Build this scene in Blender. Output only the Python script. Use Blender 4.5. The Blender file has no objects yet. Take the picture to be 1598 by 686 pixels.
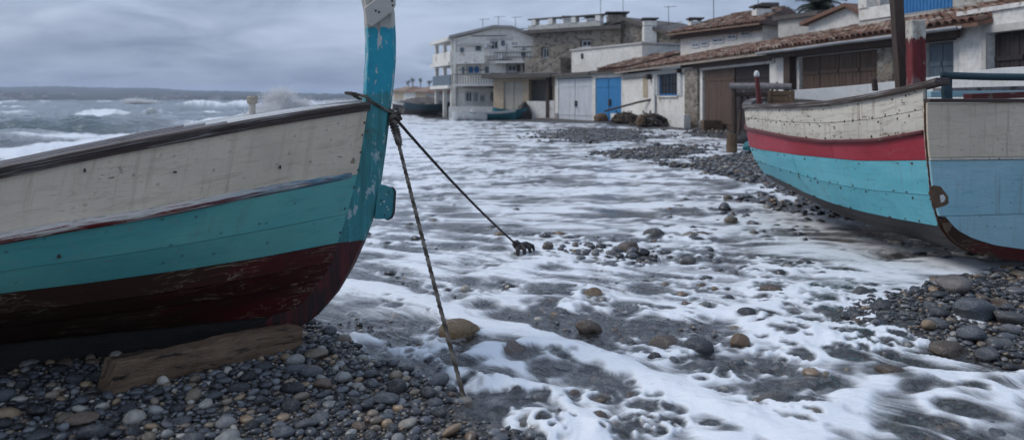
import bpy, math, random
import numpy as np
from mathutils import Vector, Matrix, Euler

random.seed(7)
RNG = np.random.RandomState(11)
SC = bpy.context.scene
COL = SC.collection
R = math.radians

# ------------------------------------------------------------------ camera, sky, sun, exposure
CAM_H, FPX, CX, HZ = 1.3, 1200.0, 799.0, 155.0     # eye height (m), focal length, centre and horizon in photo pixels
cam_data = bpy.data.cameras.new('camera')
cam = bpy.data.objects.new('camera', cam_data)
COL.objects.link(cam)
cam.location = (0, 0, CAM_H)
cam.rotation_euler = (R(90), 0, 0)
cam_data.sensor_width = 36.0
cam_data.lens = FPX / 1598 * 36
cam_data.shift_y = -(343 - HZ) / 1598
cam_data.clip_end = 20000
cam_data.clip_start = 0.05
cam_data.dof.use_dof = True
cam_data.dof.focus_distance = 4.3
cam_data.dof.aperture_fstop = 2.6
SC.camera = cam

SUN_EL, SUN_AZ = 46.0, -82.0        # degrees; azimuth from +Y towards +X
world = bpy.data.worlds.new('World')
SC.world = world
world.use_nodes = True
nt = world.node_tree
nt.nodes.clear()
def wn(t, **kw):
    n = nt.nodes.new(t)
    for k, v in kw.items():
        setattr(n, k, v)
    return n
w_out = wn('ShaderNodeOutputWorld')
w_bg = wn('ShaderNodeBackground')
w_bg.inputs['Strength'].default_value = 0.10
w_sky = wn('ShaderNodeTexSky', sky_type='NISHITA', sun_disc=False)
w_sky.sun_elevation = R(SUN_EL)
w_sky.sun_rotation = R(SUN_AZ)
w_sky.air_density = 1.5
w_sky.dust_density = 3.0
w_tc = wn('ShaderNodeTexCoord')
w_sep = wn('ShaderNodeSeparateXYZ')
nt.links.new(w_tc.outputs['Generated'], w_sep.inputs[0])
def wmath(op, a, b=None, clamp=False):
    n = wn('ShaderNodeMath', operation=op, use_clamp=clamp)
    for i, v in enumerate((a, b)):
        if v is None: continue
        if isinstance(v, (int, float)): n.inputs[i].default_value = v
        else: nt.links.new(v, n.inputs[i])
    return n.outputs[0]
# clouds lie on a flat layer: direction / height
zc = wmath('MAXIMUM', w_sep.outputs[2], 0.0)
den = wmath('ADD', zc, 0.16)
cxx = wmath('DIVIDE', w_sep.outputs[0], den)
cyy = wmath('DIVIDE', w_sep.outputs[1], den)
w_cmb = wn('ShaderNodeCombineXYZ')
nt.links.new(cxx, w_cmb.inputs[0]); nt.links.new(cyy, w_cmb.inputs[1])
def wnoise(scale, detail, rough, off, dist=0.6):
    m = wn('ShaderNodeMapping'); m.inputs['Location'].default_value = off
    nt.links.new(w_cmb.outputs[0], m.inputs[0])
    n = wn('ShaderNodeTexNoise')
    n.inputs['Scale'].default_value = scale
    n.inputs['Detail'].default_value = detail
    n.inputs['Roughness'].default_value = rough
    n.inputs['Distortion'].default_value = dist
    nt.links.new(m.outputs[0], n.inputs['Vector'])
    return n.outputs[0]
n1 = wnoise(0.55, 5, 0.5, (3.1, 1.7, 0))
n2 = wnoise(1.9, 6, 0.55, (8.2, -2.7, 0), 0.9)
nmix = wmath('ADD', wmath('MULTIPLY', n1, 0.62), wmath('MULTIPLY', n2, 0.38))
w_ramp = wn('ShaderNodeValToRGB')
w_ramp.color_ramp.elements[0].position = 0.37
w_ramp.color_ramp.elements[0].color = (0.150, 0.200, 0.305, 1)
w_ramp.color_ramp.elements[1].position = 0.63
w_ramp.color_ramp.elements[1].color = (0.395, 0.470, 0.610, 1)
nt.links.new(nmix, w_ramp.inputs[0])
w_gain = wn('ShaderNodeVectorMath', operation='SCALE')
nt.links.new(w_ramp.outputs[0], w_gain.inputs[0])
# an overcast sky is brighter towards the zenith
grad = wmath('ADD', wmath('MULTIPLY', zc, 7.5), 9.9)
nt.links.new(grad, w_gain.inputs['Scale'])
w_mix = wn('ShaderNodeMix', data_type='RGBA')
w_mix.inputs[0].default_value = 0.93
nt.links.new(w_sky.outputs[0], w_mix.inputs[6])
nt.links.new(w_gain.outputs[0], w_mix.inputs[7])
nt.links.new(w_mix.outputs[2], w_bg.inputs['Color'])
nt.links.new(w_bg.outputs[0], w_out.inputs['Surface'])

sun_data = bpy.data.lights.new('sun', 'SUN')
sun_data.energy = 1.4
sun_data.angle = R(24)
sun_data.color = (1.0, 0.965, 0.93)
sun = bpy.data.objects.new('sun', sun_data)
COL.objects.link(sun)
_sd = Vector((math.sin(R(SUN_AZ)) * math.cos(R(SUN_EL)), math.cos(R(SUN_AZ)) * math.cos(R(SUN_EL)), math.sin(R(SUN_EL))))
sun.rotation_euler = (-_sd).to_track_quat('-Z', 'Y').to_euler()
sun.location = (0, 0, 40)

vs = SC.view_settings
vs.view_transform = 'Standard'
vs.look = 'None'
vs.gamma = 1.0
vs.exposure = 0.32
vs.use_curve_mapping = False
SC.render.engine = 'CYCLES'
SC.cycles.use_denoising = True
SC.cycles.max_bounces = 6
SC.cycles.diffuse_bounces = 3
SC.cycles.glossy_bounces = 3
SC.cycles.transparent_max_bounces = 12
SC.cycles.volume_bounces = 0
SC.cycles.caustics_reflective = False
SC.cycles.caustics_refractive = False

# ------------------------------------------------------------------ helpers
def tag(o, label, cat=None, group=None, kind=None):
    o['label'] = label
    if cat: o['category'] = cat
    if group: o['group'] = group
    if kind: o['kind'] = kind
    return o

def root(name, loc, label, cat, group=None):
    o = bpy.data.objects.new(name, None)
    o.location = loc
    o.empty_display_size = 0.1
    COL.objects.link(o)
    return tag(o, label, cat, group)

class MB:
    """collects vertices, faces and uvs of one mesh"""
    def __init__(s):
        s.v = []; s.f = []; s.uv = {}
    def add(s, vs_, fs):
        n = len(s.v)
        s.v.extend([tuple(p) for p in vs_])
        s.f.extend([tuple(i + n for i in f) for f in fs])
        return n
    def hexa(s, p):                   # p: 8 points, 0-3 bottom loop, 4-7 top loop
        s.add(p, [(3, 2, 1, 0), (4, 5, 6, 7), (0, 1, 5, 4), (1, 2, 6, 5), (2, 3, 7, 6), (3, 0, 4, 7)])
    def box(s, x0, x1, y0, y1, z0, z1):
        s.hexa([(x0, y0, z0), (x1, y0, z0), (x1, y1, z0), (x0, y1, z0), (x0, y0, z1), (x1, y0, z1), (x1, y1, z1), (x0, y1, z1)])
    def grid(s, P, closed_u=False, closed_v=False, uv=None):
        """P[i][j] points -> quads"""
        P = np.asarray(P, float); a, b = P.shape[:2]
        n = len(s.v)
        s.v.extend([tuple(q) for q in P.reshape(-1, 3)])
        if uv is not None:
            for k, q in enumerate(np.asarray(uv).reshape(-1, 2)): s.uv[n + k] = (float(q[0]), float(q[1]))
        for i in range(a if closed_u else a - 1):
            for j in range(b if closed_v else b - 1):
                i2, j2 = (i + 1) % a, (j + 1) % b
                s.f.append((n + i * b + j, n + i2 * b + j, n + i2 * b + j2, n + i * b + j2))
        return n
    def tube(s, pts, rad, seg=8, cap=True, wob=0.0):
        pts = [Vector(p) for p in pts]
        rings = []
        ax_ = (pts[-1] - pts[0])
        up = Vector((1, 0, 0)) if abs(ax_.z) > 0.9 * max(ax_.length, 1e-6) else Vector((0, 0, 1))
        for i, p in enumerate(pts):
            d = (pts[min(i + 1, len(pts) - 1)] - pts[max(i - 1, 0)]).normalized()
            a = d.cross(up)
            if a.length < 1e-3: a = d.cross(Vector((0, 1, 0)))
            a.normalize(); b = a.cross(d).normalized()
            r = rad[i] if hasattr(rad, '__len__') else rad
            ring = []
            for k in range(seg):
                t = 2 * math.pi * k / seg
                rr = r * (1 + wob * (random.random() - 0.5))
                ring.append(p + a * (math.cos(t) * rr) + b * (math.sin(t) * rr))
            rings.append([tuple(q) for q in ring])
        n = s.grid(rings, closed_v=True)
        if cap:
            m = len(rings)
            s.f.append(tuple(n + k for k in range(seg)))
            s.f.append(tuple(n + (m - 1) * seg + k for k in reversed(range(seg))))
    def prism(s, poly, fn, w0, w1):
        """poly [(a,b)], extruded from w0 to w1 through fn(a,b,w)"""
        m = len(poly)
        n = s.add([fn(a, b, w0) for a, b in poly] + [fn(a, b, w1) for a, b in poly], [])
        s.f.append(tuple(n + k for k in range(m)))
        s.f.append(tuple(n + m + k for k in reversed(range(m))))
        for k in range(m):
            k2 = (k + 1) % m
            s.f.append((n + k2, n + k, n + m + k, n + m + k2))
    def build(s, name, mat, parent=None, smooth=False, bevel=0.0, seg=2, origin=None, color=None):
        me = bpy.data.meshes.new(name)
        o3 = Vector(parent_loc(parent)) if parent is not None else Vector(origin or (0, 0, 0))
        me.from_pydata([(p[0] - o3.x, p[1] - o3.y, p[2] - o3.z) for p in s.v], [], s.f)
        if s.uv:
            uvl = me.uv_layers.new(name='UVMap')
            vi = np.zeros(len(me.loops), np.int32); me.loops.foreach_get('vertex_index', vi)
            full = np.array([s.uv.get(k, (0, 0)) for k in range(len(s.v))], np.float32)
            uvl.data.foreach_set('uv', full[vi].ravel())
        me.materials.append(mat)
        o = bpy.data.objects.new(name, me)
        COL.objects.link(o)
        if parent is not None: o.parent = parent
        elif origin: o.location = origin
        fix_normals(me)
        if smooth: me.polygons.foreach_set('use_smooth', [True] * len(me.polygons))
        if bevel > 0:
            m = o.modifiers.new('bevel', 'BEVEL'); m.width = bevel; m.segments = seg; m.limit_method = 'ANGLE'; m.angle_limit = R(40)
        if color: o.color = color
        return o

import bmesh
def fix_normals(me):
    bm = bmesh.new(); bm.from_mesh(me)
    bmesh.ops.recalc_face_normals(bm, faces=bm.faces)
    bm.to_mesh(me); bm.free()

def parent_loc(o):
    l = Vector((0, 0, 0))
    while o is not None:
        l = l + o.location; o = o.parent
    return l

def fast_mesh(name, V, F, mat, smooth=True, attrs=None, parent=None):
    """V (n,3), F (m,3|4) arrays"""
    me = bpy.data.meshes.new(name)
    V = np.asarray(V, np.float32); F = np.asarray(F, np.int32)
    m, k = F.shape
    me.vertices.add(len(V)); me.vertices.foreach_set('co', V.ravel())
    me.loops.add(m * k); me.loops.foreach_set('vertex_index', F.ravel())
    me.polygons.add(m)
    me.polygons.foreach_set('loop_start', np.arange(0, m * k, k, dtype=np.int32))
    me.polygons.foreach_set('loop_total', np.full(m, k, np.int32))
    if smooth: me.polygons.foreach_set('use_smooth', np.ones(m, bool))
    me.update(calc_edges=True)
    for nm, arr in (attrs or {}).items():
        arr = np.asarray(arr, np.float32)
        if arr.ndim == 1:
            a = me.attributes.new(nm, 'FLOAT', 'POINT'); a.data.foreach_set('value', arr)
        else:
            a = me.attributes.new(nm, 'FLOAT_COLOR', 'POINT'); a.data.foreach_set('color', arr.ravel())
    me.materials.append(mat)
    o = bpy.data.objects.new(name, me)
    COL.objects.link(o)
    if parent is not None: o.parent = parent
    return o

def gx(px, py, z=0.0):
    """photo pixel on the horizontal plane z -> world (x, y)"""
    Y = FPX * (CAM_H - z) / (py - HZ)
    return ((px - CX) / FPX * Y, Y)
def at(px, py, Y):
    return ((px - CX) / FPX * Y, Y, CAM_H - (py - HZ) / FPX * Y)

# ---- numpy gradient noise
_perm = np.random.RandomState(5).permutation(256)
_perm = np.concatenate([_perm, _perm])
_ang = np.random.RandomState(6).rand(256) * 2 * np.pi
_gx, _gy = np.cos(_ang), np.sin(_ang)
def noise2(x, y):
    xi = np.floor(x).astype(np.int64); yi = np.floor(y).astype(np.int64)
    xf, yf = x - xi, y - yi
    xi &= 255; yi &= 255
    u = xf * xf * xf * (xf * (xf * 6 - 15) + 10); v = yf * yf * yf * (yf * (yf * 6 - 15) + 10)
    def g(a, b, fx, fy):
        h = _perm[(_perm[a & 255] + b) & 255]
        return _gx[h] * fx + _gy[h] * fy
    a = g(xi, yi, xf, yf); b = g(xi + 1, yi, xf - 1, yf)
    c = g(xi, yi + 1, xf, yf - 1); d = g(xi + 1, yi + 1, xf - 1, yf - 1)
    return ((a + (b - a) * u) * (1 - v) + (c + (d - c) * u) * v) * 1.5      # about -1..1
def fbm(x, y, o=4, gain=0.5):
    t = 0; a = 1; s = 0
    for k in range(o):
        t = t + a * noise2(x * 2 ** k + 17.3 * k, y * 2 ** k - 9.1 * k); s += a; a *= gain
    return t / s
def sstep(a, b, x):
    t = np.clip((x - a) / (b - a), 0, 1)
    return t * t * (3 - 2 * t)
def poly_sd(x, y, poly):
    """signed distance, positive inside"""
    d = np.full(x.shape, 1e9); ins = np.zeros(x.shape, bool)
    n = len(poly)
    for i in range(n):
        ax, ay = poly[i]; bx, by = poly[(i + 1) % n]
        ex, ey = bx - ax, by - ay
        t = np.clip(((x - ax) * ex + (y - ay) * ey) / (ex * ex + ey * ey + 1e-12), 0, 1)
        d = np.minimum(d, (x - ax - t * ex) ** 2 + (y - ay - t * ey) ** 2)
        c = ((ay > y) != (by > y)) & (x < (bx - ax) * (y - ay) / (by - ay + 1e-12) + ax)
        ins ^= c
    d = np.sqrt(d)
    return np.where(ins, d, -d)
def line_d(x, y, pts):
    """distance to a polyline and the arc fraction there"""
    d = np.full(x.shape, 1e9); tt = np.zeros(x.shape)
    n = len(pts) - 1
    for i in range(n):
        ax, ay = pts[i]; bx, by = pts[i + 1]
        ex, ey = bx - ax, by - ay
        t = np.clip(((x - ax) * ex + (y - ay) * ey) / (ex * ex + ey * ey + 1e-12), 0, 1)
        q = np.hypot(x - ax - t * ex, y - ay - t * ey)
        tt = np.where(q < d, (i + t) / n, tt); d = np.minimum(d, q)
    return d, tt

# ------------------------------------------------------------------ materials
MATS = {}
class NT:
    def __init__(s, name):
        s.m = bpy.data.materials.new(name); s.m.use_nodes = True
        s.t = s.m.node_tree; s.t.nodes.clear()
        s.out = s.n('ShaderNodeOutputMaterial')
        MATS[name] = s.m
    def n(s, t, **kw):
        x = s.t.nodes.new(t)
        for k, v in kw.items(): setattr(x, k, v)
        return x
    def l(s, a, b): s.t.links.new(a, b)
    def set(s, sock, v):
        if hasattr(v, 'is_linked') or hasattr(v, 'links'): s.l(v, sock)
        elif isinstance(v, (tuple, list)) and len(v) == 3 and sock.type == 'RGBA': sock.default_value = (*v, 1)
        else: sock.default_value = v
    def coord(s, kind='Object', scale=(1, 1, 1), loc=(0, 0, 0)):
        if kind == 'Position':
            src = s.n('ShaderNodeNewGeometry').outputs['Position']
        else:
            src = s.n('ShaderNodeTexCoord').outputs[kind]
        m = s.n('ShaderNodeMapping'); m.inputs['Scale'].default_value = scale; m.inputs['Location'].default_value = loc
        s.l(src, m.inputs[0]); return m.outputs[0]
    def noise(s, vec, scale, detail=4, rough=0.55, dist=0.0):
        x = s.n('ShaderNodeTexNoise')
        x.inputs['Scale'].default_value = scale; x.inputs['Detail'].default_value = detail
        x.inputs['Roughness'].default_value = rough; x.inputs['Distortion'].default_value = dist
        s.l(vec, x.inputs['Vector']); return x.outputs[0]
    def voro(s, vec, scale, feature='F1', out='Distance', rnd=1.0):
        x = s.n('ShaderNodeTexVoronoi', feature=feature)
        x.inputs['Scale'].default_value = scale; x.inputs['Randomness'].default_value = rnd
        s.l(vec, x.inputs['Vector']); return x.outputs[out]
    def ramp(s, fac, stops):
        x = s.n('ShaderNodeValToRGB'); e = x.color_ramp.elements
        while len(e) < len(stops): e.new(0.5)
        for k, (p, c) in enumerate(stops):
            e[k].position = p; e[k].color = (c, c, c, 1) if isinstance(c, (int, float)) else (*c, 1)
        s.l(fac, x.inputs[0]); return x.outputs[0]
    def math(s, op, a, b=0.0, clamp=False):
        x = s.n('ShaderNodeMath', operation=op, use_clamp=clamp); s.set(x.inputs[0], a); s.set(x.inputs[1], b); return x.outputs[0]
    def mix(s, f, a, b, mode='MIX'):
        x = s.n('ShaderNodeMix', data_type='RGBA', blend_type=mode)
        s.set(x.inputs[0], f); s.set(x.inputs[6], a); s.set(x.inputs[7], b); return x.outputs[2]
    def attr(s, name, out='Fac'):
        x = s.n('ShaderNodeAttribute'); x.attribute_name = name; return x.outputs[out]
    def bump(s, h, strength=0.3, dist=0.01):
        x = s.n('ShaderNodeBump'); x.inputs['Strength'].default_value = strength; x.inputs['Distance'].default_value = dist
        s.l(h, x.inputs['Height']); return x.outputs[0]
    def pbr(s, col, rough=0.6, normal=None, spec=0.5, metal=0.0):
        x = s.n('ShaderNodeBsdfPrincipled'); s.set(x.inputs['Base Color'], col); s.set(x.inputs['Roughness'], rough)
        x.inputs['Specular IOR Level'].default_value = spec; x.inputs['Metallic'].default_value = metal
        if normal is not None: s.l(normal, x.inputs['Normal'])
        return x.outputs[0]
    def done(s, sh): s.l(sh, s.out.inputs['Surface']); return s.m

def paint(name, col, under=(0.16, 0.13, 0.10), chip=0.5, kind='UV', sc=1.0, rough=0.55, dirt=0.5, dirtcol=(0.10, 0.075, 0.05), alt=None, spots=0.6, stretch=(1.2, 9.0), scratch=0.5, runs=0.0, aft_dark=None, spec=0.35):
    """weathered boat paint: grain, chips down to `under`, rust-brown grime, dark nail spots"""
    t = NT(name)
    c = t.coord(kind, (stretch[0] * sc, stretch[1] * sc, stretch[1] * sc if kind != 'UV' else 1))
    c1 = t.coord(kind, (sc, sc, sc))
    tone = t.noise(c1, 2.2, 5, 0.6)
    grain = t.noise(c, 7.0, 6, 0.65, 0.4)
    fine = t.noise(c, 26.0, 4, 0.6)
    base = t.mix(t.ramp(tone, [(0.25, 0.0), (0.75, 1.0)]), tuple(x * 0.80 for x in col), tuple(min(1, x * 1.10) for x in col))
    if alt is not None:
        base = t.mix(t.ramp(t.noise(c1, 1.3, 4, 0.6, 0.8), [(0.42, 0.0), (0.62, 1.0)]), base, alt)
    base = t.mix(t.ramp(fine, [(0.3, 0.0), (0.7, 0.22)]), base, tuple(x * 0.55 for x in col))
    dm = t.math('MULTIPLY', t.ramp(t.noise(c, 3.1, 6, 0.7, 0.6), [(0.52, 0.0), (0.78, 1.0)]), dirt)
    base = t.mix(dm, base, dirtcol)
    if runs > 0:      # rust running down from fastenings
        rn = t.noise(t.coord(kind, (22 * sc, 1.1 * sc, 1)), 1.0, 5, 0.7, 0.2)
        base = t.mix(t.math('MULTIPLY', t.math('MULTIPLY', t.ramp(rn, [(0.53, 0.0), (0.68, 1.0)]), t.ramp(t.noise(c1, 1.5, 3), [(0.42, 0.0), (0.58, 1.0)])), runs), base, (0.17, 0.095, 0.05))
    if aft_dark is not None:   # old tar over the after part
        uvx = t.n('ShaderNodeSeparateXYZ'); t.l(t.coord(kind), uvx.inputs[0])
        q = t.math('ADD', uvx.outputs[0], t.math('MULTIPLY', t.math('SUBTRACT', t.noise(t.coord(kind, (1.2, 4, 1)), 1.6, 6, 0.7, 0.8), 0.5), 2.6))
        base = t.mix(t.math('MULTIPLY', t.ramp(q, [(0.30, 0.0), (0.75, 1.0)]), 0.9), base, aft_dark)
    ch_n = t.math('ADD', t.math('MULTIPLY', t.noise(c1, 5.5, 8, 0.68, 0.3), 0.65), t.math('MULTIPLY', grain, 0.35))
    th = 0.675 - 0.2 * chip
    chm = t.ramp(ch_n, [(th, 0.0), (th + 0.025, 1.0)])
    base = t.mix(chm, base, under)
    # long scratches along the planks
    scn = t.noise(t.coord(kind, (0.5 * sc, 3.2 * sc, 3.2 * sc if kind != 'UV' else 1), (3, 7, 1)), 4.5, 5, 0.6, 1.2)
    scm = t.math('MULTIPLY', t.math('MULTIPLY', t.ramp(scn, [(0.488, 0.0), (0.499, 1.0), (0.510, 0.0)]), t.ramp(tone, [(0.44, 0.0), (0.56, 1.0)])), scratch)
    base = t.mix(scm, base, under)
    spx = t.n('ShaderNodeTexVoronoi', feature='F1', voronoi_dimensions='2D' if kind == 'UV' else '3D'); spx.inputs['Scale'].default_value = 7.0
    cw = t.n('ShaderNodeVectorMath', operation='ADD'); t.l(c1, cw.inputs[0]); t.l(t.math('MULTIPLY', t.noise(c1, 14, 3), 0.03), cw.inputs[1]); t.l(cw.outputs[0], spx.inputs['Vector'])
    spm = t.math('MULTIPLY', t.math('MULTIPLY', t.ramp(spx.outputs['Distance'], [(0.03, 1.0), (0.07, 0.0)]), t.ramp(t.noise(c1, 1.9, 2), [(0.44, 0.0), (0.52, 1.0)])), spots)
    base = t.mix(spm, base, (0.035, 0.025, 0.02))
    h = t.math('SUBTRACT', t.math('ADD', t.math('MULTIPLY', grain, 0.35), t.math('MULTIPLY', fine, 0.15)), t.math('MULTIPLY', chm, 0.4))
    h = t.math('SUBTRACT', h, t.math('MULTIPLY', spm, 0.5))
    rr = t.math('ADD', t.math('MULTIPLY', chm, 0.25), rough)
    return t.done(t.pbr(base, rr, t.bump(h, 0.55, 0.006), spec))

def rough_mat(name, col, col2, scale=3.0, rough=0.85, bump=0.4, bdist=0.02, kind='Object', stretch=(1, 1, 1), spec=0.3, stain=None, stain_th=0.6):
    t = NT(name)
    c = t.coord(kind, stretch)
    a = t.noise(c, scale, 6, 0.62, 0.3)
    b = t.noise(c, scale * 6, 5, 0.6)
    base = t.mix(t.ramp(a, [(0.3, 0.0), (0.7, 1.0)]), col, col2)
    base = t.mix(t.ramp(b, [(0.35, 0.35), (0.6, 0.0)]), base, tuple(x * 0.45 for x in col))
    if stain is not None:
        base = t.mix(t.ramp(t.noise(c, scale * 0.7, 8, 0.7, 0.5), [(stain_th, 0.0), (stain_th + 0.05, 1.0)]), base, stain)
    h = t.math('ADD', t.math('MULTIPLY', a, 0.6), t.math('MULTIPLY', b, 0.4))
    return t.done(t.pbr(base, rough, t.bump(h, bump, bdist), spec))

M_CREAM = paint('cream_paint', (0.66, 0.56, 0.425), (0.20, 0.15, 0.10), 0.36, dirt=0.6, spots=0.35, runs=0.4, dirtcol=(0.27, 0.20, 0.13))
M_CREAM_R = paint('cream_paint_stained', (0.62, 0.575, 0.485), (0.16, 0.11, 0.07), 0.46, dirt=0.85, spots=0.9, dirtcol=(0.22, 0.145, 0.085), runs=0.8)
M_TEAL = paint('teal_paint', (0.145, 0.44, 0.395), (0.24, 0.26, 0.22), 0.26, dirt=0.45, dirtcol=(0.04, 0.15, 0.135), alt=(0.085, 0.35, 0.34), spots=0.5, runs=0.3)
M_CYAN = paint('cyan_paint', (0.015, 0.235, 0.33), (0.42, 0.45, 0.44), 0.42, kind='Object', sc=2.2, dirt=0.25, dirtcol=(0.03, 0.10, 0.09), spots=0.2, stretch=(1.6, 1.0))
M_STEMTEAL = paint('stem_teal_paint', (0.04, 0.215, 0.225), (0.30, 0.36, 0.34), 0.36, kind='Object', sc=2.0, dirt=0.45, dirtcol=(0.02, 0.09, 0.075), spots=0.5, stretch=(1.6, 1.0), alt=(0.03, 0.22, 0.28))
M_RED_BOT = paint('antifouling_paint', (0.085, 0.013, 0.012), (0.27, 0.21, 0.155), 0.34, dirt=1.0, dirtcol=(0.010, 0.008, 0.008), alt=(0.020, 0.011, 0.010), spots=0.3, rough=0.55, scratch=1.0, aft_dark=(0.038, 0.021, 0.013), spec=0.15)
M_DARK_BOT = paint('black_bottom_paint', (0.035, 0.032, 0.034), (0.22, 0.21, 0.20), 0.36, dirt=0.6, dirtcol=(0.02, 0.015, 0.012), spots=0.2, rough=0.6)
M_RED = paint('red_paint', (0.30, 0.020, 0.032), (0.24, 0.11, 0.10), 0.22, dirt=0.55, dirtcol=(0.09, 0.012, 0.016), alt=(0.36, 0.035, 0.055), spots=0.5)
M_LBLUE = paint('light_blue_paint', (0.34, 0.545, 0.60), (0.24, 0.22, 0.18), 0.26, dirt=0.5, dirtcol=(0.09, 0.25, 0.30), alt=(0.27, 0.51, 0.575), spots=0.5, runs=0.45)
M_LCYAN = paint('light_cyan_paint', (0.11, 0.41, 0.48), (0.18, 0.20, 0.17), 0.30, dirt=0.7, dirtcol=(0.045, 0.20, 0.20), alt=(0.16, 0.47, 0.54), spots=0.6, runs=0.4)
M_WHITE = paint('white_paint', (0.66, 0.66, 0.64), (0.25, 0.22, 0.18), 0.25, kind='Object', sc=1.5, dirt=0.5, dirtcol=(0.30, 0.24, 0.17), spots=0.3, stretch=(1.5, 4.0))
_M_RAIL0 = paint('striped_rail_paint', (0.48, 0.43, 0.37), (0.14, 0.018, 0.018), 0.62, dirt=0.25, spots=0.2, sc=1.4, stretch=(0.7, 3.5), dirtcol=(0.03, 0.14, 0.18))
def rail_mat():
    """rail painted white, red and blue over the years, all of it flaking"""
    t = NT('flaking_rail_paint')
    c = t.coord('UV', (1.0, 9.0, 1)); uv = t.n('ShaderNodeSeparateXYZ'); t.l(t.coord('UV'), uv.inputs[0])
    n = t.noise(c, 3.2, 7, 0.68, 0.5); n2 = t.noise(t.coord('UV', (2.2, 30, 1)), 2.0, 6, 0.7)
    q = t.math('ADD', t.math('MULTIPLY', n, 0.9), t.math('MULTIPLY', uv.outputs[1], 0.75))
    col = t.ramp(q, [(0.45, (0.14, 0.016, 0.016)), (0.525, (0.17, 0.02, 0.02)), (0.535, (0.56, 0.51, 0.45)), (0.80, (0.58, 0.54, 0.48))])
    blue = t.math('MULTIPLY', t.ramp(uv.outputs[0], [(0.25, 1.0), (0.95, 0.0)]), t.ramp(n2, [(0.46, 0.0), (0.49, 1.0)]))
    col = t.mix(blue, col, (0.06, 0.20, 0.27))
    col = t.mix(t.ramp(t.noise(c, 6, 6, 0.7), [(0.58, 0.0), (0.61, 1.0)]), col, (0.09, 0.06, 0.045))
    return t.done(t.pbr(col, 0.55, t.bump(n2, 0.7, 0.006), 0.35))
M_RAIL = rail_mat()
M_BLUEBAR = paint('blue_grey_paint', (0.024, 0.056, 0.070), (0.05, 0.04, 0.04), 0.35, kind='Object', sc=3, dirt=0.5, dirtcol=(0.02, 0.03, 0.035), spots=0.2)
M_DKRED = paint('dark_red_paint', (0.115, 0.020, 0.020), (0.20, 0.16, 0.13), 0.45, kind='Object', sc=1.6, dirt=0.6, dirtcol=(0.03, 0.012, 0.012), spots=0.3)
M_GUNWALE = rough_mat('gunwale_wood', (0.040, 0.024, 0.018), (0.095, 0.070, 0.058), 3.5, 0.6, 0.9, 0.008, 'UV', (0.9, 9, 1), stain=(0.21, 0.195, 0.185), stain_th=0.535)
M_GREYWOOD = rough_mat('grey_weathered_wood', (0.14, 0.125, 0.125), (0.24, 0.225, 0.225), 5, 0.75, 0.8, 0.006, 'Object', (1.5, 1.5, 1.5), stain=(0.06, 0.045, 0.04), stain_th=0.60)
M_LOG = rough_mat('sawn_driftwood', (0.095, 0.058, 0.034), (0.17, 0.115, 0.072), 5, 0.8, 1.0, 0.012, 'Object', (1, 1, 1), stain=(0.035, 0.024, 0.018), stain_th=0.55)
M_LOG_UV = rough_mat('wet_squared_timber', (0.12, 0.072, 0.042), (0.24, 0.16, 0.10), 3.0, 0.6, 1.0, 0.014, 'UV', (1.3, 14, 1), stain=(0.022, 0.015, 0.011), stain_th=0.54)
M_KEEL = rough_mat('tarred_keel', (0.012, 0.010, 0.009), (0.030, 0.023, 0.019), 4, 0.6, 0.8, 0.01, 'Object', (2, 2, 6))
M_DARKWOOD = rough_mat('dark_brown_wood', (0.048, 0.033, 0.027), (0.095, 0.066, 0.052), 4, 0.8, 0.7, 0.01, 'Object', (4, 4, 0.5))
M_BROWNDOOR = rough_mat('brown_door_boards', (0.075, 0.050, 0.038), (0.14, 0.096, 0.072), 3, 0.78, 0.6, 0.01, 'Object', (4, 4, 0.4), stain=(0.17, 0.14, 0.12), stain_th=0.70)
M_BLACKDOOR = rough_mat('tarred_door_boards', (0.022, 0.018, 0.019), (0.045, 0.036, 0.035), 3, 0.75, 0.6, 0.01, 'Object', (4, 4, 0.4), stain=(0.12, 0.11, 0.11), stain_th=0.72)
M_BLUEDOOR = rough_mat('blue_door_paint', (0.035, 0.19, 0.42), (0.055, 0.25, 0.50), 2, 0.55, 0.4, 0.01, 'Object', (3, 3, 0.5), stain=(0.03, 0.13, 0.29), stain_th=0.6)
M_WHITEDOOR = rough_mat('white_door_paint', (0.52, 0.545, 0.57), (0.66, 0.68, 0.70), 2, 0.6, 0.4, 0.01, 'Object', (3, 3, 0.4), stain=(0.28, 0.28, 0.29), stain_th=0.6)
M_GREYBLUEDOOR = rough_mat('grey_blue_door_paint', (0.10, 0.135, 0.17), (0.15, 0.19, 0.23), 2, 0.6, 0.4, 0.01, 'Object', (3, 3, 0.5))
M_CREAMDOOR = rough_mat('cream_door_paint', (0.40, 0.37, 0.31), (0.50, 0.47, 0.40), 2, 0.65, 0.4, 0.01, 'Object', (2, 2, 0.5), stain=(0.28, 0.24, 0.18), stain_th=0.62)
M_PLASTER = rough_mat('white_plaster', (0.66, 0.635, 0.58), (0.80, 0.775, 0.72), 0.9, 0.9, 0.4, 0.03, 'Object', stain=(0.42, 0.37, 0.30), stain_th=0.60)
M_PLASTER_OLD = rough_mat('peeling_plaster', (0.62, 0.60, 0.56), (0.78, 0.76, 0.72), 1.4, 0.9, 0.7, 0.04, 'Object', stain=(0.27, 0.22, 0.17), stain_th=0.575)
M_PLASTER_GREY = rough_mat('grey_plaster', (0.46, 0.445, 0.41), (0.58, 0.56, 0.52), 0.9, 0.9, 0.4, 0.03, 'Object', stain=(0.27, 0.245, 0.21), stain_th=0.6)
M_CONCRETE = rough_mat('concrete', (0.26, 0.25, 0.24), (0.36, 0.35, 0.33), 1.5, 0.9, 0.5, 0.03)
M_SLAB = rough_mat('dark_roof_slab', (0.085, 0.075, 0.068), (0.15, 0.135, 0.12), 1.5, 0.85, 0.5, 0.03)
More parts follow.
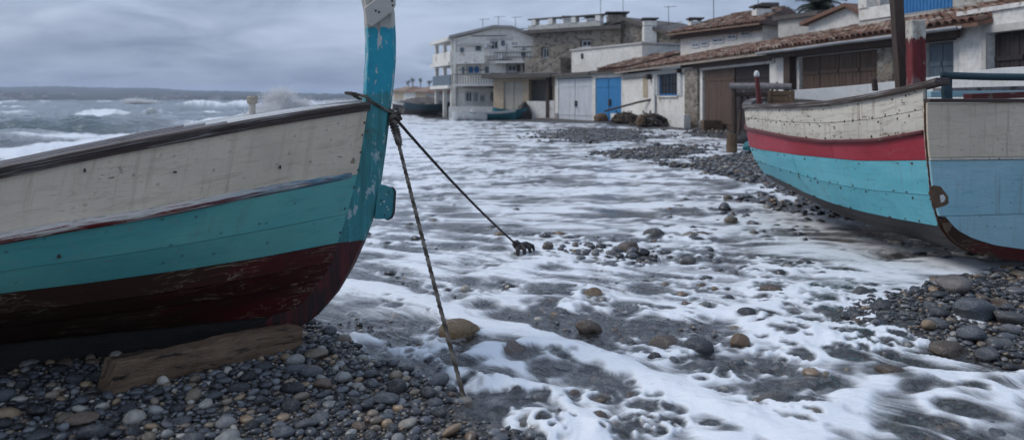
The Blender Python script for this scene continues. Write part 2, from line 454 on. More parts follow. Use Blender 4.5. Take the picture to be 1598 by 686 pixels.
M_GUTTER = rough_mat('grey_gutter', (0.30, 0.31, 0.32), (0.42, 0.43, 0.44), 2, 0.55, 0.2, 0.01)
M_IRON = rough_mat('dark_iron', (0.03, 0.028, 0.028), (0.06, 0.05, 0.045), 8, 0.6, 0.5, 0.004)
M_RUBBER = rough_mat('black_rubber', (0.018, 0.018, 0.019), (0.03, 0.03, 0.031), 8, 0.6, 0.4, 0.004)
M_BLUEPAINT = rough_mat('blue_shutter_paint', (0.03, 0.15, 0.36), (0.045, 0.20, 0.44), 3, 0.5, 0.3, 0.01)
M_TARP = rough_mat('teal_tarp', (0.025, 0.14, 0.17), (0.045, 0.20, 0.23), 6, 0.6, 0.8, 0.03)
M_NET = rough_mat('brown_fishing_net', (0.030, 0.022, 0.018), (0.085, 0.062, 0.045), 9, 0.9, 1.0, 0.05)
M_OCHRE = rough_mat('ochre_plaster', (0.40, 0.32, 0.22), (0.50, 0.41, 0.30), 1.2, 0.9, 0.4, 0.03, stain=(0.28, 0.21, 0.14), stain_th=0.63)

def stone_mat():
    t = NT('rubble_stone')
    c = t.coord('Object', (1, 1, 1.35))
    e = t.voro(c, 3.2, 'DISTANCE_TO_EDGE', 'Distance')
    cc = t.voro(c, 3.2, 'F1', 'Color')
    g = t.n('ShaderNodeRGBToBW'); t.l(cc, g.inputs[0])
    base = t.ramp(g.outputs[0], [(0.2, (0.15, 0.125, 0.10)), (0.5, (0.27, 0.225, 0.175)), (0.8, (0.36, 0.32, 0.265))])
    base = t.mix(t.ramp(t.noise(c, 9, 5), [(0.35, 0.5), (0.65, 0.0)]), base, (0.12, 0.10, 0.08))
    base = t.mix(t.ramp(e, [(0.02, 1.0), (0.07, 0.0)]), base, (0.30, 0.28, 0.25))
    return t.done(t.pbr(base, 0.9, t.bump(t.ramp(e, [(0.0, 0.0), (0.15, 1.0)]), 0.8, 0.04), 0.3))
M_STONE = stone_mat()

def tile_mat():
    t = NT('clay_roof_tile')
    isl = t.n('ShaderNodeNewGeometry').outputs['Random Per Island']
    oi = t.n('ShaderNodeObjectInfo').outputs['Random']
    r = t.math('FRACT', t.math('ADD', isl, oi))
    base = t.ramp(r, [(0.0, (0.060, 0.040, 0.034)), (0.3, (0.15, 0.078, 0.055)), (0.65, (0.22, 0.125, 0.088)), (0.85, (0.29, 0.215, 0.165)), (1.0, (0.36, 0.31, 0.26))])
    c = t.coord('Position')
    base = t.mix(t.ramp(t.noise(c, 5, 6, 0.65), [(0.48, 0.0), (0.68, 0.75)]), base, (0.10, 0.085, 0.070))
    base = t.mix(t.ramp(t.noise(c, 1.2, 6, 0.65), [(0.55, 0.0), (0.7, 0.5)]), base, (0.24, 0.215, 0.18))
    return t.done(t.pbr(base, 0.9, t.bump(t.noise(c, 30, 4), 0.4, 0.01), 0.25))
M_TILE = tile_mat()

def glass_mat():
    t = NT('window_glass')
    return t.done(t.pbr((0.018, 0.024, 0.030), 0.28, None, 0.25))
M_GLASS = glass_mat()
def rope_mat(name, a, b, sc=60):
    t = NT(name)
    c = t.coord('Object', (1, 1, 1))
    w = t.n('ShaderNodeTexWave', wave_type='BANDS', bands_direction='DIAGONAL'); w.inputs['Scale'].default_value = sc / 10; w.inputs['Distortion'].default_value = 1.0
    t.l(c, w.inputs['Vector'])
    n = t.noise(t.coord('Object'), 40, 4)
    base = t.mix(t.math('MULTIPLY', w.outputs[1], t.math('ADD', n, 0.3)), a, b)
    return t.done(t.pbr(base, 0.9, t.bump(w.outputs[1], 0.8, 0.004), 0.2))
M_ROPE = rope_mat('hemp_rope', (0.055, 0.045, 0.036), (0.20, 0.175, 0.145))
M_ROPE_DK = rope_mat('dark_wet_rope', (0.030, 0.027, 0.026), (0.09, 0.082, 0.075))

# ------------------------------------------------------------------ beach, wash and sea
def wpoly(pts): return [gx(a, b) for a, b in pts]
LAND = [
    (wpoly([(-900, 470), (200, 478), (430, 486), (500, 498), (545, 533), (585, 560), (650, 585), (700, 603), (745, 636), (800, 664), (860, 700), (940, 780), (1000, 900), (-900, 900)]), 1.0),
    (wpoly([(1290, 472), (1340, 452), (1420, 440), (1500, 425), (1700, 400), (2300, 380), (2300, 600), (1750, 590), (1640, 580), (1560, 566), (1470, 540), (1400, 522), (1330, 503)]), 0.82),
    (wpoly([(1050, 258), (1120, 238), (1250, 225), (1600, 225), (1700, 300), (1600, 330), (1330, 345), (1260, 330), (1215, 300), (1150, 277)]), 0.74),
    (wpoly([(1120, 306), (1200, 298), (1270, 326), (1330, 345), (1250, 335), (1170, 318)]), 0.8),
    (wpoly([(830, 189), (930, 193), (1080, 205), (1130, 214), (1250, 225), (1600, 232), (2600, 300), (3200, 158.5), (640, 158.5), (650, 172), (690, 181), (760, 186)]), 1.0),
    (wpoly([(790, 213), (900, 196), (1010, 199), (1080, 212), (1000, 222), (900, 222)]), 0.63),
    (wpoly([(900, 240), (1000, 226), (1120, 223), (1140, 236), (1040, 250), (960, 246)]), 0.60),
    (wpoly([(815, 386), (860, 372), (960, 378), (1090, 395), (1000, 411), (900, 406)]), 0.62),
]
# stones in the wash: photo x, y of the foot, width in pixels, flatness, colour
TAN, CREAMS, DARK, BLUEG, MID, BROWN = (0.26, 0.165, 0.085), (0.36, 0.32, 0.26), (0.045, 0.048, 0.054), (0.11, 0.125, 0.145), (0.135, 0.13, 0.125), (0.135, 0.092, 0.058)
HERO = [
    (720, 522, 66, 0.75, (0.30, 0.18, 0.07), 0.050, 'ochre speckled boulder in the foam beside the taut mooring rope'),
    (788, 545, 96, 0.45, BROWN, 0.026, 'broad brown boulder awash right of the ochre one'),
    (730, 672, 78, 0.62, DARK, 0.05, 'large dark grey stone below the foot of the mooring rope'),
    (726, 640, 32, 0.75, CREAMS, 0.05, 'small cream stone at the foot of the mooring rope'),
    (768, 684, 52, 0.7, MID, 0.045, 'rounded grey stone right of the large dark one'),
    (1152, 534, 34, 0.8, TAN, 0.045, 'round tan stone standing clear of the foam in mid wash'),
    (1090, 543, 48, 0.7, DARK, 0.04, 'black wet stone beside the tan one in mid wash'),
    (1046, 533, 60, 0.5, BROWN, 0.02, 'low brown stone awash left of the black one'),
    (926, 458, 30, 0.8, TAN, 0.04, 'olive tan stone in the white foam below the anchor'),
    (924, 516, 42, 0.7, BROWN, 0.035, 'brown pointed stone with foam breaking over it'),
    (1074, 408, 26, 0.7, MID, 0.05, 'lone grey stone in the foam below the stone strip'),
    (1076, 368, 34, 0.8, CREAMS, 0.05, 'pale round stone at the right end of the stone strip'),
    (1020, 365, 34, 0.7, MID, 0.05, 'grey stone left of the pale round one'),
    (985, 388, 40, 0.6, BROWN, 0.04, 'flat brown stone in the stone strip behind the anchor'),
    (1530, 502, 60, 0.62, BLUEG, 0.075, 'big smooth blue grey cobble on the right shingle bank'),
    (1521, 533, 44, 0.66, BLUEG, 0.06, 'smaller blue grey cobble in front of the biggest one'),
    (1566, 540, 48, 0.62, (0.17, 0.165, 0.16), 0.05, 'mottled grey cobble right of the two blue grey ones'),
    (1580, 508, 52, 0.55, MID, 0.06, 'wide grey cobble near the right edge on the bank'),
    (1496, 457, 52, 0.55, (0.24, 0.21, 0.19), 0.07, 'pale pinkish flat stone at the back of the bank'),
    (1568, 476, 36, 0.7, BROWN, 0.05, 'brown cobble behind the biggest blue grey cobble'),
    (1346, 457, 34, 0.75, MID, 0.05, 'grey stone with foam around it left of the bank'),
    (1202, 452, 42, 0.55, BROWN, 0.03, 'brown stone half under foam in front of right boat'),
    (1215, 622, 66, 0.55, MID, 0.02, 'foam covered round stone low in the right foreground'),
    (1375, 482, 40, 0.6, DARK, 0.045, 'dark stone at the left tip of the right bank'),
    (1168, 490, 32, 0.6, DARK, 0.03, 'dark stone in the foam above the tan one'),
    (1395, 580, 54, 0.45, BROWN, 0.02, 'flat brown slab under thin water at bank foot'),
    (1495, 548, 60, 0.4, BROWN, 0.035, 'flat brown stone at the front edge of the bank'),
    (873, 470, 44, 0.45, MID, 0.012, 'grey stone just breaking the foam left of the olive one'),
    (840, 664, 60, 0.45, MID, 0.012, 'grey flat stone under thin foam at the bottom edge'),
]
# small dark stones breaking the surface of the wash: world x, y, radius, rise above the water in radii
WST = []
_q = np.random.RandomState(77)
for (px0, px1, py0, py1, cnt, rlo, rhi) in ((830, 1110, 358, 412, 70, 0.025, 0.070), (1090, 1330, 395, 470, 34, 0.025, 0.065), (1180, 1420, 440, 560, 70, 0.020, 0.060), (860, 1120, 430, 560, 46, 0.020, 0.055),
        (1040, 1290, 300, 372, 60, 0.035, 0.08), (560, 850, 300, 470, 26, 0.02, 0.06), (930, 1060, 590, 675, 26, 0.018, 0.045), (700, 900, 590, 690, 30, 0.016, 0.045), (500, 700, 480, 600, 30, 0.014, 0.03), (1080, 1300, 560, 660, 24, 0.02, 0.05), (1280, 1420, 470, 540, 60, 0.018, 0.045)):
    for _ in range(int(cnt * 1.7)):
        x_, y_ = gx(_q.uniform(px0, px1), _q.uniform(py0, py1)); r_ = rlo + (rhi - rlo) * _q.rand() ** 1.8
        WST.append((x_, y_, r_, _q.uniform(-0.95, 0.28)))
hero_w = []
for (hx, hy, hw, fl, colr, dz, lab) in HERO:
    X, Y = gx(hx, hy); r = hw / 2 * Y / FPX
    hero_w.append((X, Y + r * 0.45, r))
HUMPS = [(x, y, r * 1.35, 0.020) for x, y, r in hero_w]
NH = len(HUMPS)
HUMPS += [(x, y, r * 1.45, 0.012) for x, y, r, q in WST]
NW = len(HUMPS)
_r = np.random.RandomState(3)
for k in range(110):
    px = _r.uniform(560, 1590); py = _r.uniform(300, 690)
    X, Y = gx(px, py)
    HUMPS.append((X, Y, _r.uniform(0.05, 0.17) * (0.6 + Y / 8), _r.uniform(0.010, 0.034)))

def x_shore(Y): return np.interp(Y, [0, 4, 8, 18, 40, 70, 110, 400, 3500], [-13, -12, -9, -7.5, -8.5, -13.5, -23, -115, -700])
def ridge(X, Y, pts, width, h):
    d, t = line_d(X, Y, pts)
    env = np.sin(np.clip(t, 0, 1) * np.pi) ** 0.7
    return h * env * np.exp(-(d / width) ** 2)

def beach(X, Y):
    land = np.zeros_like(X)
    wob = fbm(X * 2.1, Y * 2.1, 3) * 0.9 + fbm(X * 0.5 + 5, Y * 0.9, 3) * (0.9 + 1.3 * sstep(8, 16, Y))
    for poly, amt in LAND:
        sd = poly_sd(X, Y, poly)
        land = np.maximum(land, amt * sstep(-1.0, 1.0, sd / (0.028 * Y + 0.02 + 0.03 * np.maximum(Y - 8, 0)) + wob * 0.8))
    d = x_shore(Y) - X
    far = -0.25 * sstep(40, 62, Y)
    z = -0.085 + 0.105 * land + 0.014 * fbm(X * 1.7, Y * 1.7, 3) + 0.03 * land * sstep(2.0, -1.5, X) * sstep(4.6, 3.0, Y)
    z = z + far - 1.6 * sstep(-1, 16, d)
    for (hx, hy, r, h) in HUMPS[NW:]:
        m = (np.abs(X - hx) < r * 3) & (np.abs(Y - hy) < r * 3)
        if m.any(): z[m] += h * 0.8 * np.exp(-((X[m] - hx) ** 2 + (Y[m] - hy) ** 2) / (r * 0.8) ** 2)
    return z, land

TONGUES = [   # foam tongues: photo points, half width (m), strength
    ([(748, 548), (800, 536), (850, 530), (900, 538), (950, 556), (1000, 578), (1050, 602), (1110, 626), (1180, 655), (1280, 700)], 0.085, 0.95),
    ([(672, 556), (715, 580), (750, 592), (800, 596), (850, 606), (890, 622), (915, 645), (935, 690)], 0.050, 0.85),
    ([(540, 440), (600, 446), (650, 462), (690, 486), (740, 500), (800, 505), (860, 520)], 0.10, 0.6),
    ([(640, 410), (720, 428), (780, 424), (860, 405)], 0.16, 0.5),
    ([(880, 470), (960, 482), (1040, 488), (1130, 484), (1240, 470)], 0.09, 0.55),
    ([(1290, 640), (1340, 612), (1400, 590), (1470, 580), (1560, 585), (1700, 570)], 0.06, 0.6),
    ([(1240, 690), (1320, 650), (1420, 620), (1540, 610), (1700, 605)], 0.10, 0.34),
    ([(1100, 690), (1180, 668), (1260, 690)], 0.08, 0.4),
    ([(1150, 520), (1230, 500), (1290, 520), (1330, 545), (1400, 560)], 0.05, 0.45),
    ([(560, 520), (600, 540), (650, 545), (690, 560)], 0.06, 0.45),
    ([(1180, 410), (1290, 425), (1400, 420), (1500, 405), (1600, 420)], 0.22, 0.6),
    ([(820, 640), (870, 680), (940, 686)], 0.05, 0.4),
]
CLEAR = [     # thin clear water over stones: photo ellipse centre, half sizes, strength
    (755, 640, 75, 34, 0.9), (975, 590, 62, 26, 0.55), (1160, 590, 95, 42, 0.65), (930, 506, 120, 24, 0.50), (850, 490, 60, 22, 0.35),
    (1060, 520, 80, 26, 0.45), (1000, 400, 130, 18, 0.45), (1330, 490, 80, 26, 0.5), (1370, 560, 70, 26, 0.55), (640, 500, 60, 16, 0.3),
    (950, 610, 40, 18, 0.6), (1010, 630, 60, 22, 0.5), (1040, 660, 60, 20, 0.35), (600, 400, 60, 22, 0.30), (1240, 560, 60, 30, 0.3), (880, 570, 60, 18, 0.25),
    (1150, 400, 90, 22, 0.25), (700, 350, 70, 14, 0.2), (1000, 330, 110, 12, 0.2), (780, 527, 70, 22, 0.5),
]
def wash(X, Y, zt):
    """water height, foam cover (0..1), depth class (0 thin wash .. 1 open sea)"""
    far = -0.25 * sstep(40, 62, Y)
    d = x_shore(Y) - X
    z = -0.028 + far - 0.012 * sstep(6, 16, Y)
    # ---- small relief of the running water
    al, ac = 0.62 * X - 0.78 * Y, 0.78 * X + 0.62 * Y
    nearw = sstep(9.0, 5.0, Y)
    wx = X + 0.30 * fbm(X * 1.1, Y * 1.1, 3); wy = Y + 0.30 * fbm(X * 1.1 + 40, Y * 1.1 + 9, 3)
    wal, wac = 0.62 * wx - 0.78 * wy, 0.78 * wx + 0.62 * wy
    # the wash fans out from the sea at the left: streaks follow rays from there
    sx_, sy_ = X + 5.5, Y - 9.5
    fr_ = np.hypot(sx_, sy_); th_ = np.arctan2(sy_, sx_) * 7.5
    ps = th_ + 0.30 * fbm(X * 0.8 + 3, Y * 0.8, 2) + 0.10 * fbm(X * 2.6, Y * 2.6 + 4, 2)
    ph_ = fr_ + 0.5 * fbm(X * 0.7 + 30, Y * 0.7, 2)
    rip = fbm(ph_ * 0.9, ps * 3.0, 3)
    z = z + 0.012 * rip + 0.004 * fbm(wx * 6, wy * 9, 2) + 0.020 * fbm(wx * 0.7 + 8, wy * 2.4, 3) * sstep(8, 14, Y)
    # ---- foam
    big = fbm(wx * 0.60 + 3, wy * 0.85, 3) * 0.8 + 0.22 * fbm(wx * 1.7 + 60, wy * 1.7, 2)
    s1 = fbm(ph_ * 0.50 + 2, ps * 1.5, 2)
    s2 = fbm(ph_ * 0.85 + 9, ps * 4.2, 2)
    s3 = fbm(ph_ * 1.6 + 5, ps * 10.0, 2)
    web = 1 - np.abs(fbm(ph_ * 0.95 + 40, ps * 2.7 + 6, 3, 0.5)) * 3.4
    web2 = 1 - np.abs(fbm(ph_ * 2.0 + 80, ps * 5.2 + 1, 2, 0.5)) * 3.2
    web3 = 1 - np.abs(fbm(ph_ * 3.4 + 13, ps * 8.0 + 21, 3, 0.6)) * 3.2
    arcs = 1 - np.abs(fbm(ph_ * 1.9 + 7, ps * 0.7 + 3, 3, 0.5)) * 3.4          # fronts lying across the flow
    f = 0.13 + 0.66 * big + 0.42 * s1 + 0.34 * s2 + 0.20 * s3 + 0.30 * web + 0.18 * web2 + 0.13 * (web3 - 0.3) * (0.4 + 0.6 * nearw) + 0.16 * arcs
    f = f + (0.20 + 0.30 * fbm(wx * 0.45 + 12, wy * 1.3 + 4, 2)) * sstep(3.6, 5.2, Y) + 0.09 * sstep(6, 13, Y) 
    tz = np.zeros_like(X)
    for pts, w, s in TONGUES:
        dd, tt = line_d(X + 0.05 * fbm(X * 5, Y * 5, 2), Y + 0.07 * fbm(X * 5 + 7, Y * 5, 2), wpoly(pts))
        e = np.exp(-(dd / w) ** 2 * 0.9)
        f = f + s * e * 0.95
        tz = np.maximum(tz, s * e)
    for cx_, cy_, rx, ry, s in CLEAR:
        X0, Y0 = gx(cx_, cy_); RX = rx * Y0 / FPX; RY = ry * Y0 * Y0 / (FPX * CAM_H)
        f = f - s * np.exp(-(((X - X0) / RX) ** 2 + ((Y - Y0) / RY) ** 2)) * (1 - 0.7 * np.clip(tz, 0, 1))
    for k, (hx, hy, r, h) in enumerate(HUMPS):
        m = (np.abs(X - hx) < r * 3) & (np.abs(Y - hy) < r * 3)
        if m.any():
            q = np.sqrt((X[m] - hx) ** 2 + (Y[m] - hy) ** 2) / r
            z[m] += h * 0.75 * np.exp(-(q / 0.85) ** 2)
            f[m] += -0.42 * np.exp(-(q / 0.8) ** 2) + 0.26 * np.exp(-((q - 1.25) / 0.30) ** 2)
    f = f + 0.55 * sstep(6, 20, Y) * sstep(-9, 0, d)
    z = z + 0.020 * sstep(0.2, 1.1, f) * nearw + 0.018 * tz + 0.010 * sstep(0.2, 1.0, f) * (1 - nearw)
    # ---- the open sea
    sea = sstep(-1.5, 9, d)
    deep = sstep(2.5, 11, d)
    wpx = 3.0 * fbm(X / 14, Y / 14, 2)
    lam = 8.5 + 9 * sstep(30, 160, Y)
    ph = (Y * 0.86 - X * 0.36 + wpx * 1.5) / lam * 2 * np.pi
    c1 = (0.5 + 0.5 * np.sin(ph)) ** 2.4
    c2 = fbm(X / 4.5 + 3, Y / 3.2, 3)
    amp = (0.66 + 0.42 * fbm(X / 25, Y / 25, 2)) * sea * (1 + 0.6 * sstep(25, 120, Y))
    zs = -0.40 * sstep(0, 8, d) + amp * c1 + 0.24 * sea * c2 + 0.05 * sea * fbm(X * 0.9, Y * 1.2, 3)
    zs = zs + ridge(X, Y, [(-22, 18.5), (-13, 20.5), (-9, 23), (-6.5, 29)], 0.75, 0.42)
    zs = zs + ridge(X, Y, [(-14.5, 36), (-12, 38), (-9.5, 41), (-7.5, 48)], 0.9, 0.65)
    zs = zs + ridge(X, Y, [(-36, 60), (-30, 62), (-25, 66)], 1.3, 1.0)
    zs = zs + ridge(X, Y, [(-60, 90), (-40, 92), (-25, 104)], 3.0, 0.9)
    zs = zs + 0.11 * sea * (1 - np.abs(fbm(X / 1.6 + 2, Y / 1.1, 3)) * 2.5)
    z = z + zs * sstep(-2, 1.5, d)
    streak_s = fbm(X / 9 + 0.5 * c2, Y / 2.2, 4)
    fs = sstep(0.62, 0.98, c1 + 0.30 * fbm(X / 6 + 9, Y / 3, 3)) * (0.22 + 0.9 * sstep(0.05, 0.30, fbm(X / 18 + 31, Y / 18, 2)))
    fs = fs + 0.36 * sstep(0.14, 0.45, streak_s)
    for pts, w, s in (([(-24, 18), (-13, 20.0), (-9, 22.3), (-6, 28)], 0.95, 1.2), ([(-14.5, 35.5), (-12, 37.5), (-9.5, 40.5), (-7.5, 47)], 0.9, 1.1),
                      ([(-36, 59.5), (-30, 61.5), (-25, 65.5)], 1.2, 1.0), ([(-60, 89), (-40, 91), (-25, 103)], 2.0, 0.8)):
        dd, tt = line_d(X, Y, pts)
        fs = fs + s * np.exp(-(dd / w) ** 2) * (0.70 + 1.1 * fbm(X / 0.9, Y / 0.9, 4, 0.65))
    fs = fs + 0.50 * sstep(4, -0.5, d) + 0.30 * fbm(X / 0.8, Y / 0.6, 3, 0.6)
    f = f * (1 - sea) + fs * sea
    return z, f, deep, ph_, ps

def screen_grid(pxs, pys):
    """a sheet whose mesh is finer near the viewer's foot; world x, y of its vertices"""
    Y = FPX * CAM_H / (pys - HZ)
    return np.outer(Y, (pxs - CX) / FPX), np.repeat(Y[:, None], len(pxs), 1)
def sheet_faces(a, b):
    i = np.arange(a * b).reshape(a, b)
    return np.stack([i[:-1, :-1], i[:-1, 1:], i[1:, 1:], i[1:, :-1]], -1).reshape(-1, 4)

def beach_mat():
    t = NT('wet_shingle')
    c = t.coord('Position')
    d1 = t.voro(c, 26, 'F1', 'Distance'); col = t.voro(c, 26, 'F1', 'Color')
    g = t.n('ShaderNodeRGBToBW'); t.l(col, g.inputs[0])
    base = t.ramp(g.outputs[0], [(0.15, (0.03, 0.031, 0.034)), (0.4, (0.075, 0.073, 0.073)), (0.6, (0.12, 0.105, 0.088)), (0.85, (0.20, 0.18, 0.15))])
    base = t.mix(t.ramp(t.noise(c, 0.35, 5), [(0.35, 0.0), (0.7, 0.5)]), base, (0.15, 0.14, 0.13))
    base = t.mix(t.ramp(d1, [(0.28, 0.0), (0.6, 0.85)]), base, (0.014, 0.013, 0.013))
    h = t.math('ADD', t.math('SUBTRACT', 1.0, d1), t.math('MULTIPLY', t.voro(c, 9, 'SMOOTH_F1', 'Distance'), -0.8))
    return t.done(t.pbr(base, 0.42, t.bump(h, 1.0, 0.03), 0.5))
M_BEACH = beach_mat()

def water_mat():
    t = NT('foaming_sea_water')
    c = t.coord('Position')
    f0 = t.attr('foam'); deep = t.attr('deep')
    n1 = t.noise(c, 11, 5, 0.65, 0.5); n2 = t.noise(c, 55, 4, 0.65)
    bub = t.voro(c, 75, 'F1', 'Distance')
    cb = t.n('ShaderNodeCombineXYZ'); t.l(t.math('MULTIPLY', t.attr('flow_u'), 2.4), cb.inputs[0]); t.l(t.math('MULTIPLY', t.attr('flow_v'), 13.0), cb.inputs[1])
    s1 = t.noise(cb.outputs[0], 1.0, 4, 0.55, 0.9)
    fil = t.math('MULTIPLY', t.math('ABSOLUTE', t.math('SUBTRACT', s1, 0.5)), 4.0)
    ff = t.math('ADD', f0, t.math('MULTIPLY', t.math('SUBTRACT', n1, 0.5), t.math('ADD', 0.10, t.math('MULTIPLY', deep, 0.4))))
    ff = t.math('ADD', ff, t.math('MULTIPLY', t.math('SUBTRACT', 0.30, fil), 0.34))
    ff = t.math('ADD', ff, t.math('MULTIPLY', t.math('SUBTRACT', n2, 0.5), 0.12))
    ff = t.math('SUBTRACT', ff, t.math('MULTIPLY', t.ramp(bub, [(0.0, 1.0), (0.35, 0.0)]), 0.10))
    mask = t.ramp(ff, [(0.21, 0.0), (0.42, 0.17), (0.62, 0.50), (0.80, 0.85), (1.0, 1.0)])
    # foam body
    hf = t.math('ADD', t.math('MULTIPLY', n1, 0.7), t.math('MULTIPLY', n2, 0.5))
    hf = t.math('ADD', hf, t.math('MULTIPLY', mask, 0.9))
    nb = t.bump(hf, 0.40, 0.016)
    fd = t.n('ShaderNodeBsdfDiffuse'); fd.inputs['Color'].default_value = (0.74, 0.765, 0.785, 1); t.l(nb, fd.inputs['Normal'])
    # thin water: clear with a little silt, mirror of the sky on top
    tr = t.n('ShaderNodeBsdfTransparent'); tr.inputs['Color'].default_value = (0.84, 0.85, 0.84, 1)
    silt = t.n('ShaderNodeBsdfDiffuse')
    t.l(t.mix(deep, (0.21, 0.205, 0.20), (0.070, 0.100, 0.098)), silt.inputs['Color'])
    hw = t.math('ADD', t.math('MULTIPLY', t.noise(c, 7, 4, 0.6, 0.6), 1.0), t.math('MULTIPLY', s1, 0.8))
    hw = t.math('ADD', hw, t.math('MULTIPLY', t.math('MULTIPLY', t.noise(c, 1.4, 4, 0.6, 0.5), deep), 7.0))
    nw = t.bump(hw, 0.6, 0.035)
    t.l(nw, silt.inputs['Normal'])
    sf = t.math('ADD', t.math('MULTIPLY', deep, 0.91), 0.09)
    m1 = t.n('ShaderNodeMixShader'); t.l(sf, m1.inputs[0]); t.l(tr.outputs[0], m1.inputs[1]); t.l(silt.outputs[0], m1.inputs[2])
    gl = t.n('ShaderNodeBsdfGlossy'); gl.inputs['Roughness'].default_value = 0.07; gl.inputs['Color'].default_value = (1, 1, 1, 1); t.l(nw, gl.inputs['Normal'])
    fr = t.n('ShaderNodeFresnel'); fr.inputs['IOR'].default_value = 1.42; t.l(nw, fr.inputs['Normal'])
    m2 = t.n('ShaderNodeMixShader'); t.l(mask, m2.inputs[0]); t.l(m1.outputs[0], m2.inputs[1]); t.l(fd.outputs[0], m2.inputs[2])
    # a wet film lies over water and foam alike
    ff_ = t.math('MULTIPLY', fr.outputs[0], t.math('SUBTRACT', 1.0, t.math('MULTIPLY', mask, 0.62)))
    m3 = t.n('ShaderNodeMixShader'); t.l(ff_, m3.inputs[0]); t.l(m2.outputs[0], m3.inputs[1]); t.l(gl.outputs[0], m3.inputs[2])
    return t.done(m3.outputs[0])
M_WATER = water_mat()

# beach sheet
pys = np.concatenate([np.arange(1250, 700, -25), np.arange(700, 230, -4.0), np.arange(230, 158.9, -1.5), HZ + FPX * CAM_H / np.array([480, 700, 1200, 2500.])])
pxs = np.concatenate([np.arange(-2600, -500, 60), np.arange(-500, 2100, 6.0), np.arange(2100, 4400, 60)])
TX, TY = screen_grid(pxs, pys)
tz_, tl_ = beach(TX.ravel(), TY.ravel())
o = fast_mesh('beach', np.stack([TX.ravel(), TY.ravel(), tz_], 1), sheet_faces(len(pys), len(pxs)), M_BEACH)
tag(o, 'dark wet shingle beach sloping into the wash', kind='structure')

# water sheet: one skin from the wash at our feet to the far sea
pys = np.concatenate([np.arange(1000, 700, -14), np.arange(700, 260, -1.9), np.arange(260, 157.6, -0.9), HZ + FPX * CAM_H / np.array([720, 900, 1300, 2000, 3400.])])
pxs = np.concatenate([np.arange(-2600, -420, 40), np.arange(-420, 1720, 2.2), np.arange(1720, 2400, 20)])
WX, WY = screen_grid(pxs, pys)
zt_, _ = beach(WX.ravel(), WY.ravel())
zw_, fo_, de_, fu_, fv_ = wash(WX.ravel(), WY.ravel(), zt_)
dep = zw_ - zt_
fo_ = fo_ + (0.30 * np.exp(-((dep - 0.004) / 0.010) ** 2) * sstep(0.0, 0.25, fo_ + 0.1) + 0.0) * (1 - de_)
fo_ = fo_ - 0.25 * sstep(0.0, -0.02, dep)
F = sheet_faces(len(pys), len(pxs))
keep = (dep[F].max(1) > -0.02)
F = F[keep]
used = np.zeros(len(dep), bool); used[F.ravel()] = True
remap = np.cumsum(used) - 1
V = np.stack([WX.ravel(), WY.ravel(), zw_], 1)[used]
o = fast_mesh('sea', V, remap[F], M_WATER, attrs={'foam': np.clip(fo_[used], -1, 2), 'deep': de_[used], 'flow_u': fu_[used], 'flow_v': fv_[used]})
tag(o, 'grey stormy sea with white foam washing over the shingle', kind='structure')

# ------------------------------------------------------------------ shingle
def ico(sub):
    bm = bmesh.new(); bmesh.ops.create_icosphere(bm, subdivisions=sub, radius=1.0)
    V = np.array([v.co[:] for v in bm.verts]); F = np.array([[v.index for v in f.verts] for f in bm.faces]); bm.free()
    return V, F
ICO = {1: ico(1), 2: ico(2), 3: ico(3)}
def lump(V, seed, amp=0.20):
    r = np.random.RandomState(seed); out = V.copy()
    k = np.ones(len(V))
    for _ in range(5):
        dvec = r.randn(3); dvec /= np.linalg.norm(dvec)
        k += amp * r.uniform(-0.7, 0.8) * np.tanh(2.2 * (V @ dvec))
    for _ in range(4 + seed % 4):                        # a few worn flats
        dvec = r.randn(3); dvec /= np.linalg.norm(dvec)
        a = V @ dvec; lim = r.uniform(0.58, 0.9)
        k *= np.where(a > lim, lim / np.maximum(a, 1e-6), 1.0) ** 0.85
    return out * k[:, None]
NVAR = 16
PEB = {s: [lump(ICO[s][0], 100 + k) for k in range(NVAR)] for s in (1, 2, 3)}
PAL = [((0.020, 0.021, 0.024), 16), ((0.040, 0.042, 0.047), 22), ((0.075, 0.080, 0.090), 22), ((0.13, 0.133, 0.14), 14), ((0.24, 0.235, 0.22), 8), ((0.19, 0.15, 0.105), 9), ((0.27, 0.185, 0.11), 5), ((0.36, 0.33, 0.28), 4), ((0.125, 0.085, 0.058), 8)]
_pw = np.array([w for _, w in PAL], float); _pw /= _pw.sum()
def pcol(r):
    c = np.array(PAL[r.choice(len(PAL), p=_pw)][0]) * r.uniform(0.8, 1.25)
    return tuple(np.clip(c, 0, 1))

def pebble_mat(name, src):
    t = NT(name)
    if src == 'object':
        oi = t.n('ShaderNodeObjectInfo'); base = oi.outputs['Color']; c = t.coord('Object', (1, 1, 1))
        c2 = t.n('ShaderNodeVectorMath', operation='ADD'); t.l(c, c2.inputs[0]); t.l(oi.outputs['Random'], c2.inputs[1]); c = c2.outputs[0]; k = 1.0
    else:
        base = t.attr('col', 'Color'); c = t.coord('Position'); k = 28.0
    n = t.noise(c, 1.6 * k, 5, 0.65, 0.4); m = t.noise(c, 7 * k, 4, 0.6)
    b = t.mix(t.ramp(n, [(0.35, 0.55), (0.62, 0.0)]), base, t.mix(1.0, base, (0.55, 0.52, 0.50), 'MULTIPLY'))
    b = t.mix(t.ramp(m, [(0.56, 0.0), (0.72, 0.40)]), b, (0.26, 0.25, 0.24))
    v = t.noise(c, 1.1 * k, 3, 0.5, 1.4)
    vein = t.math('MULTIPLY', t.ramp(v, [(0.487, 0.0), (0.50, 1.0), (0.513, 0.0)]), 0.28)
    b = t.mix(vein, b, (0.40, 0.38, 0.35))
    rr = t.ramp(n, [(0.3, 0.16), (0.7, 0.40)])
    return t.done(t.pbr(b, rr, t.bump(m, 0.35, 0.15 if src == 'object' else 0.004), 0.5))
M_PEB_O = pebble_mat('pebble_stone', 'object')
M_PEB_S = pebble_mat('shingle_stone', 'attr')

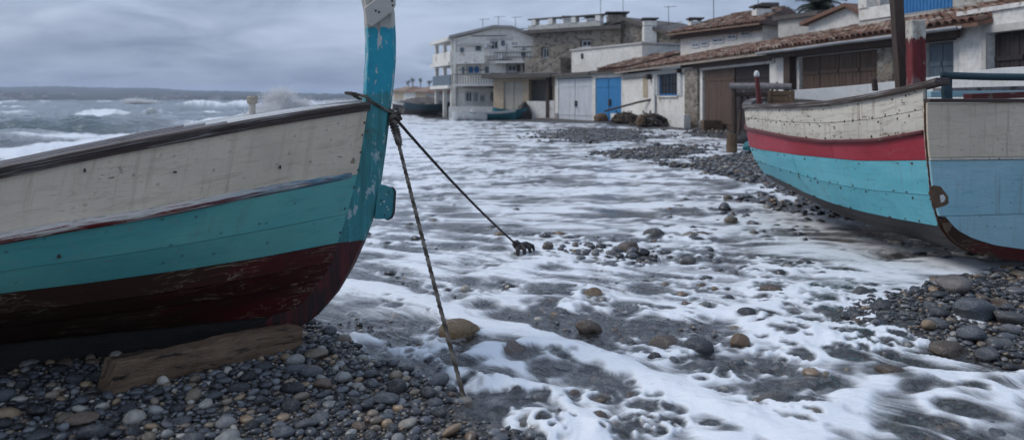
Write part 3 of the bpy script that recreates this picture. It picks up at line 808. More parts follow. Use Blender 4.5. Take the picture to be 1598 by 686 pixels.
pebs = []     # x, y, r, ax, ay, az, yaw, tilt, sink, colour
class Hash:
    def __init__(s, cell): s.c = cell; s.d = {}
    def ok(s, x, y, r, k):
        i, j = int(math.floor(x / s.c)), int(math.floor(y / s.c))
        for a in (i - 1, i, i + 1):
            for b in (j - 1, j, j + 1):
                for (x2, y2, r2) in s.d.get((a, b), ()):
                    q = (r + r2) * k
                    if (x - x2) ** 2 + (y - y2) ** 2 < q * q: return False
        return True
    def put(s, x, y, r): s.d.setdefault((int(math.floor(x / s.c)), int(math.floor(y / s.c))), []).append((x, y, r))
def in_view(x, y, m=60):
    px = CX + FPX * x / y; py = HZ + FPX * CAM_H / y
    return -m < px < 1598 + m + 190 and py < 686 + m
HS = Hash(0.30)
for X, Y, r in hero_w: HS.put(X, Y, r * 0.85)
LOG_A, LOG_B = gx(165, 628), gx(462, 545)
def log_clear(x, y, r):
    ex, ey = LOG_B[0] - LOG_A[0], LOG_B[1] - LOG_A[1]
    t = max(0, min(1, ((x - LOG_A[0]) * ex + (y - LOG_A[1]) * ey) / (ex * ex + ey * ey)))
    return math.hypot(x - LOG_A[0] - t * ex, y - LOG_A[1] - t * ey) > 0.075 + r * 0.5
prng = np.random.RandomState(21)
def scatter(x0, x1, y0, y1, n, rlo, rhi, k, dens, power=1.0, bed=False):
    xs = prng.uniform(x0, x1, n); ys = prng.uniform(y0, y1, n)
    rs = rlo + (rhi - rlo) * prng.uniform(0, 1, n) ** power
    zt, land = beach(xs, ys)
    clus = fbm(xs * 1.3 + 50, ys * 1.3, 3)
    for x, y, r, z, l, cl in zip(xs, ys, rs, zt, land, clus):
        if not in_view(x, y): continue
        if not dens(x, y, l, cl): continue
        if not log_clear(x, y, r): continue
        if not HS.ok(x, y, r, k): continue
        HS.put(x, y, r)
        az_ = prng.uniform(0.42, 0.72)
        if bed:                                   # stones of the bed lie just under the running water
            z = max(z, -0.034 - r * az_ * 1.40 + prng.uniform(-0.006, 0.016)); l = 0.9
        pebs.append((x, y, r, prng.uniform(0.8, 1.25), prng.uniform(0.65, 0.95), az_, prng.uniform(0, 6.28), prng.normal(0, 0.22), z, tuple(np.array(pcol(prng)) * (0.55 + 0.5 * float(sstep(0.55, 0.97, l))))))
for (x_, y_, r_, q_) in WST:
    if in_view(x_, y_) and HS.ok(x_, y_, r_, 0.8):
        HS.put(x_, y_, r_); az_ = prng.uniform(0.5, 0.8)
        c_ = tuple(np.array(pcol(prng)) * 0.75)
        pebs.append((x_, y_, r_, prng.uniform(0.85, 1.2), prng.uniform(0.7, 0.95), az_, prng.uniform(0, 6.28), prng.normal(0, 0.2), -0.022 - 0.012 * float(sstep(6, 16, y_)) + r_ * az_ * q_ - r_ * az_ * (0.40 if y_ < 7 else 0.18), c_))
# left foreground shingle, big ones first
scatter(-2.3, 0.8, 2.7, 5.2, 2600, 0.032, 0.052, 0.90, lambda x, y, l, c: l > 0.42 and prng.rand() < 0.32)
scatter(-2.3, 0.9, 2.7, 5.2, 14000, 0.017, 0.034, 0.78, lambda x, y, l, c: l > 0.34 or (l > 0.12 and prng.rand() < 0.3))
scatter(-2.3, 0.9, 2.7, 4.8, 26000, 0.007, 0.016, 0.70, lambda x, y, l, c: l > 0.4)
# right bank
scatter(1.6, 5.2, 3.2, 6.6, 3200, 0.032, 0.062, 0.88, lambda x, y, l, c: l > 0.40 and prng.rand() < 0.3)
scatter(1.5, 5.2, 3.2, 6.6, 17000, 0.016, 0.034, 0.78, lambda x, y, l, c: l > 0.34 or (l > 0.1 and c > 0 and prng.rand() < 0.4))
scatter(1.6, 4.6, 3.4, 6.4, 9000, 0.009, 0.016, 0.74, lambda x, y, l, c: l > 0.5)
# bed of the wash
scatter(-0.9, 4.2, 2.7, 7.5, 5000, 0.030, 0.075, 0.9, lambda x, y, l, c: l <= 0.6 and prng.rand() < 0.12 + 0.5 * max(0, c), bed=True)
scatter(-0.9, 4.2, 2.7, 6.5, 26000, 0.014, 0.040, 0.76, lambda x, y, l, c: l <= 0.6, bed=True)
# stone strip behind the anchor, banks further back
scatter(0.0, 2.6, 5.6, 8.4, 2500, 0.035, 0.085, 0.85, lambda x, y, l, c: l > 0.25)
scatter(1.4, 7.0, 8.0, 21.0, 14000, 0.03, 0.085, 0.82, lambda x, y, l, c: (l > 0.45 and prng.rand() < 0.7) or (l > 0.2 and prng.rand() < 0.12))
scatter(-1.0, 9.0, 13.0, 34.0, 12000, 0.035, 0.09, 0.9, lambda x, y, l, c: (l > 0.45 or (l > 0.2 and c > 0.1)) and prng.rand() < 0.22)

def under_hull(x, y): return False
def rotm(yaw, tilt):
    return np.array((Matrix.Rotation(yaw, 3, 'Z') @ Matrix.Rotation(tilt, 3, 'X')))
def peb_water_ok(z, l): return True
vis = []
for k, p in enumerate(pebs):
    x, y, r = p[:3]
    wl = -0.028 - 0.012
    top = p[8] + r * p[5] * 1.35
    vis.append((r / y * FPX * (1.0 if top > wl + 0.012 else 0.35)))
order = np.argsort(-np.array(vis))
SINGLES = 265
single_ids = set(int(i) for i in order[:SINGLES])
unit_mesh = []
for k in range(NVAR):
    me = bpy.data.meshes.new('pebble_shape')
    V2, F2 = PEB[2][k], ICO[2][1]
    me.from_pydata(V2.tolist(), [], F2.tolist()); me.polygons.foreach_set('use_smooth', [True] * len(F2)); me.materials.append(M_PEB_O)
    unit_mesh.append(me)
def tone(c):
    l = sum(c) / 3; warm = c[0] - c[2]
    if warm > 0.055: return 'tan' if l > 0.13 else 'brown'
    if l > 0.24: return 'cream'
    if l > 0.12: return 'pale grey'
    if l > 0.062: return 'grey'
    return 'dark grey'
def place_of(x, y):
    if x < 0.75 and y < 5.2: return ('left foreground shingle', 'pebbles of the left foreground shingle')
    if x > 1.4 and y < 7.2: return ('right bank or beside it', 'pebbles of the right bank and wash')
    return ('middle wash or its banks', 'pebbles of the middle wash')
sv, sf, scs, nv = [], [], [], 0
for k, (x, y, r, ax, ay, az, yaw, tilt, z, c) in enumerate(pebs):
    zc_ = z + r * az * (0.40 if y < 7 else 0.18)
    var = k % NVAR
    if k in single_ids:
        ob = bpy.data.objects.new('pebble', unit_mesh[var]); COL.objects.link(ob)
        ob.location = (x, y, zc_); ob.scale = (r * ax, r * ay, r * az); ob.rotation_euler = (tilt, 0, yaw); ob.color = (*c, 1)
        where, grp = place_of(x, y)
        tn = tone(c)
        tag(ob, 'one of the larger %s pebbles on the %s' % (tn, where), 'pebble', tn + ' ' + grp)
        continue
    sub = 2 if r / y * FPX > 8.0 else 1
    V = (PEB[sub][var] * (r * ax, r * ay, r * az)) @ rotm(yaw, tilt).T + (x, y, zc_)
    sv.append(V); sf.append(ICO[sub][1] + nv); nv += len(V); scs.append(np.tile((*c, 1.0), (len(V), 1)))
o = fast_mesh('shingle', np.concatenate(sv), np.concatenate(sf), M_PEB_S, attrs={'col': np.concatenate(scs)})
tag(o, 'countless small wet grey pebbles covering the beach', 'shingle', kind='stuff')
print('pebbles', len(pebs), 'tris', sum(len(f) for f in sf))
for k, ((hx, hy, hw, fl, colr, dz, lab), (X, Y, r)) in enumerate(zip(HERO, hero_w)):
    V = lump(ICO[3][0], 400 + k, 0.20)
    rr = np.random.RandomState(k)
    V = V * (1 + 0.03 * fbm(V[:, 0] * 3 + k, V[:, 1] * 3 + V[:, 2] * 2, 3))[:, None]
    me = bpy.data.meshes.new('boulder' if hw > 60 else 'stone'); me.from_pydata(V.tolist(), [], ICO[3][1].tolist())
    me.polygons.foreach_set('use_smooth', [True] * len(me.polygons)); me.materials.append(M_PEB_O)
    ob = bpy.data.objects.new('boulder' if hw > 60 else 'cobble', me); COL.objects.link(ob)
    zt1, _ = beach(np.array([X]), np.array([Y]))
    h = r * fl
    ob.location = (X, Y, dz - 0.008 - h * 0.80 if dz < 0.06 else dz + 0.01 - h * 0.62); ob.scale = (r, r * rr.uniform(0.75, 0.95), h); ob.rotation_euler = (rr.normal(0, 0.08), rr.normal(0, 0.08), rr.uniform(-0.5, 0.5))
    ob.color = (*[q_ * 0.62 for q_ in colr], 1)
    tag(ob, lab, 'stone')

# ------------------------------------------------------------------ left boat
def curve_y(pts):
    xs = np.array([p[0] for p in pts], float); ys = np.array([p[1] for p in pts], float)
    i = np.argsort(xs); xs, ys = xs[i], ys[i]
    return lambda x: float(np.interp(x, xs, ys))
class Boat:
    """centre plane through P0 with unit vector d pointing along the hull; n is the near side's normal"""
    def __init__(s, P0, d):
        s.P0 = np.array(P0, float); s.d = np.array(d, float) / np.hypot(*d)
        s.n = np.array([-s.d[1], s.d[0]])
        if s.n[1] > 0: s.n = -s.n
    def w(s, a, b, z):
        q = s.P0 + a * s.d + b * s.n
        return (q[0], q[1], z)
    def a_of(s, px):                                  # where the ray column px meets the centre plane
        k = (px - CX) / FPX
        return (k * s.P0[1] - s.P0[0]) / (s.d[0] - k * s.d[1])
    def az(s, px, py):
        a = s.a_of(px); Y = s.P0[1] + a * s.d[1]
        return a, CAM_H - (py - HZ) / FPX * Y
    def px(s, a, b):
        q = s.P0 + a * s.d + b * s.n; return CX + FPX * q[0] / q[1], q[1]

def strake(boat, lo, hi, side, name, mat, parent, gap=0.0035, th=0.022, rows=4, a_range=None, proud=0.0):
    """a plank of the hull between level curves lo and hi (functions i -> (a, b, z) sampled at the same stations)"""
    A, B = np.array(lo), np.array(hi)
    n = len(A)
    outer, inner, uv = [], [], []
    L = np.concatenate([[0], np.cumsum(np.linalg.norm(np.diff(A, axis=0), axis=1))])
    for i in range(n):
        h = np.linalg.norm(B[i] - A[i]) + 1e-6
        g = min(gap / h, 0.3)
        ro, ri, ru = [], [], []
        for j in range(rows):
            t = g + (1 - 2 * g) * j / (rows - 1)
            q = A[i] * (1 - t) + B[i] * t
            edge = 0.0018 if j in (0, rows - 1) else 0.0
            bo = max(q[1] + proud - edge, 0.0)
            ro.append(boat.w(q[0], side * bo, q[2])); ri.append(boat.w(q[0], side * max(bo - th, 0.0), q[2]))
            ru.append((L[i], t * h + 3.1 * A[0][2]))
        outer.append(ro); inner.append(ri); uv.append(ru)
    m = MB()
    ring = [o_ + i_[::-1] for o_, i_ in zip(outer, inner)]
    ruv = [u_ + u_[::-1] for u_ in uv]
    n0 = m.grid(ring, closed_v=True, uv=ruv)
    k = 2 * rows
    m.f.append(tuple(n0 + q for q in range(k))); m.f.append(tuple(n0 + (n - 1) * k + q for q in reversed(range(k))))
    o = m.build(name, mat, parent)
    o.data.polygons.foreach_set('use_smooth', [True] * len(o.data.polygons))
    md = o.modifiers.new('edge', 'EDGE_SPLIT'); md.split_angle = R(35)
    return o

def sweep(boat, C, prof, side, name, mat, parent, smooth=False, bevel=0.0):
    """a rail: prof [(db, dz)] carried along level curve C"""
    m = MB(); rings, uvs = [], []
    C = np.array(C); L = np.concatenate([[0], np.cumsum(np.linalg.norm(np.diff(C, axis=0), axis=1))])
    for i, (a, b, z) in enumerate(C):
        rings.append([boat.w(a, side * (b + db), z + dz) for db, dz in prof])
        uvs.append([(L[i], 0.05 * j) for j in range(len(prof))])
    n0 = m.grid(rings, closed_v=True, uv=uvs); k = len(prof)
    m.f.append(tuple(n0 + q for q in range(k))); m.f.append(tuple(n0 + (len(C) - 1) * k + q for q in reversed(range(k))))
    return m.build(name, mat, parent, smooth, bevel)

LB = Boat((-1.19, 4.10), (-0.934, -0.358))            # a grows towards the stern; stem lies at negative a
stem_px = [(611, -6), (616, 20), (618, 60), (618, 95), (615, 130), (610, 170), (603, 230), (596, 280), (587, 330), (572, 371), (555, 410), (530, 452), (500, 487), (470, 509), (440, 523), (400, 531)]
stem_out = [LB.az(x, y) for x, y in stem_px]
zs_ = np.array([p[1] for p in stem_out])[::-1]; as_ = np.array([p[0] for p in stem_out])[::-1]
stem_a = lambda z: float(np.interp(z, zs_, as_))
LBL, NST = 6.2, 46
def lb_level(bmax, lam, z0, curve, zmid, inset):
    a0 = stem_a(z0) + inset
    out = []
    last = None; s_last = 0.0; sl = 0.0
    for i in range(NST):
        q = (i / (NST - 1)) ** 1.7
        s = q * (LBL - inset)
        a = a0 + s
        b = 0.045 + (bmax - 0.045) * (1 - math.exp(-s / lam)) * (1 - math.exp(-max(LBL - s - inset, 0) / 0.7))
        px_, Y_ = LB.px(a, b)
        if curve is not None and px_ > -60:
            z = CAM_H - (curve(px_) - HZ) / FPX * Y_
            sl = (z - last) / max(s - s_last, 1e-6) if last is not None else 0.0
            last, s_last = z, s
        elif curve is not None:
            z = last + max(min(sl, 0.05), -0.25) * 0.9 * (1 - math.exp(-(s - s_last) / 0.9)) + 0.30 * max(0, (s - 2.6) / 3.4) ** 2
        else:
            t = 1 - math.exp(-s / 0.55)
            z = z0 + (zmid - z0) * t + 0.12 * max(0, (s - 2.4) / 3.6) ** 2
        out.append((a, b, z))
    return out
cy_g = curve_y([(-60, 281), (0, 267), (100, 247), (200, 227), (300, 209), (400, 191), (500, 175), (585, 163), (640, 156)])
cy_r = curve_y([(-60, 386), (0, 374), (110, 354), (218, 337), (310, 320), (400, 301), (480, 286), (558, 272), (600, 265)])
cy_p = curve_y([(-60, 466), (0, 458), (150, 440), (300, 419), (400, 403), (500, 384), (572, 371), (620, 362)])
L_g = lb_level(0.84, 0.95, 1.27, cy_g, None, 0.13)
L_r = lb_level(0.85, 0.98, 0.89, cy_r, None, 0.14)
L_p = lb_level(0.72, 1.15, 0.53, cy_p, None, 0.15)
L_b = lb_level(0.46, 1.30, 0.33, None, 0.30, 0.13)
L_k = lb_level(0.10, 1.50, 0.165, None, 0.165, 0.10)
def lerp_lv(A, B, t): return [tuple(np.array(p) * (1 - t) + np.array(q) * t) for p, q in zip(A, B)]
def bulge(A, B, t, k):
    out = []
    for p, q in zip(A, B):
        r = np.array(p) * (1 - t) + np.array(q) * t
        r[1] += k * min(1, r[1] / 0.3) * math.sin(math.pi * t); out.append(tuple(r))
    return out
M_CREAM_O = paint('cream_block_paint', (0.50, 0.46, 0.40), (0.18, 0.15, 0.12), 0.25, kind='Object', sc=2.0, dirt=0.4, spots=0.2, stretch=(1.5, 3.0))
lb = root('fishing_boat', (*LB.w(1.5, 0, 0)[:2], 0.0), 'cream and teal wooden fishing boat with tall stem at left, beached on shingle', 'boat')
for side in (1, -1):
    # the far side alone is lower, its gunwale dropped out of the camera's sight
    hl = (lambda Lv: Lv) if side == 1 else (lambda Lv: [(a, b, z - 0.20 * b) for a, b, z in Lv])
    V_g, V_r, V_p, V_b, V_k = hl(L_g), hl(L_r), hl(L_p), L_b, L_k
    strake(LB, bulge(V_r, V_g, 0.0, 0.015), bulge(V_r, V_g, 1.0, 0.015), side, 'plank', M_CREAM, lb, gap=0.0006, rows=7)
    for lo, hi in ((0.0, 0.42), (0.42, 1.0)):
        strake(LB, bulge(V_p, V_r, lo, 0.02), bulge(V_p, V_r, hi, 0.02), side, 'plank', M_TEAL, lb, gap=0.0012, rows=5)
    for lo, hi in ((0.0, 0.5), (0.5, 1.0)):
        strake(LB, bulge(V_b, V_p, lo, 0.05), bulge(V_b, V_p, hi, 0.05), side, 'plank', M_RED_BOT, lb, gap=0.002, rows=5)
    strake(LB, V_k, bulge(V_b, V_p, 0.0, 0.05), side, 'plank', M_RED_BOT, lb, gap=0.002, rows=5)
    # gunwale cap and rubbing rail
    sweep(LB, V_g, [(-0.03, -0.004), (0.020, -0.006), (0.026, 0.002), (0.024, 0.014), (0.014, 0.020), (-0.03, 0.021)], side, 'gunwale', M_GUNWALE, lb)
    sweep(LB, V_g[:40], [(-0.002, -0.030), (0.014, -0.028), (0.016, -0.006), (-0.002, -0.004)], side, 'rail_moulding', M_GUNWALE, lb)
    sweep(LB, [(a + 0.045, b, z) for a, b, z in V_r], [(-0.004, -0.026), (0.022, -0.024), (0.038, -0.012), (0.042, 0.002), (0.036, 0.014), (0.018, 0.023), (-0.004, 0.025)], side, 'rubbing_rail', M_RAIL, lb, smooth=True)
V_NEAR = (L_g, L_r, L_p)
# inner lining so that no light leaks between planks
m = MB()
for side in (1, -1):
    m.grid([[LB.w(q[0], side * max(q[1] - 0.03, 0.002), q[2] - (0.02 if j == 0 else 0) - (0.20 * q[1] if side < 0 and j < 3 else 0)) for j, q in enumerate(col)] for col in zip(L_g, L_r, L_p, L_b, L_k)])
m.build('inner_lining', M_DARKWOOD, lb)
# side deck of planks along the near gunwale (bare grey aft, white forward), lower deck between
for k in range(6):
    for seg in (0, 1):
        m = MB(); rows = []
        for i, (a, b, z) in enumerate(L_g[1:]):
            hi_ = b - 0.032 - 0.118 * k; lo_ = hi_ - 0.114
            lo_, hi_ = max(lo_, -0.35 * b - 0.03), max(hi_, -0.35 * b - 0.026)
            pxk = LB.px(a, hi_)[0]
            cut = 345 - 18 * k + 10 * (k % 2)
            if (seg == 0) != (pxk > cut - (6 if seg == 0 else -6)) and not (seg == 1 and abs(pxk - cut) < 26): continue
            zz = z + 0.020 + 0.0025 * k + 0.0015 * math.sin(a * 5 + k) - (0.004 if seg else 0)
            rows.append([LB.w(a, lo_, zz), LB.w(a, hi_, zz), LB.w(a, hi_, zz - 0.022), LB.w(a, lo_, zz - 0.022)])
        if len(rows) > 1:
            m.grid(rows, closed_v=True)
            m.build('deck_plank', M_WHITE if seg == 0 else M_GREYWOOD, lb)
for k in range(6):
    m = MB(); rows = []
    for (a, b, z) in L_g[2:]:
        t0, t1 = k / 6 + 0.004, (k + 1) / 6 - 0.004
        lo_, hi_ = -(b - 0.04) + (2 * b - 0.30) * t0, -(b - 0.04) + (2 * b - 0.30) * t1
        if hi_ <= lo_: lo_, hi_ = -0.01, 0.01
        zz = z - 0.24
        rows.append([LB.w(a, lo_, zz), LB.w(a, hi_, zz), LB.w(a, hi_, zz - 0.02), LB.w(a, lo_, zz - 0.02)])
    m.grid(rows, closed_v=True); m.build('floor_board', M_GREYWOOD, lb)
# stem post
def stem_poly(lo, hi):
    outl = [p for p in stem_out if lo <= p[1] <= hi]
    return outl
def inner_a(z):      # aft face of the stem board
    return stem_a(z) + float(np.interp(z, [0.0, 0.25, 0.53, 0.9, 1.27, 1.45, 1.9], [0.30, 0.26, 0.19, 0.17, 0.155, 0.165, 0.165]))
def stem_piece(name, z0, z1, mat, nz, parent, th=0.052):
    m = MB(); rings = []
    for i in range(nz + 1):
        z = z0 + (z1 - z0) * i / nz
        ao, ai = stem_a(z), inner_a(z)
        c = 0.030
        prof = [(ai, -th), (ao + c, -th), (ao + 0.004, -th * 0.35), (ao + 0.004, th * 0.35), (ao + c, th), (ai, th)]
        rings.append([LB.w(a, b, z) for a, b in prof])
    n0 = m.grid(rings, closed_v=True)
    m.f.append(tuple(n0 + q for q in range(6))); m.f.append(tuple(n0 + nz * 6 + q for q in reversed(range(6))))
    return m.build(name, mat, parent, bevel=0.004)
def stem_mat():
    """one post painted in bands: antifouling foot, dull teal, bright cyan, cream head, with ragged edges"""
    t = NT('stem_paint'); c = t.coord('Object')
    sp = t.n('ShaderNodeSeparateXYZ'); t.l(c, sp.inputs[0])
    n = t.noise(c, 9, 6, 0.7, 0.3); nf = t.noise(c, 30, 5, 0.65); st_ = t.noise(t.coord('Object', (14, 14, 1.6)), 2.2, 6, 0.65, 0.4)
    h = t.math('ADD', sp.outputs[2], t.math('MULTIPLY', t.math('SUBTRACT', n, 0.5), 0.05))
    hv = t.math('ADD', h, t.math('MULTIPLY', t.math('SUBTRACT', st_, 0.5), 0.12))
    teal = t.mix(t.ramp(st_, [(0.38, 0.0), (0.62, 1.0)]), (0.030, 0.150, 0.150), (0.045, 0.245, 0.265))
    cyan = t.mix(t.ramp(n, [(0.35, 0.0), (0.65, 1.0)]), (0.010, 0.225, 0.30), (0.018, 0.30, 0.385))
    head = t.mix(t.ramp(st_, [(0.4, 0.0), (0.65, 0.8)]), (0.44, 0.42, 0.37), (0.26, 0.235, 0.20))
    red = t.mix(t.ramp(st_, [(0.40, 0.0), (0.58, 1.0)]), (0.085, 0.013, 0.012), (0.020, 0.011, 0.010))
    chips = t.math('ADD', t.math('MULTIPLY', n, 0.5), t.math('MULTIPLY', st_, 0.5))
    chm = t.ramp(chips, [(0.535, 0.0), (0.548, 1.0)])
    cyan = t.mix(chm, cyan, (0.40, 0.43, 0.42)); teal = t.mix(t.ramp(chips, [(0.555, 0.0), (0.57, 1.0)]), teal, (0.30, 0.40, 0.40))
    teal = t.mix(t.ramp(t.noise(c, 5, 6, 0.7), [(0.60, 0.0), (0.72, 0.8)]), teal, (0.05, 0.06, 0.03))
    col = t.mix(t.ramp(h, [(0.528, 0.0), (0.534, 1.0)]), red, teal)
    col = t.mix(t.ramp(h, [(0.68, 0.0), (0.682, 0.0)]), col, col)
    k1 = t.math('GREATER_THAN', hv, 1.335); k2 = t.math('GREATER_THAN', hv, 1.69)
    col = t.mix(k1, col, cyan); col = t.mix(k2, col, head)
    bm_ = t.math('SUBTRACT', t.math('MULTIPLY', st_, 0.6), t.math('MULTIPLY', chm, 0.5))
    return t.done(t.pbr(col, 0.55, t.bump(bm_, 0.6, 0.006), 0.35))
M_STEM = stem_mat()
st = stem_piece('stem', 0.03, 1.86, M_STEM, 48, lb)
# carved cheek block on the crown
m = MB()
blk = [LB.az(x, y) for x, y in [(564, 15), (586, -2), (612, -8), (612, 12), (606, 22), (575, 45), (568, 41)]]
m.prism(blk, lambda a, z, w: LB.w(a, w, z), 0.052, 0.098)
m.build('cheek_block', M_CREAM_O, st, bevel=0.007)
for (x, y) in ((581, 20), (586, 22), (606, 5), (607, 12)):
    a, z = LB.az(x, y); m = MB(); q = LB.w(a, 0.0985, z)
    m.tube([LB.w(a, 0.096, z), LB.w(a, 0.1005, z)], 0.006, 7); m.build('nail_hole', M_IRON, st)
# keel
m = MB()
ka = np.linspace(stem_a(0.06) + 0.05, LBL - 0.3, 20)
m.grid([[LB.w(a, -0.035, 0.02), LB.w(a, 0.035, 0.02), LB.w(a, 0.035, 0.20), LB.w(a, -0.035, 0.20)] for a in ka], closed_v=True)
m.build('keel', M_KEEL, lb, bevel=0.005)
# iron bow plate with holes
plate = [LB.az(x, y) for x, y in [(588, 286), (600, 288), (611, 292), (614, 297), (612, 328), (609, 336), (602, 340), (582, 340)]]
m = MB(); m.prism(plate, lambda a, z, w: LB.w(a, w, z), 0.028, 0.044)
bp = m.build('bow_plate', M_STEMTEAL, lb, bevel=0.003)
rimp = [LB.az(x, y) for x, y in [(609, 291), (612, 291), (615.5, 297), (613.5, 329), (610, 338), (603, 341.5), (600, 341), (608, 336), (610.5, 328), (612.5, 297)]]
m = MB(); m.prism(rimp, lambda a, z, w: LB.w(a, w, z), 0.018, 0.050); m.build('plate_rim', M_IRON, bp)
for (x, y, rr, mt) in ((604, 298, .0050, M_IRON), (597, 313, .0055, M_WHITE), (600.5, 302, .0032, M_WHITE), (601.5, 321, .004, M_WHITE), (591.5, 317, .0032, M_WHITE), (603.5, 325, .004, M_WHITE), (597.5, 334, .005, M_IRON), (592, 311, .005, M_IRON)):
    a, z = LB.az(x, y); m = MB(); m.tube([LB.w(a, 0.043, z), LB.w(a, 0.0455, z)], rr, 7); m.build('plate_hole', mt, bp)
# nail heads along the stem seam
for (x, y) in ((562, 178), (565, 205), (558, 225), (572, 190), (552, 300), (545, 318), (530, 345), (526, 352), (512, 372), (480, 205), (470, 212), (400, 207), (380, 225), (300, 250), (212, 250), (215, 293), (122, 308), (222, 364)):
    pass
m = MB(); nr0 = random.Random(9)
for (lo_, hi_, t_) in ((V_NEAR[1], V_NEAR[0], 0.08), (V_NEAR[1], V_NEAR[0], 0.30), (V_NEAR[1], V_NEAR[0], 0.55), (V_NEAR[1], V_NEAR[0], 0.80), (V_NEAR[2], V_NEAR[1], 0.2), (V_NEAR[2], V_NEAR[1], 0.5), (V_NEAR[2], V_NEAR[1], 0.8)):
    for i_ in (1, 4, 9, 14, 18):
        if nr0.random() < 0.78 and i_ > 1: continue
        P = bulge(lo_, hi_, min(0.95, max(0.05, t_ + nr0.uniform(-0.05, 0.05))), 0.017); p, q = np.array(P[i_]), np.array(P[i_ + 1]); c = p + (q - p) * nr0.random()
        w_, h_ = nr0.uniform(0.004, 0.009), nr0.uniform(0.004, 0.010); a, b, z = c[0], c[1], c[2]
        m.hexa([LB.w(a - w_, b - 0.006, z - h_), LB.w(a + w_, b - 0.006, z - h_), LB.w(a + w_, b + 0.0012, z - h_), LB.w(a - w_, b + 0.0012, z - h_), LB.w(a - w_ * 0.7, b - 0.006, z + h_), LB.w(a + w_ * 0.7, b - 0.006, z + h_), LB.w(a + w_ * 0.7, b + 0.0012, z + h_), LB.w(a - w_ * 0.7, b + 0.0012, z + h_)])
o = m.build('nail_heads', M_IRON, lb); o['kind'] = 'stuff'
# mooring post on deck
M_POSTCAP = rough_mat('bleached_wood', (0.30, 0.26, 0.20), (0.44, 0.40, 0.33), 12, 0.8, 0.6, 0.006)
a, z = LB.az(411, 180)
pb = LB.w(a + 0.05, -0.13, 0)
m = MB(); m.tube([(pb[0], pb[1], 1.13), (pb[0], pb[1], 1.282)], 0.017, 10); 
po = m.build('mooring_post', M_CREAM_O, lb, bevel=0.002)
m = MB(); m.tube([(pb[0], pb[1], 1.276), (pb[0], pb[1], 1.283), (pb[0], pb[1], 1.312), (pb[0], pb[1], 1.318)], [0.024, 0.030, 0.030, 0.024], 8); m.build('post_cap', M_POSTCAP, po)

# ------------------------------------------------------------------ ropes, anchor hook, log
def rope_obj(name, pts, rad, mat, label, cat='rope', tw=True, parent=None):
    pts = [Vector(p) for p in pts]
    # resample and lay three strands
    seg = []; 
    for i in range(len(pts) - 1):
        n = max(2, int((pts[i + 1] - pts[i]).length / 0.012))
        for k in range(n): seg.append(pts[i].lerp(pts[i + 1], k / n))
    seg.append(pts[-1])
    m = MB(); L = 0
    for st_ in range(3):
        line = []
        L = 0
        for i, p in enumerate(seg):
            if i: L += (seg[i] - seg[i - 1]).length
            d = (seg[min(i + 1, len(seg) - 1)] - seg[max(i - 1, 0)]).normalized()
            a = d.cross(Vector((0, 0, 1)))
            if a.length < 1e-3: a = Vector((1, 0, 0))
            a.normalize(); b = a.cross(d)
            t = 2 * math.pi * (st_ / 3 + L / (rad * 9))
            line.append(p + (a * math.cos(t) + b * math.sin(t)) * rad * 0.5)
        m.tube(line, rad * 0.56, 5, wob=0.25)
    o = m.build(name, mat, parent, smooth=True)
    if parent is None: tag(o, label, cat)
    return o
kn = Vector(LB.w(stem_a(1.22) - 0.012, 0.02, 1.215))      # knot on the stem's fore edge
E1 = Vector((*gx(725, 632), 0.0)); E1.z = 0.02
def hang(a, b, sag, n=14):
    return [a.lerp(b, k / n) - Vector((0, 0, sag * 4 * (k / n) * (1 - k / n))) for k in range(n + 1)]
kn_dn = Vector(at(631, 226, kn.y - 0.05))
rope_obj('mooring_rope', hang(kn + Vector((0.005, -0.02, -0.05)), E1, 0.012), 0.0105, M_ROPE, 'thick twisted hemp rope running down to the foreground pebbles')
E2 = Vector((*gx(806, 392), 0.0)); E2.z = 0.06
rope_obj('anchor_line', hang(kn + Vector((0.012, 0.0, -0.02)), E2, 0.03, 20), 0.0095, M_ROPE_DK, 'thin dark line running from the bow to the small anchor')
# lashing round the stem with its knot and hanging tail, one thing
ls = root('stem_lashing', tuple(kn), 'knotted hemp lashing tied round the bow post of the left boat', 'rope')
z = 1.235
aft, fwd = inner_a(1.27) + 0.10, stem_a(z) - 0.014
loop = [LB.w(aft, 0.012, 1.335), LB.w(aft - 0.03, 0.064, 1.332), LB.w(aft - 0.10, 0.066, 1.315), LB.w((aft + fwd) / 2, 0.066, 1.285), LB.w(fwd + 0.06, 0.064, 1.245), LB.w(fwd + 0.01, 0.045, 1.225), LB.w(fwd - 0.006, 0.0, 1.222), LB.w(fwd + 0.015, -0.05, 1.23), LB.w((aft + fwd) / 2, -0.066, 1.28), LB.w(aft - 0.04, -0.064, 1.33), LB.w(aft, 0.012, 1.335)]
def rope_part(name, pts, rad, mat, parent):
    o = rope_obj(name, pts, rad, mat, '')
    del o['label']; del o['category']
    me = o.data; loc = parent_loc(parent)
    me.transform(Matrix.Translation(-loc)); o.parent = parent
    return o
rope_part('loop', loop, 0.009, M_ROPE, ls)
kp = []
for k in range(46):
    t = k / 45 * 2 * math.pi * 3.2
    kp.append(kn + Vector((0.026 * math.cos(t) + 0.014, 0.026 * math.sin(t) - 0.014, -0.028 + 0.050 * k / 45 + 0.012 * math.sin(t * 1.7))))
rope_part('knot', kp, 0.0125, M_ROPE, ls)
m = MB()
tail = [kn + Vector((0.000, -0.02, -0.03)), kn + Vector((0.015, -0.03, -0.08)), kn + Vector((0.030, -0.04, -0.125)), kn + Vector((0.040, -0.045, -0.165))]
m.tube([p for p in tail], [0.024, 0.022, 0.018, 0.011], 9, wob=0.35); 
rope_part('tail', [tail[0] + Vector((0.01, -0.012, 0)), tail[1] + Vector((0.004, -0.018, 0)), tail[2] + Vector((0.0, -0.016, 0)), tail[3]], 0.011, M_ROPE, ls)
wr = []
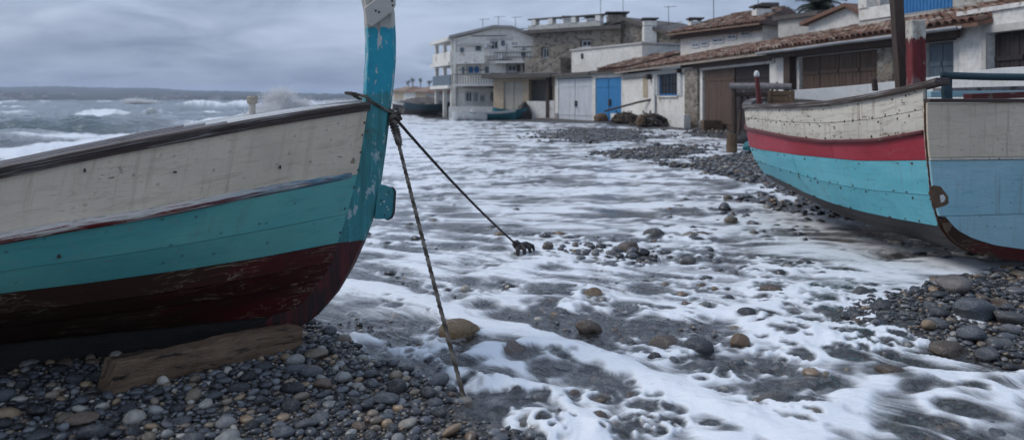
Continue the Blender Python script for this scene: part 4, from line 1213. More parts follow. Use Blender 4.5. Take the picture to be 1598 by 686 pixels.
for k in range(90):
    t = k / 89; u = t * 3 * 0.999; i = int(u); q = tail[i].lerp(tail[i + 1], u - i); ang = t * 2 * math.pi * 9
    rr = 0.024 - 0.011 * t
    wr.append(q + Vector((math.cos(ang) * rr, math.sin(ang) * rr, 0)))
rope_part('whipping', wr, 0.0075, M_ROPE, ls)

# small iron grapnel at the end of the dark line
gn = root('grapnel_anchor', (E2.x, E2.y, 0.0), 'small dark iron anchor with curved claws lying in the foam', 'anchor')
ld = (E2 - kn).normalized()
m = MB(); m.tube([E2 - ld * 0.05, E2 - ld * 0.01, E2 + ld * 0.05, E2 + ld * 0.085], [0.016, 0.034, 0.040, 0.024], 9, wob=0.3); m.build('shank', M_IRON, gn)
for (dx, dy, drop) in ((0.10, -0.02, 0.07), (0.055, -0.10, 0.085), (0.0, -0.12, 0.08), (0.13, 0.05, 0.05)):
    m = MB(); b0 = E2 + ld * 0.045
    m.tube([b0, b0 + Vector((dx * 0.55, dy * 0.55, 0.012)), b0 + Vector((dx, dy, -0.015)), b0 + Vector((dx * 1.1, dy * 1.1, -drop))], [0.024, 0.022, 0.019, 0.010], 8, wob=0.2); m.build('claw', M_IRON, gn)
# squared log under the keel
la = Vector((*LOG_A, 0)); lc = Vector((*LOG_B, 0)); dv = (lc - la).normalized(); nv_ = Vector((dv.y, -dv.x, 0))
m = MB(); rings = []
for i in range(25):
    t = i / 24; c = la.lerp(lc, t) + Vector((0, 0, 0.105 - 0.045 * t + 0.004 * math.sin(t * 9)))
    hw, hh = 0.060 + 0.004 * math.sin(t * 14), 0.074 + 0.004 * math.sin(t * 11 + 1)
    prof = []
    for (u, v) in ((-1, -0.9), (0, -1), (1, -0.9), (1.03, 0), (1, 0.92), (0.1, 1.0), (-1, 0.95), (-1.04, 0.1)):
        jit = random.uniform(-0.005, 0.005) + 0.007 * math.sin(u * 5 + v * 3 + t * 6)
        prof.append(tuple(c + nv_ * (u * hw + jit) + Vector((0, 0, v * hh + jit)) + dv * (0.02 * v if i == 0 else 0)))
    rings.append(prof)
n0 = m.grid(rings, closed_v=True, uv=[[(i * 0.045, 0.05 * j) for j in range(8)] for i in range(25)]); m.f.append(tuple(n0 + q for q in range(8))); m.f.append(tuple(n0 + 24 * 8 + q for q in reversed(range(8))))
o = m.build('timber_chock', M_LOG_UV, None, origin=tuple(la), bevel=0.006)
tag(o, 'rough brown squared timber wedged under the left boat', 'timber')

# ------------------------------------------------------------------ right boat
M_RUST = rough_mat('rusty_iron', (0.045, 0.022, 0.014), (0.10, 0.05, 0.028), 9, 0.8, 0.5, 0.004)
ad = np.array([-0.2, 0.98]); ad /= np.hypot(*ad)
RB = Boat((4.18, 6.02), ad)
RB.n = np.array([-ad[1], ad[0]])                      # towards the near (left) side
RL, NR = 4.2, 40
def plan(t, bt, bm):
    if t < 0.3: return bt + (bm - bt) * math.sin(t / 0.3 * math.pi / 2)
    return bm * max(1 - ((t - 0.3) / 0.7) ** 2.4, 0.0) ** 0.75
def rb_level(bt, bm, curve, bow_end, ztail):
    out = []; last = None; zprev = None
    pxmin = 1e9
    for i in range(NR):
        t = 1 - (1 - i / (NR - 1)) ** 1.5 if i else 0.0
        a = t * bow_end; b = max(plan(t, bt, bm), 0.012)
        px_, Y_ = RB.px(a, b)
        if px_ < pxmin - 0.2 and t < 0.78:
            pxmin = px_; last = CAM_H - (curve(px_) - HZ) / FPX * Y_; tl = t
            z = last
        else:
            q = (t - tl) / (1 - tl)
            z = last + (ztail - 0.0) * q
        out.append((a, b, z))
    return out
rc_g = curve_y([(1160, 172), (1168, 169), (1230, 169), (1294, 165), (1360, 155), (1419, 143), (1445, 137)])
rc_rt = curve_y([(1165, 199), (1176, 201), (1230, 212), (1285, 219), (1366, 217), (1429, 205.5), (1445, 203)])
rc_rb = curve_y([(1170, 229), (1184, 233), (1246, 242), (1342, 251), (1439, 250), (1460, 249)])
rc_cs = curve_y([(1180, 250), (1198, 257), (1245, 272), (1294, 286), (1360, 297), (1439, 304), (1470, 306)])
rc_cb = curve_y([(1200, 273), (1222, 283), (1255, 300), (1294, 316), (1340, 329), (1390, 340), (1458, 352), (1500, 360)])
rc_kb = curve_y([(1215, 285), (1245, 303), (1309, 335), (1391, 362), (1487, 388), (1600, 409)])
RL_g = rb_level(1.10, 1.17, rc_g, RL, 0.10)
RL_rt = rb_level(1.095, 1.155, rc_rt, RL - 0.02, 0.10)
RL_rb = rb_level(1.075, 1.13, rc_rb, RL - 0.06, 0.10)
RL_cs = rb_level(1.045, 1.08, rc_cs, RL - 0.14, 0.12)
RL_cb = rb_level(0.97, 0.985, rc_cb, RL - 0.28, 0.16)
RL_kb = rb_level(0.70, 0.72, rc_kb, RL - 0.55, 0.16)
RL_kk = [(a * 0.99, 0.03, max(0.02, z - 0.10) if i < 26 else z - 0.04) for i, (a, b, z) in enumerate(RL_kb)]
rb = root('rowing_boat', (*RB.w(2.0, 0, 0)[:2], 0.0), 'cream, red and light blue wooden boat with square stern on the right shingle', 'boat')
for side in (1, -1):
    lv = [(RL_rt, RL_g, (0.0, 0.5, 1.0), M_CREAM_R, 0.006), (RL_rb, RL_rt, (0.0, 1.0), M_RED, 0.006), (RL_cs, RL_rb, (0.0, 1.0), M_LCYAN, 0.012), (RL_cb, RL_cs, (0.0, 1.0), M_LCYAN, 0.014), (RL_kb, RL_cb, (0.0, 0.5, 1.0), M_DARK_BOT, 0.03), (RL_kk, RL_kb, (0.0, 1.0), M_DARK_BOT, 0.0)]
    for lo, hi, ts, mat, bg in lv:
        for kk, (a_, b_) in enumerate(zip(ts[:-1], ts[1:])):
            Lo, Hi = bulge(lo, hi, a_, bg), bulge(lo, hi, b_, bg)
            cuts = [0, NR - 1] if mat is M_DARK_BOT else ([0, 7, 19, NR - 1] if (kk + int(mat is M_LCYAN)) % 2 == 0 else [0, 12, 25, NR - 1])
            for i0, i1 in zip(cuts[:-1], cuts[1:]):
                A_, B_ = list(Lo[i0:i1 + 1]), list(Hi[i0:i1 + 1])
                if i0: 
                    for Q in (A_, B_): Q[0] = tuple(np.array(Q[0]) + (np.array(Q[1]) - np.array(Q[0])) * (0.004 / max(np.linalg.norm(np.array(Q[1]) - np.array(Q[0])), 0.01)))
                strake(RB, A_, B_, side, 'plank', mat, rb, gap=0.0022, rows=4)
    # dark moulding on the red band, cap rail
    sweep(RB, RL_rt, [(-0.004, -0.030), (0.020, -0.028), (0.026, -0.014), (0.020, 0.002), (-0.004, 0.004)], side, 'rubbing_rail', M_DKRED, rb, smooth=True)
    cap_c = [(-0.16, RL_g[0][1] + 0.0, RL_g[0][2] + 0.030)] + RL_g
    sweep(RB, cap_c, [(-0.09, 0.0), (0.026, -0.004), (0.036, 0.012), (0.034, 0.034), (0.022, 0.046), (-0.09, 0.046)], side, 'gunwale', M_GUNWALE, rb)
# rusty nail heads with short drips along the near side's seams
m = MB(); nr = random.Random(5)
def nail_rows(lo, hi, t, step):
    P = [np.array(q) for q in bulge(lo, hi, t, 0.006)]; acc = 0.0
    for p, q in zip(P[:-1], P[1:]):
        d_ = np.linalg.norm(q - p); k_ = acc
        while k_ < d_:
            c = p + (q - p) * (k_ / d_); w_ = nr.uniform(0.004, 0.008); h_ = nr.uniform(0.006, 0.022) * (1 if nr.random() < 0.6 else 0.5)
            a, b, z = c[0], c[1] + 0.0005, c[2] + nr.uniform(-0.008, 0.008)
            if nr.random() < 0.8: m.hexa([RB.w(a - w_, b, z - h_), RB.w(a + w_, b, z - h_), RB.w(a + w_, b - 0.006, z - h_), RB.w(a - w_, b - 0.006, z - h_), RB.w(a - w_, b + 0.0012, z), RB.w(a + w_, b + 0.0012, z), RB.w(a + w_, b - 0.006, z), RB.w(a - w_, b - 0.006, z)])
            k_ += step * nr.uniform(0.6, 1.4)
        acc = k_ - d_
for t_ in (0.07, 0.45, 0.55, 0.93): nail_rows(RL_rt, RL_g, t_, 0.13)
for t_ in (0.08, 0.92): nail_rows(RL_cs, RL_rb, t_, 0.17); nail_rows(RL_cb, RL_cs, t_, 0.19)
o = m.build('nail_heads', M_RUST, rb); o['kind'] = 'stuff'
# lining
m = MB()
for side in (1, -1):
    m.grid([[RB.w(q[0], side * max(q[1] - 0.032, 0.004), q[2]) for q in col] for col in zip(RL_g, RL_rt, RL_rb, RL_cs, RL_cb, RL_kb, RL_kk)])
m.build('inner_lining', M_WHITE, rb)
# floor boards inside
for k in range(-4, 4):
    m = MB(); rows = []
    for i in range(0, NR - 3, 3):
        a, b, z = RL_g[i]; bb = max(b - 0.06, 0.02)
        c0, c1 = bb * k / 4 + 0.003, bb * (k + 1) / 4 - 0.003
        zz = 0.86
        rows.append([RB.w(a, c0, zz), RB.w(a, c1, zz), RB.w(a, c1, zz - 0.02), RB.w(a, c0, zz - 0.02)])
    m.grid(rows, closed_v=True); m.build('floor_board', M_GREYWOOD, rb)
# raised wash boards along the far side
far = [p for p in RL_g if 0.3 < p[0] < 4.05]
n_f = len(far)
for (i0, i1, mat) in ((0, n_f // 3, M_WHITE), (n_f // 3, 2 * n_f // 3, M_WHITE), (2 * n_f // 3, n_f - 1, M_WHITE)):
    m = MB(); rr = []
    for (a, b, z) in far[i0:i1 + 1]:
        top = 1.62 - 0.085 * (a - 1.6) if a > 1.6 else 1.62
        rr.append([RB.w(a, -b + 0.02, z + 0.05), RB.w(a, -b + 0.05, z + 0.05), RB.w(a, -b + 0.05, top), RB.w(a, -b + 0.02, top)])
    rr[0] = [tuple(np.array(p) * 0.995 + np.array(q) * 0.005) for p, q in zip(rr[0], rr[1])]
    n0 = m.grid(rr, closed_v=True); m.f.append(tuple(n0 + q for q in range(4))); m.f.append(tuple(n0 + (len(rr) - 1) * 4 + q for q in reversed(range(4))))
    m.build('wash_board', mat, rb, bevel=0.004)
# thwarts
for a_, z_ in ((1.1, 1.16), (2.2, 1.15)):
    m = MB(); b_ = 1.05
    m.hexa([RB.w(a_, -b_, z_), RB.w(a_, b_, z_), RB.w(a_ + 0.25, b_, z_), RB.w(a_ + 0.25, -b_, z_), RB.w(a_, -b_, z_ + 0.03), RB.w(a_, b_, z_ + 0.03), RB.w(a_ + 0.25, b_, z_ + 0.03), RB.w(a_ + 0.25, -b_, z_ + 0.03)])
    m.build('thwart', M_LBLUE if a_ < 2 else M_WHITE, rb, bevel=0.004)
# transom: boards across the stern, clipped by the hull section
sec = [(RL_g[0][1], RL_g[0][2]), (RL_rt[0][1], RL_rt[0][2]), (RL_rb[0][1], RL_rb[0][2]), (RL_cs[0][1], RL_cs[0][2]), (RL_cb[0][1], RL_cb[0][2]), (0.93, 0.285), (0.86, 0.215), (0.74, 0.155), (0.55, 0.10), (0.3, 0.065), (0.0, 0.055)]
sec_b = np.array([p[0] for p in sec])[::-1]; sec_z = np.array([p[1] for p in sec])[::-1]
bt_ = lambda z: float(np.interp(z, sec_z, sec_b)) + 0.006
tr_top = 1.275
def transom_board(z0, z1, mat, name, a0=-0.045, a1=0.0, gap=0.0018, nz=6, parent=rb):
    z0 += gap; z1 -= gap
    m = MB(); rings, uvs = [], []
    for i in range(nz + 1):
        z = z0 + (z1 - z0) * i / nz; b = bt_(z)
        r_ = []; u_ = []
        nb = 12
        for j in range(nb + 1):
            bb = b - 2 * b * j / nb
            r_.append(RB.w(a0 - 0.05 * (1 - (bb / 1.12) ** 2), bb, z)); u_.append((bb + 7.3 * z0, z))
        for j in range(nb, -1, -1):
            bb = b - 2 * b * j / nb
            r_.append(RB.w(a1 - 0.05 * (1 - (bb / 1.12) ** 2), bb, z)); u_.append((bb, z))
        rings.append(r_); uvs.append(u_)
    n0 = m.grid(rings, closed_v=True, uv=uvs); k = len(rings[0])
    m.f.append(tuple(n0 + q for q in range(k))); m.f.append(tuple(n0 + nz * k + q for q in reversed(range(k))))
    return m.build(name, mat, parent, bevel=0.0015, seg=1)
tz1 = 0.842
transom_board(tz1 + 0.022, tr_top, M_CREAM, 'transom_board')
transom_board(tz1, tz1 + 0.022, M_CREAM_R, 'transom_batten', a0=-0.056)
transom_board(0.425, tz1, M_LBLUE, 'transom_board')
def rounded_cut(z0, z1): return z0, z1
def zbot(b): return float(np.interp(abs(b), sec_b, sec_z))
def transom_curved(zlo, zhi, B, mat, name):
    """a stern board whose edges follow the round of the bilge"""
    m = MB(); rings, uvs = [], []; nb, nz = 44, 5
    for j in range(nb + 1):
        b = B * math.cos(math.pi * j / nb); r_, u_ = [], []
        lo, hi = zlo(b), max(zhi(b), zlo(b) + 0.002)
        for i in range(nz + 1):
            z = lo + (hi - lo) * i / nz; r_.append(RB.w(-0.045 - 0.05 * (1 - (b / 1.12) ** 2), b, z)); u_.append((b, z))
        for i in range(nz, -1, -1):
            z = lo + (hi - lo) * i / nz; r_.append(RB.w(-0.05 * (1 - (b / 1.12) ** 2), b, z)); u_.append((b, z))
        rings.append(r_); uvs.append(u_)
    n0 = m.grid(rings, closed_v=True, uv=uvs); k = len(rings[0])
    m.f.append(tuple(n0 + q for q in range(k))); m.f.append(tuple(n0 + nb * k + q for q in reversed(range(k))))
    return m.build(name, mat, rb)
zred = lambda b: min(zbot(b) + 0.085 + 0.02 * abs(b), 0.42)
transom_curved(lambda b: max(zred(b), zbot(b)) + 0.001, lambda b: 0.4235, bt_(0.425) - 0.004, M_LBLUE, 'transom_board')
transom_curved(lambda b: zbot(b), lambda b: zred(b) - 0.002, 0.965, M_RED_BOT, 'transom_board')
# bare patch where the paint came off, and a corner post with its joint line
def tpt(b, z, off): return RB.w(-0.045 - 0.05 * (1 - (b / 1.12) ** 2) - off, b, z)
def patch(pts, mat, off, name='bare_patch'):
    m = MB(); n = len(pts)
    P = []
    for x, y in pts:
        # column x on the transom plane
        best = min(np.linspace(0.2, 1.1, 200), key=lambda b: abs(CX + FPX * tpt(b, 1, 0)[0] / tpt(b, 1, 0)[1] - x))
        q = tpt(best, 0, 0); zz = CAM_H - (y - HZ) / FPX * q[1]; P.append((best, zz))
    m.prism(P, lambda b, z, w: tpt(b, z, w), -0.002, off); m.build(name, mat, rb)
patch([(1452, 291), (1458, 289), (1468, 291), (1473, 298), (1479, 306), (1480, 317), (1474, 321), (1463, 324), (1457, 327), (1454, 320), (1453, 305)], M_LOG, 0.0015)
patch([(1466, 305), (1472, 303), (1475, 308), (1473, 314), (1468, 316)], M_WHITE, 0.0030)
patch([(1471, 349), (1480, 346), (1486, 350), (1483, 358), (1478, 363), (1474, 358)], M_LOG, 0.0015)
# stern cap board
m = MB(); rr = []
for j in range(13):
    b = 1.10 - 2.2 * j / 12
    q = RB.w(-0.05 - 0.05 * (1 - (b / 1.12) ** 2), b, 0)
    rr.append([(q[0], q[1] - 0.02, tr_top + 0.001), (q[0], q[1] - 0.022, tr_top + 0.028), (q[0], q[1] + 0.10, tr_top + 0.030), (q[0], q[1] + 0.10, tr_top + 0.001)])
n0 = m.grid(rr, closed_v=True); m.f.append(tuple(n0 + q for q in range(4))); m.f.append(tuple(n0 + 48 + q for q in reversed(range(4))))
m.build('stern_cap', M_GUNWALE, rb, bevel=0.003)
# tarred seam where the planks meet the stern boards
m = MB(); zz_ = np.linspace(0.11, tr_top, 40)
m.tube([RB.w(-0.024, bt_(z_) + 0.001, z_) for z_ in zz_], 0.0085, 6, wob=0.5); m.build('corner_seam', M_RUST, rb)
# corner posts
def post(name, pts, hw, mat, parent, top=None, bevel=0.006, dep=None):
    m = MB(); p0, p1 = Vector(pts[0]), Vector(pts[1]); n = 8; rr = []
    for i in range(n + 1):
        c = p0.lerp(p1, i / n); w = hw * (1 + 0.03 * math.sin(i * 2.1)); dd = dep or w
        rr.append([(c.x - w, c.y - dd, c.z), (c.x + w, c.y - dd, c.z), (c.x + w, c.y + dd, c.z), (c.x - w, c.y + dd, c.z)])
    n0 = m.grid(rr, closed_v=True); m.f.append(tuple(n0 + q for q in range(4))); m.f.append(tuple(n0 + n * 4 + q for q in reversed(range(4))))
    return m.build(name, mat, parent, bevel=bevel)
Yp = 5.98
M_CREAM_R2 = paint('chipped_white_paint', (0.50, 0.47, 0.42), (0.17, 0.13, 0.10), 0.5, kind='Object', sc=2.5, dirt=0.6, spots=0.4, stretch=(1.5, 1.5))
def post_mat():
    """red post with a white head, the white running down raggedly, both flaking"""
    t = NT('red_post_paint'); c = t.coord('Object'); sp = t.n('ShaderNodeSeparateXYZ'); t.l(c, sp.inputs[0])
    n = t.noise(c, 11, 6, 0.7, 0.4); st_ = t.noise(t.coord('Object', (9, 9, 1.2)), 2.4, 6, 0.7, 0.4)
    hv = t.math('ADD', sp.outputs[2], t.math('MULTIPLY', t.math('SUBTRACT', st_, 0.5), 0.22))
    red = t.mix(t.ramp(st_, [(0.36, 0.0), (0.62, 1.0)]), (0.070, 0.016, 0.016), (0.165, 0.022, 0.024))
    red = t.mix(t.ramp(n, [(0.63, 0.0), (0.65, 1.0)]), red, (0.28, 0.22, 0.18))
    low = t.math('MULTIPLY', t.ramp(n, [(0.44, 0.0), (0.48, 1.0)]), t.math('MULTIPLY', t.math('SUBTRACT', 1.50, sp.outputs[2]), 10.0, True))
    red = t.mix(t.math('MULTIPLY', low, 0.8), red, (0.22, 0.21, 0.19))
    wh = t.mix(t.ramp(n, [(0.42, 0.0), (0.62, 1.0)]), (0.50, 0.47, 0.41), (0.26, 0.23, 0.19))
    col = t.mix(t.math('GREATER_THAN', hv, 1.765), red, wh)
    return t.done(t.pbr(col, 0.65, t.bump(t.math('ADD', n, st_), 0.6, 0.008), 0.25))
cp = post('corner_post', [at(1430, 150, Yp), at(1428.5, 32, Yp)], 0.054, post_mat(), rb, bevel=0.010)
post('stern_post', [at(1409, 150, 6.2), at(1396, -40, 6.2)], 0.040, M_DARKWOOD, rb)
# blue-grey handrail on its bracket
hr = MB(); Yh = 6.0
hr.tube([at(1470, 117, Yh), at(1480, 118, Yh), at(1540, 120, Yh + 0.05), at(1640, 121, Yh + 0.1), at(1790, 122, Yh + 0.2)], 0.030, 10)
hrail = hr.build('handrail', M_BLUEBAR, rb, smooth=True)
post('rail_bracket', [at(1478, 160, Yh + 0.03), at(1477, 121, Yh + 0.03)], 0.030, M_BLUEBAR, hrail)
post('rail_bracket', [at(1770, 160, Yh + 0.22), at(1770, 121, Yh + 0.22)], 0.030, M_BLUEBAR, hrail)
post('cleat', [at(1366, 142, 6.9), at(1364, 122, 6.9)], 0.022, M_DARKWOOD, rb, bevel=0.01)
# low rail on the far bow quarter
# loose things in the boat
def slab(name, p0, p1, wdt, th, mat, label, cat):
    p0, p1 = Vector(p0), Vector(p1); d = (p1 - p0).normalized(); n = d.cross(Vector((0, 0, 1))).normalized(); u = n.cross(d)
    m = MB(); P = []
    for s_ in (0, th):
        for (c, k) in ((p0, -1), (p1, -1), (p1, 1), (p0, 1)): P.append(tuple(c + n * (k * wdt / 2) + u * s_))
    m.hexa(P); o = m.build(name, mat, None, origin=tuple(p0), bevel=0.003)
    return tag(o, label, cat)
slab('plank', at(1440, 152, 6.5), at(1640, 150, 6.7), 0.20, 0.05, M_LBLUE, 'blue painted plank lying inside the stern of the right boat', 'plank')
slab('oar_loom', at(1510, 156, 6.25), at(1720, 148, 6.4), 0.10, 0.05, M_DKRED, 'dark red spar lying across the stern of the right boat', 'spar')
slab('board', at(1470, 146, 7.0), at(1700, 140, 7.2), 0.25, 0.05, M_GREYWOOD, 'grey weathered board behind the blue plank in the right boat', 'board')
# wooden fish crate at the bow
cr = root('fish_crate', at(1217, 166, 8.3), 'small weathered wooden crate set on the bow of the right boat', 'crate')
c0 = Vector(at(1198, 166, 8.3)); c1 = Vector(at(1239, 164, 8.2)); cd = (c1 - c0).normalized(); cn = Vector((-cd.y, cd.x, 0)).normalized()
def cbox(name, u0, u1, w0, w1, z0, z1, mat=M_LOG):
    m = MB(); P = []
    for zz in (z0, z1):
        for (u, w) in ((u0, w0), (u1, w0), (u1, w1), (u0, w1)):
            q = c0 + cd * u + cn * w; P.append((q.x, q.y, c0.z + zz))
    m.hexa(P); return m.build(name, mat, cr, bevel=0.004)
cl = (c1 - c0).length
for z0 in (0.0, 0.058, 0.116): 
    cbox('slat', 0.012, cl - 0.012, 0.0, 0.015, z0, z0 + 0.05); cbox('slat', 0.012, cl - 0.012, 0.2, 0.215, z0, z0 + 0.05)
for u in (0.0, cl - 0.035): cbox('corner_stave', u, u + 0.035, -0.012, 0.227, 0.0, 0.172)
cbox('floor_slat', 0.03, cl - 0.03, 0.016, 0.198, 0.004, 0.02)
# thin red post at the bow with a pale finial
pm = root('mast_stub', at(1184, 165, 9.2), 'thin red post with pale tip rising from the bow of the right boat', 'post')
q0, q1 = Vector(at(1186, 168, 9.2)), Vector(at(1181, 120, 9.2))
m = MB(); m.tube([q0, q0.lerp(q1, 0.5), q1], [0.034, 0.030, 0.026], 10); m.build('shaft', M_DKRED, pm)
m = MB(); m.tube([q1, q1 + Vector((0, 0, 0.02)), q1 + Vector((-0.003, 0, 0.05)), q1 + Vector((-0.004, 0, 0.075))], [0.028, 0.034, 0.030, 0.012], 10); m.build('finial', M_WHITE, pm, smooth=True)

# ------------------------------------------------------------------ houses
class Fac:
    """a vertical facade between two photo columns at given depths; u runs left to right, w towards the viewer"""
    def __init__(s, pxL, YL, pxR, YR):
        s.A = np.array([(pxL - CX) / FPX * YL, YL]); s.B = np.array([(pxR - CX) / FPX * YR, YR])
        s.L = np.hypot(*(s.B - s.A)); s.d = (s.B - s.A) / s.L; s.n = np.array([s.d[1], -s.d[0]])
    def u(s, px):
        k = (px - CX) / FPX
        return (k * s.A[1] - s.A[0]) / (s.d[0] - k * s.d[1])
    def Y(s, px): return s.A[1] + s.u(px) * s.d[1]
    def z(s, px, py): return CAM_H - (py - HZ) / FPX * s.Y(px)
    def p(s, u, w, z):
        q = s.A + u * s.d + w * s.n; return (q[0], q[1], z)
    def box(s, m, u0, u1, w0, w1, z0, z1):
        m.hexa([s.p(u0, w1, z0), s.p(u1, w1, z0), s.p(u1, w0, z0), s.p(u0, w0, z0), s.p(u0, w1, z1), s.p(u1, w1, z1), s.p(u1, w0, z1), s.p(u0, w0, z1)])
    def rect(s, x0, y0, x1, y1):
        mx = (x0 + x1) / 2
        return (s.u(x0), s.u(x1), s.z(mx, y1), s.z(mx, y0))
    def part(s, name, mat, parent, u0, u1, w0, w1, z0, z1, bevel=0.0):
        m = MB(); s.box(m, u0, u1, w0, w1, z0, z1); return m.build(name, mat, parent, bevel=bevel)
    def wall(s, name, mat, parent, u0, u1, w0, w1, z0, z1, holes=()):
        us = sorted({u0, u1, *[h[0] for h in holes], *[h[1] for h in holes]}); zs = sorted({z0, z1, *[h[2] for h in holes], *[h[3] for h in holes]})
        us = [u for u in us if u0 - 1e-6 <= u <= u1 + 1e-6]; zs = [z for z in zs if z0 - 1e-6 <= z <= z1 + 1e-6]
        m = MB()
        for a, b in zip(us[:-1], us[1:]):
            run = None
            for c, d in zip(zs[:-1], zs[1:]):
                um, zm = (a + b) / 2, (c + d) / 2
                solid = not any(h[0] < um < h[1] and h[2] < zm < h[3] for h in holes)
                if solid:
                    run = (run[0] if run else c, d)
                elif run: s.box(m, a, b, w0, w1, *run); run = None
            if run: s.box(m, a, b, w0, w1, *run)
        return m.build(name, mat, parent)
    def planks(s, parent, mat, u0, u1, w0, z0, z1, n, th=0.04, hinge=True, name='door', rails=True, handle=None):
        """a boarded door leaf: backing, single boards, two ledges"""
        d = s.part(name, M_DARKWOOD, parent, u0, u1, w0 - 0.03, w0, z0, z1)
        for k in range(n):
            a, b = u0 + (u1 - u0) * k / n, u0 + (u1 - u0) * (k + 1) / n
            s.part('board', mat, d, a + 0.006, b - 0.006, w0, w0 + th * random.uniform(0.8, 1.1), z0 + 0.01, z1 - 0.01)
        if rails:
            for zz in (0.16, 0.80): s.part('ledge', mat, d, u0 + 0.02, u1 - 0.02, w0 + th * 1.15, w0 + th * 1.7, z0 + (z1 - z0) * zz, z0 + (z1 - z0) * zz + 0.11)
        if handle: s.part('handle', M_IRON, d, *handle)
        return d
    def window(s, parent, frame, u0, u1, z0, z1, w=-0.10, nx=2, ny=1, glass=None, fw=0.055, sill=True, bars=0):
        m = MB()
        s.box(m, u0, u0 + fw, w, w + 0.05, z0, z1); s.box(m, u1 - fw, u1, w, w + 0.05, z0, z1)
        s.box(m, u0 + fw, u1 - fw, w, w + 0.05, z0, z0 + fw); s.box(m, u0 + fw, u1 - fw, w, w + 0.05, z1 - fw, z1)
        f = m.build('window', frame, parent)
        for i in range(nx):
            for j in range(ny):
                a, b = u0 + fw + (u1 - u0 - 2 * fw) * i / nx, u0 + fw + (u1 - u0 - 2 * fw) * (i + 1) / nx
                c, d = z0 + fw + (z1 - z0 - 2 * fw) * j / ny, z0 + fw + (z1 - z0 - 2 * fw) * (j + 1) / ny
                s.part('pane', glass or M_GLASS, f, a + 0.02, b - 0.02, w + 0.005, w + 0.02, c + 0.02, d - 0.02)
        for i in range(1, nx):
            a = u0 + (u1 - u0) * i / nx; s.part('mullion', frame, f, a - 0.03, a + 0.03, w, w + 0.045, z0 + fw, z1 - fw)
        if sill: s.part('sill', M_PLASTER, f, u0 - 0.08, u1 + 0.08, 0.003, 0.09, z0 - 0.08, z0 - 0.01)
        for k in range(bars):
            a = u0 + (u1 - u0) * (k + 0.5) / bars
            s.part('bar', M_IRON, f, a - 0.012, a + 0.012, 0.02, 0.045, z0 - 0.02, z1 + 0.02)
        return f

def tile_mesh(rad, ln):
    me = bpy.data.meshes.new('tile'); n = 6; V, F = [], []
    for (y, r, zz) in ((0.0, rad * 1.12, 0.022), (ln, rad * 0.9, 0.0)):
        for off in (0.0, 0.018):
            for k in range(n + 1):
                t = math.pi * k / n; V.append((math.cos(t) * (r - off), y, math.sin(t) * (r - off) * 0.85 + zz))
    q = n + 1
    for k in range(n):
        F.append((k, k + 1, 2 * q + k + 1, 2 * q + k)); F.append((q + k + 1, q + k, 3 * q + k, 3 * q + k + 1)); F.append((k + 1, k, q + k, q + k + 1))
    me.from_pydata(V, [], F); me.polygons.foreach_set('use_smooth', [True] * len(F)); me.materials.append(M_TILE)
    return me
def tiled_roof(fac, parent, u0, u1, w_eave, w_ridge, z_eave, z_ridge, pitch_u=0.27, ln=0.46, singles=0, name='roof', deckmat=None, hip=0.0):
    """boarded slope carrying rows of clay barrel tiles"""
    m = MB()
    e = lambda u, w, z: fac.p(u, w, z)
    th = 0.09
    h0, h1 = u0 + hip, u1 - hip
    m.hexa([e(u0, w_eave, z_eave - th), e(u1, w_eave, z_eave - th), e(h1, w_ridge, z_ridge - th), e(h0, w_ridge, z_ridge - th), e(u0, w_eave, z_eave), e(u1, w_eave, z_eave), e(h1, w_ridge, z_ridge), e(h0, w_ridge, z_ridge)])
    rf = m.build(name, deckmat or M_TILE, parent)
    sl = math.hypot(w_eave - w_ridge, z_ridge - z_eave); ang = math.atan2(z_ridge - z_eave, w_eave - w_ridge)
    rows = int(sl / (ln * 0.86)); cols = int((u1 - u0) / pitch_u)
    me = tile_mesh(pitch_u * 0.42, ln)
    base_m = Matrix(((fac.d[0], -fac.n[0], 0), (fac.d[1], -fac.n[1], 0), (0, 0, 1)))
    spots = []
    for r in range(rows):
        t = (r * ln * 0.86 - 0.05) / sl
        for c in range(cols):
            u = u0 + (c + 0.5) * (u1 - u0) / cols
            ui = hip * max(t, 0)
            if u < u0 + ui + 0.05 or u > u1 - ui - 0.05: continue
            w = w_eave + (w_ridge - w_eave) * t; zz = z_eave + (z_ridge - z_eave) * t
            q = fac.p(u, w, zz)
            spots.append((q[1] + r * 0.6, q, random.uniform(-0.05, 0.05), random.uniform(0, 0.03)))
    spots.sort(key=lambda s_: s_[0])
    loc = parent_loc(rf)
    Vt = np.array([v.co[:] for v in me.vertices]); Ft = np.array([list(p.vertices) for p in me.polygons])
    VV, FF, nn = [], [], 0
    for i, (_, q, yaw, up) in enumerate(spots):
        mt = base_m @ Matrix.Rotation(ang, 3, 'X') @ Matrix.Rotation(yaw, 3, 'Z')
        pos = Vector((q[0], q[1], q[2] + up + 0.004)) - loc
        if i < singles:
            ob = bpy.data.objects.new('tile', me); COL.objects.link(ob); ob.parent = rf
            ob.matrix_local = Matrix.Translation(pos) @ mt.to_4x4()
        else:
            VV.append(Vt @ np.array(mt).T + np.array(pos)); FF.append(Ft + nn); nn += len(Vt)
    if VV:
        o = fast_mesh('tile_rows', np.concatenate(VV), np.concatenate(FF), M_TILE, parent=rf); o['kind'] = 'stuff'
    return rf
def chimney(parent, c, w, z0, z1, mat=M_PLASTER, cap=True):
    m = MB(); m.box(c[0] - w, c[0] + w, c[1] - w, c[1] + w, z0, z1); o = m.build('chimney', mat, parent)
    if cap:
        m = MB(); m.box(c[0] - w * 1.3, c[0] + w * 1.3, c[1] - w * 1.3, c[1] + w * 1.3, z1 + 0.13, z1 + 0.22)
        for sx in (-1, 1):
            for sy in (-1, 1): m.box(c[0] + sx * w * 0.75 - 0.05, c[0] + sx * w * 0.75 + 0.05, c[1] + sy * w * 0.75 - 0.05, c[1] + sy * w * 0.75 + 0.05, z1, z1 + 0.13)
        m.build('chimney_cap', M_SLAB, o)
    return o
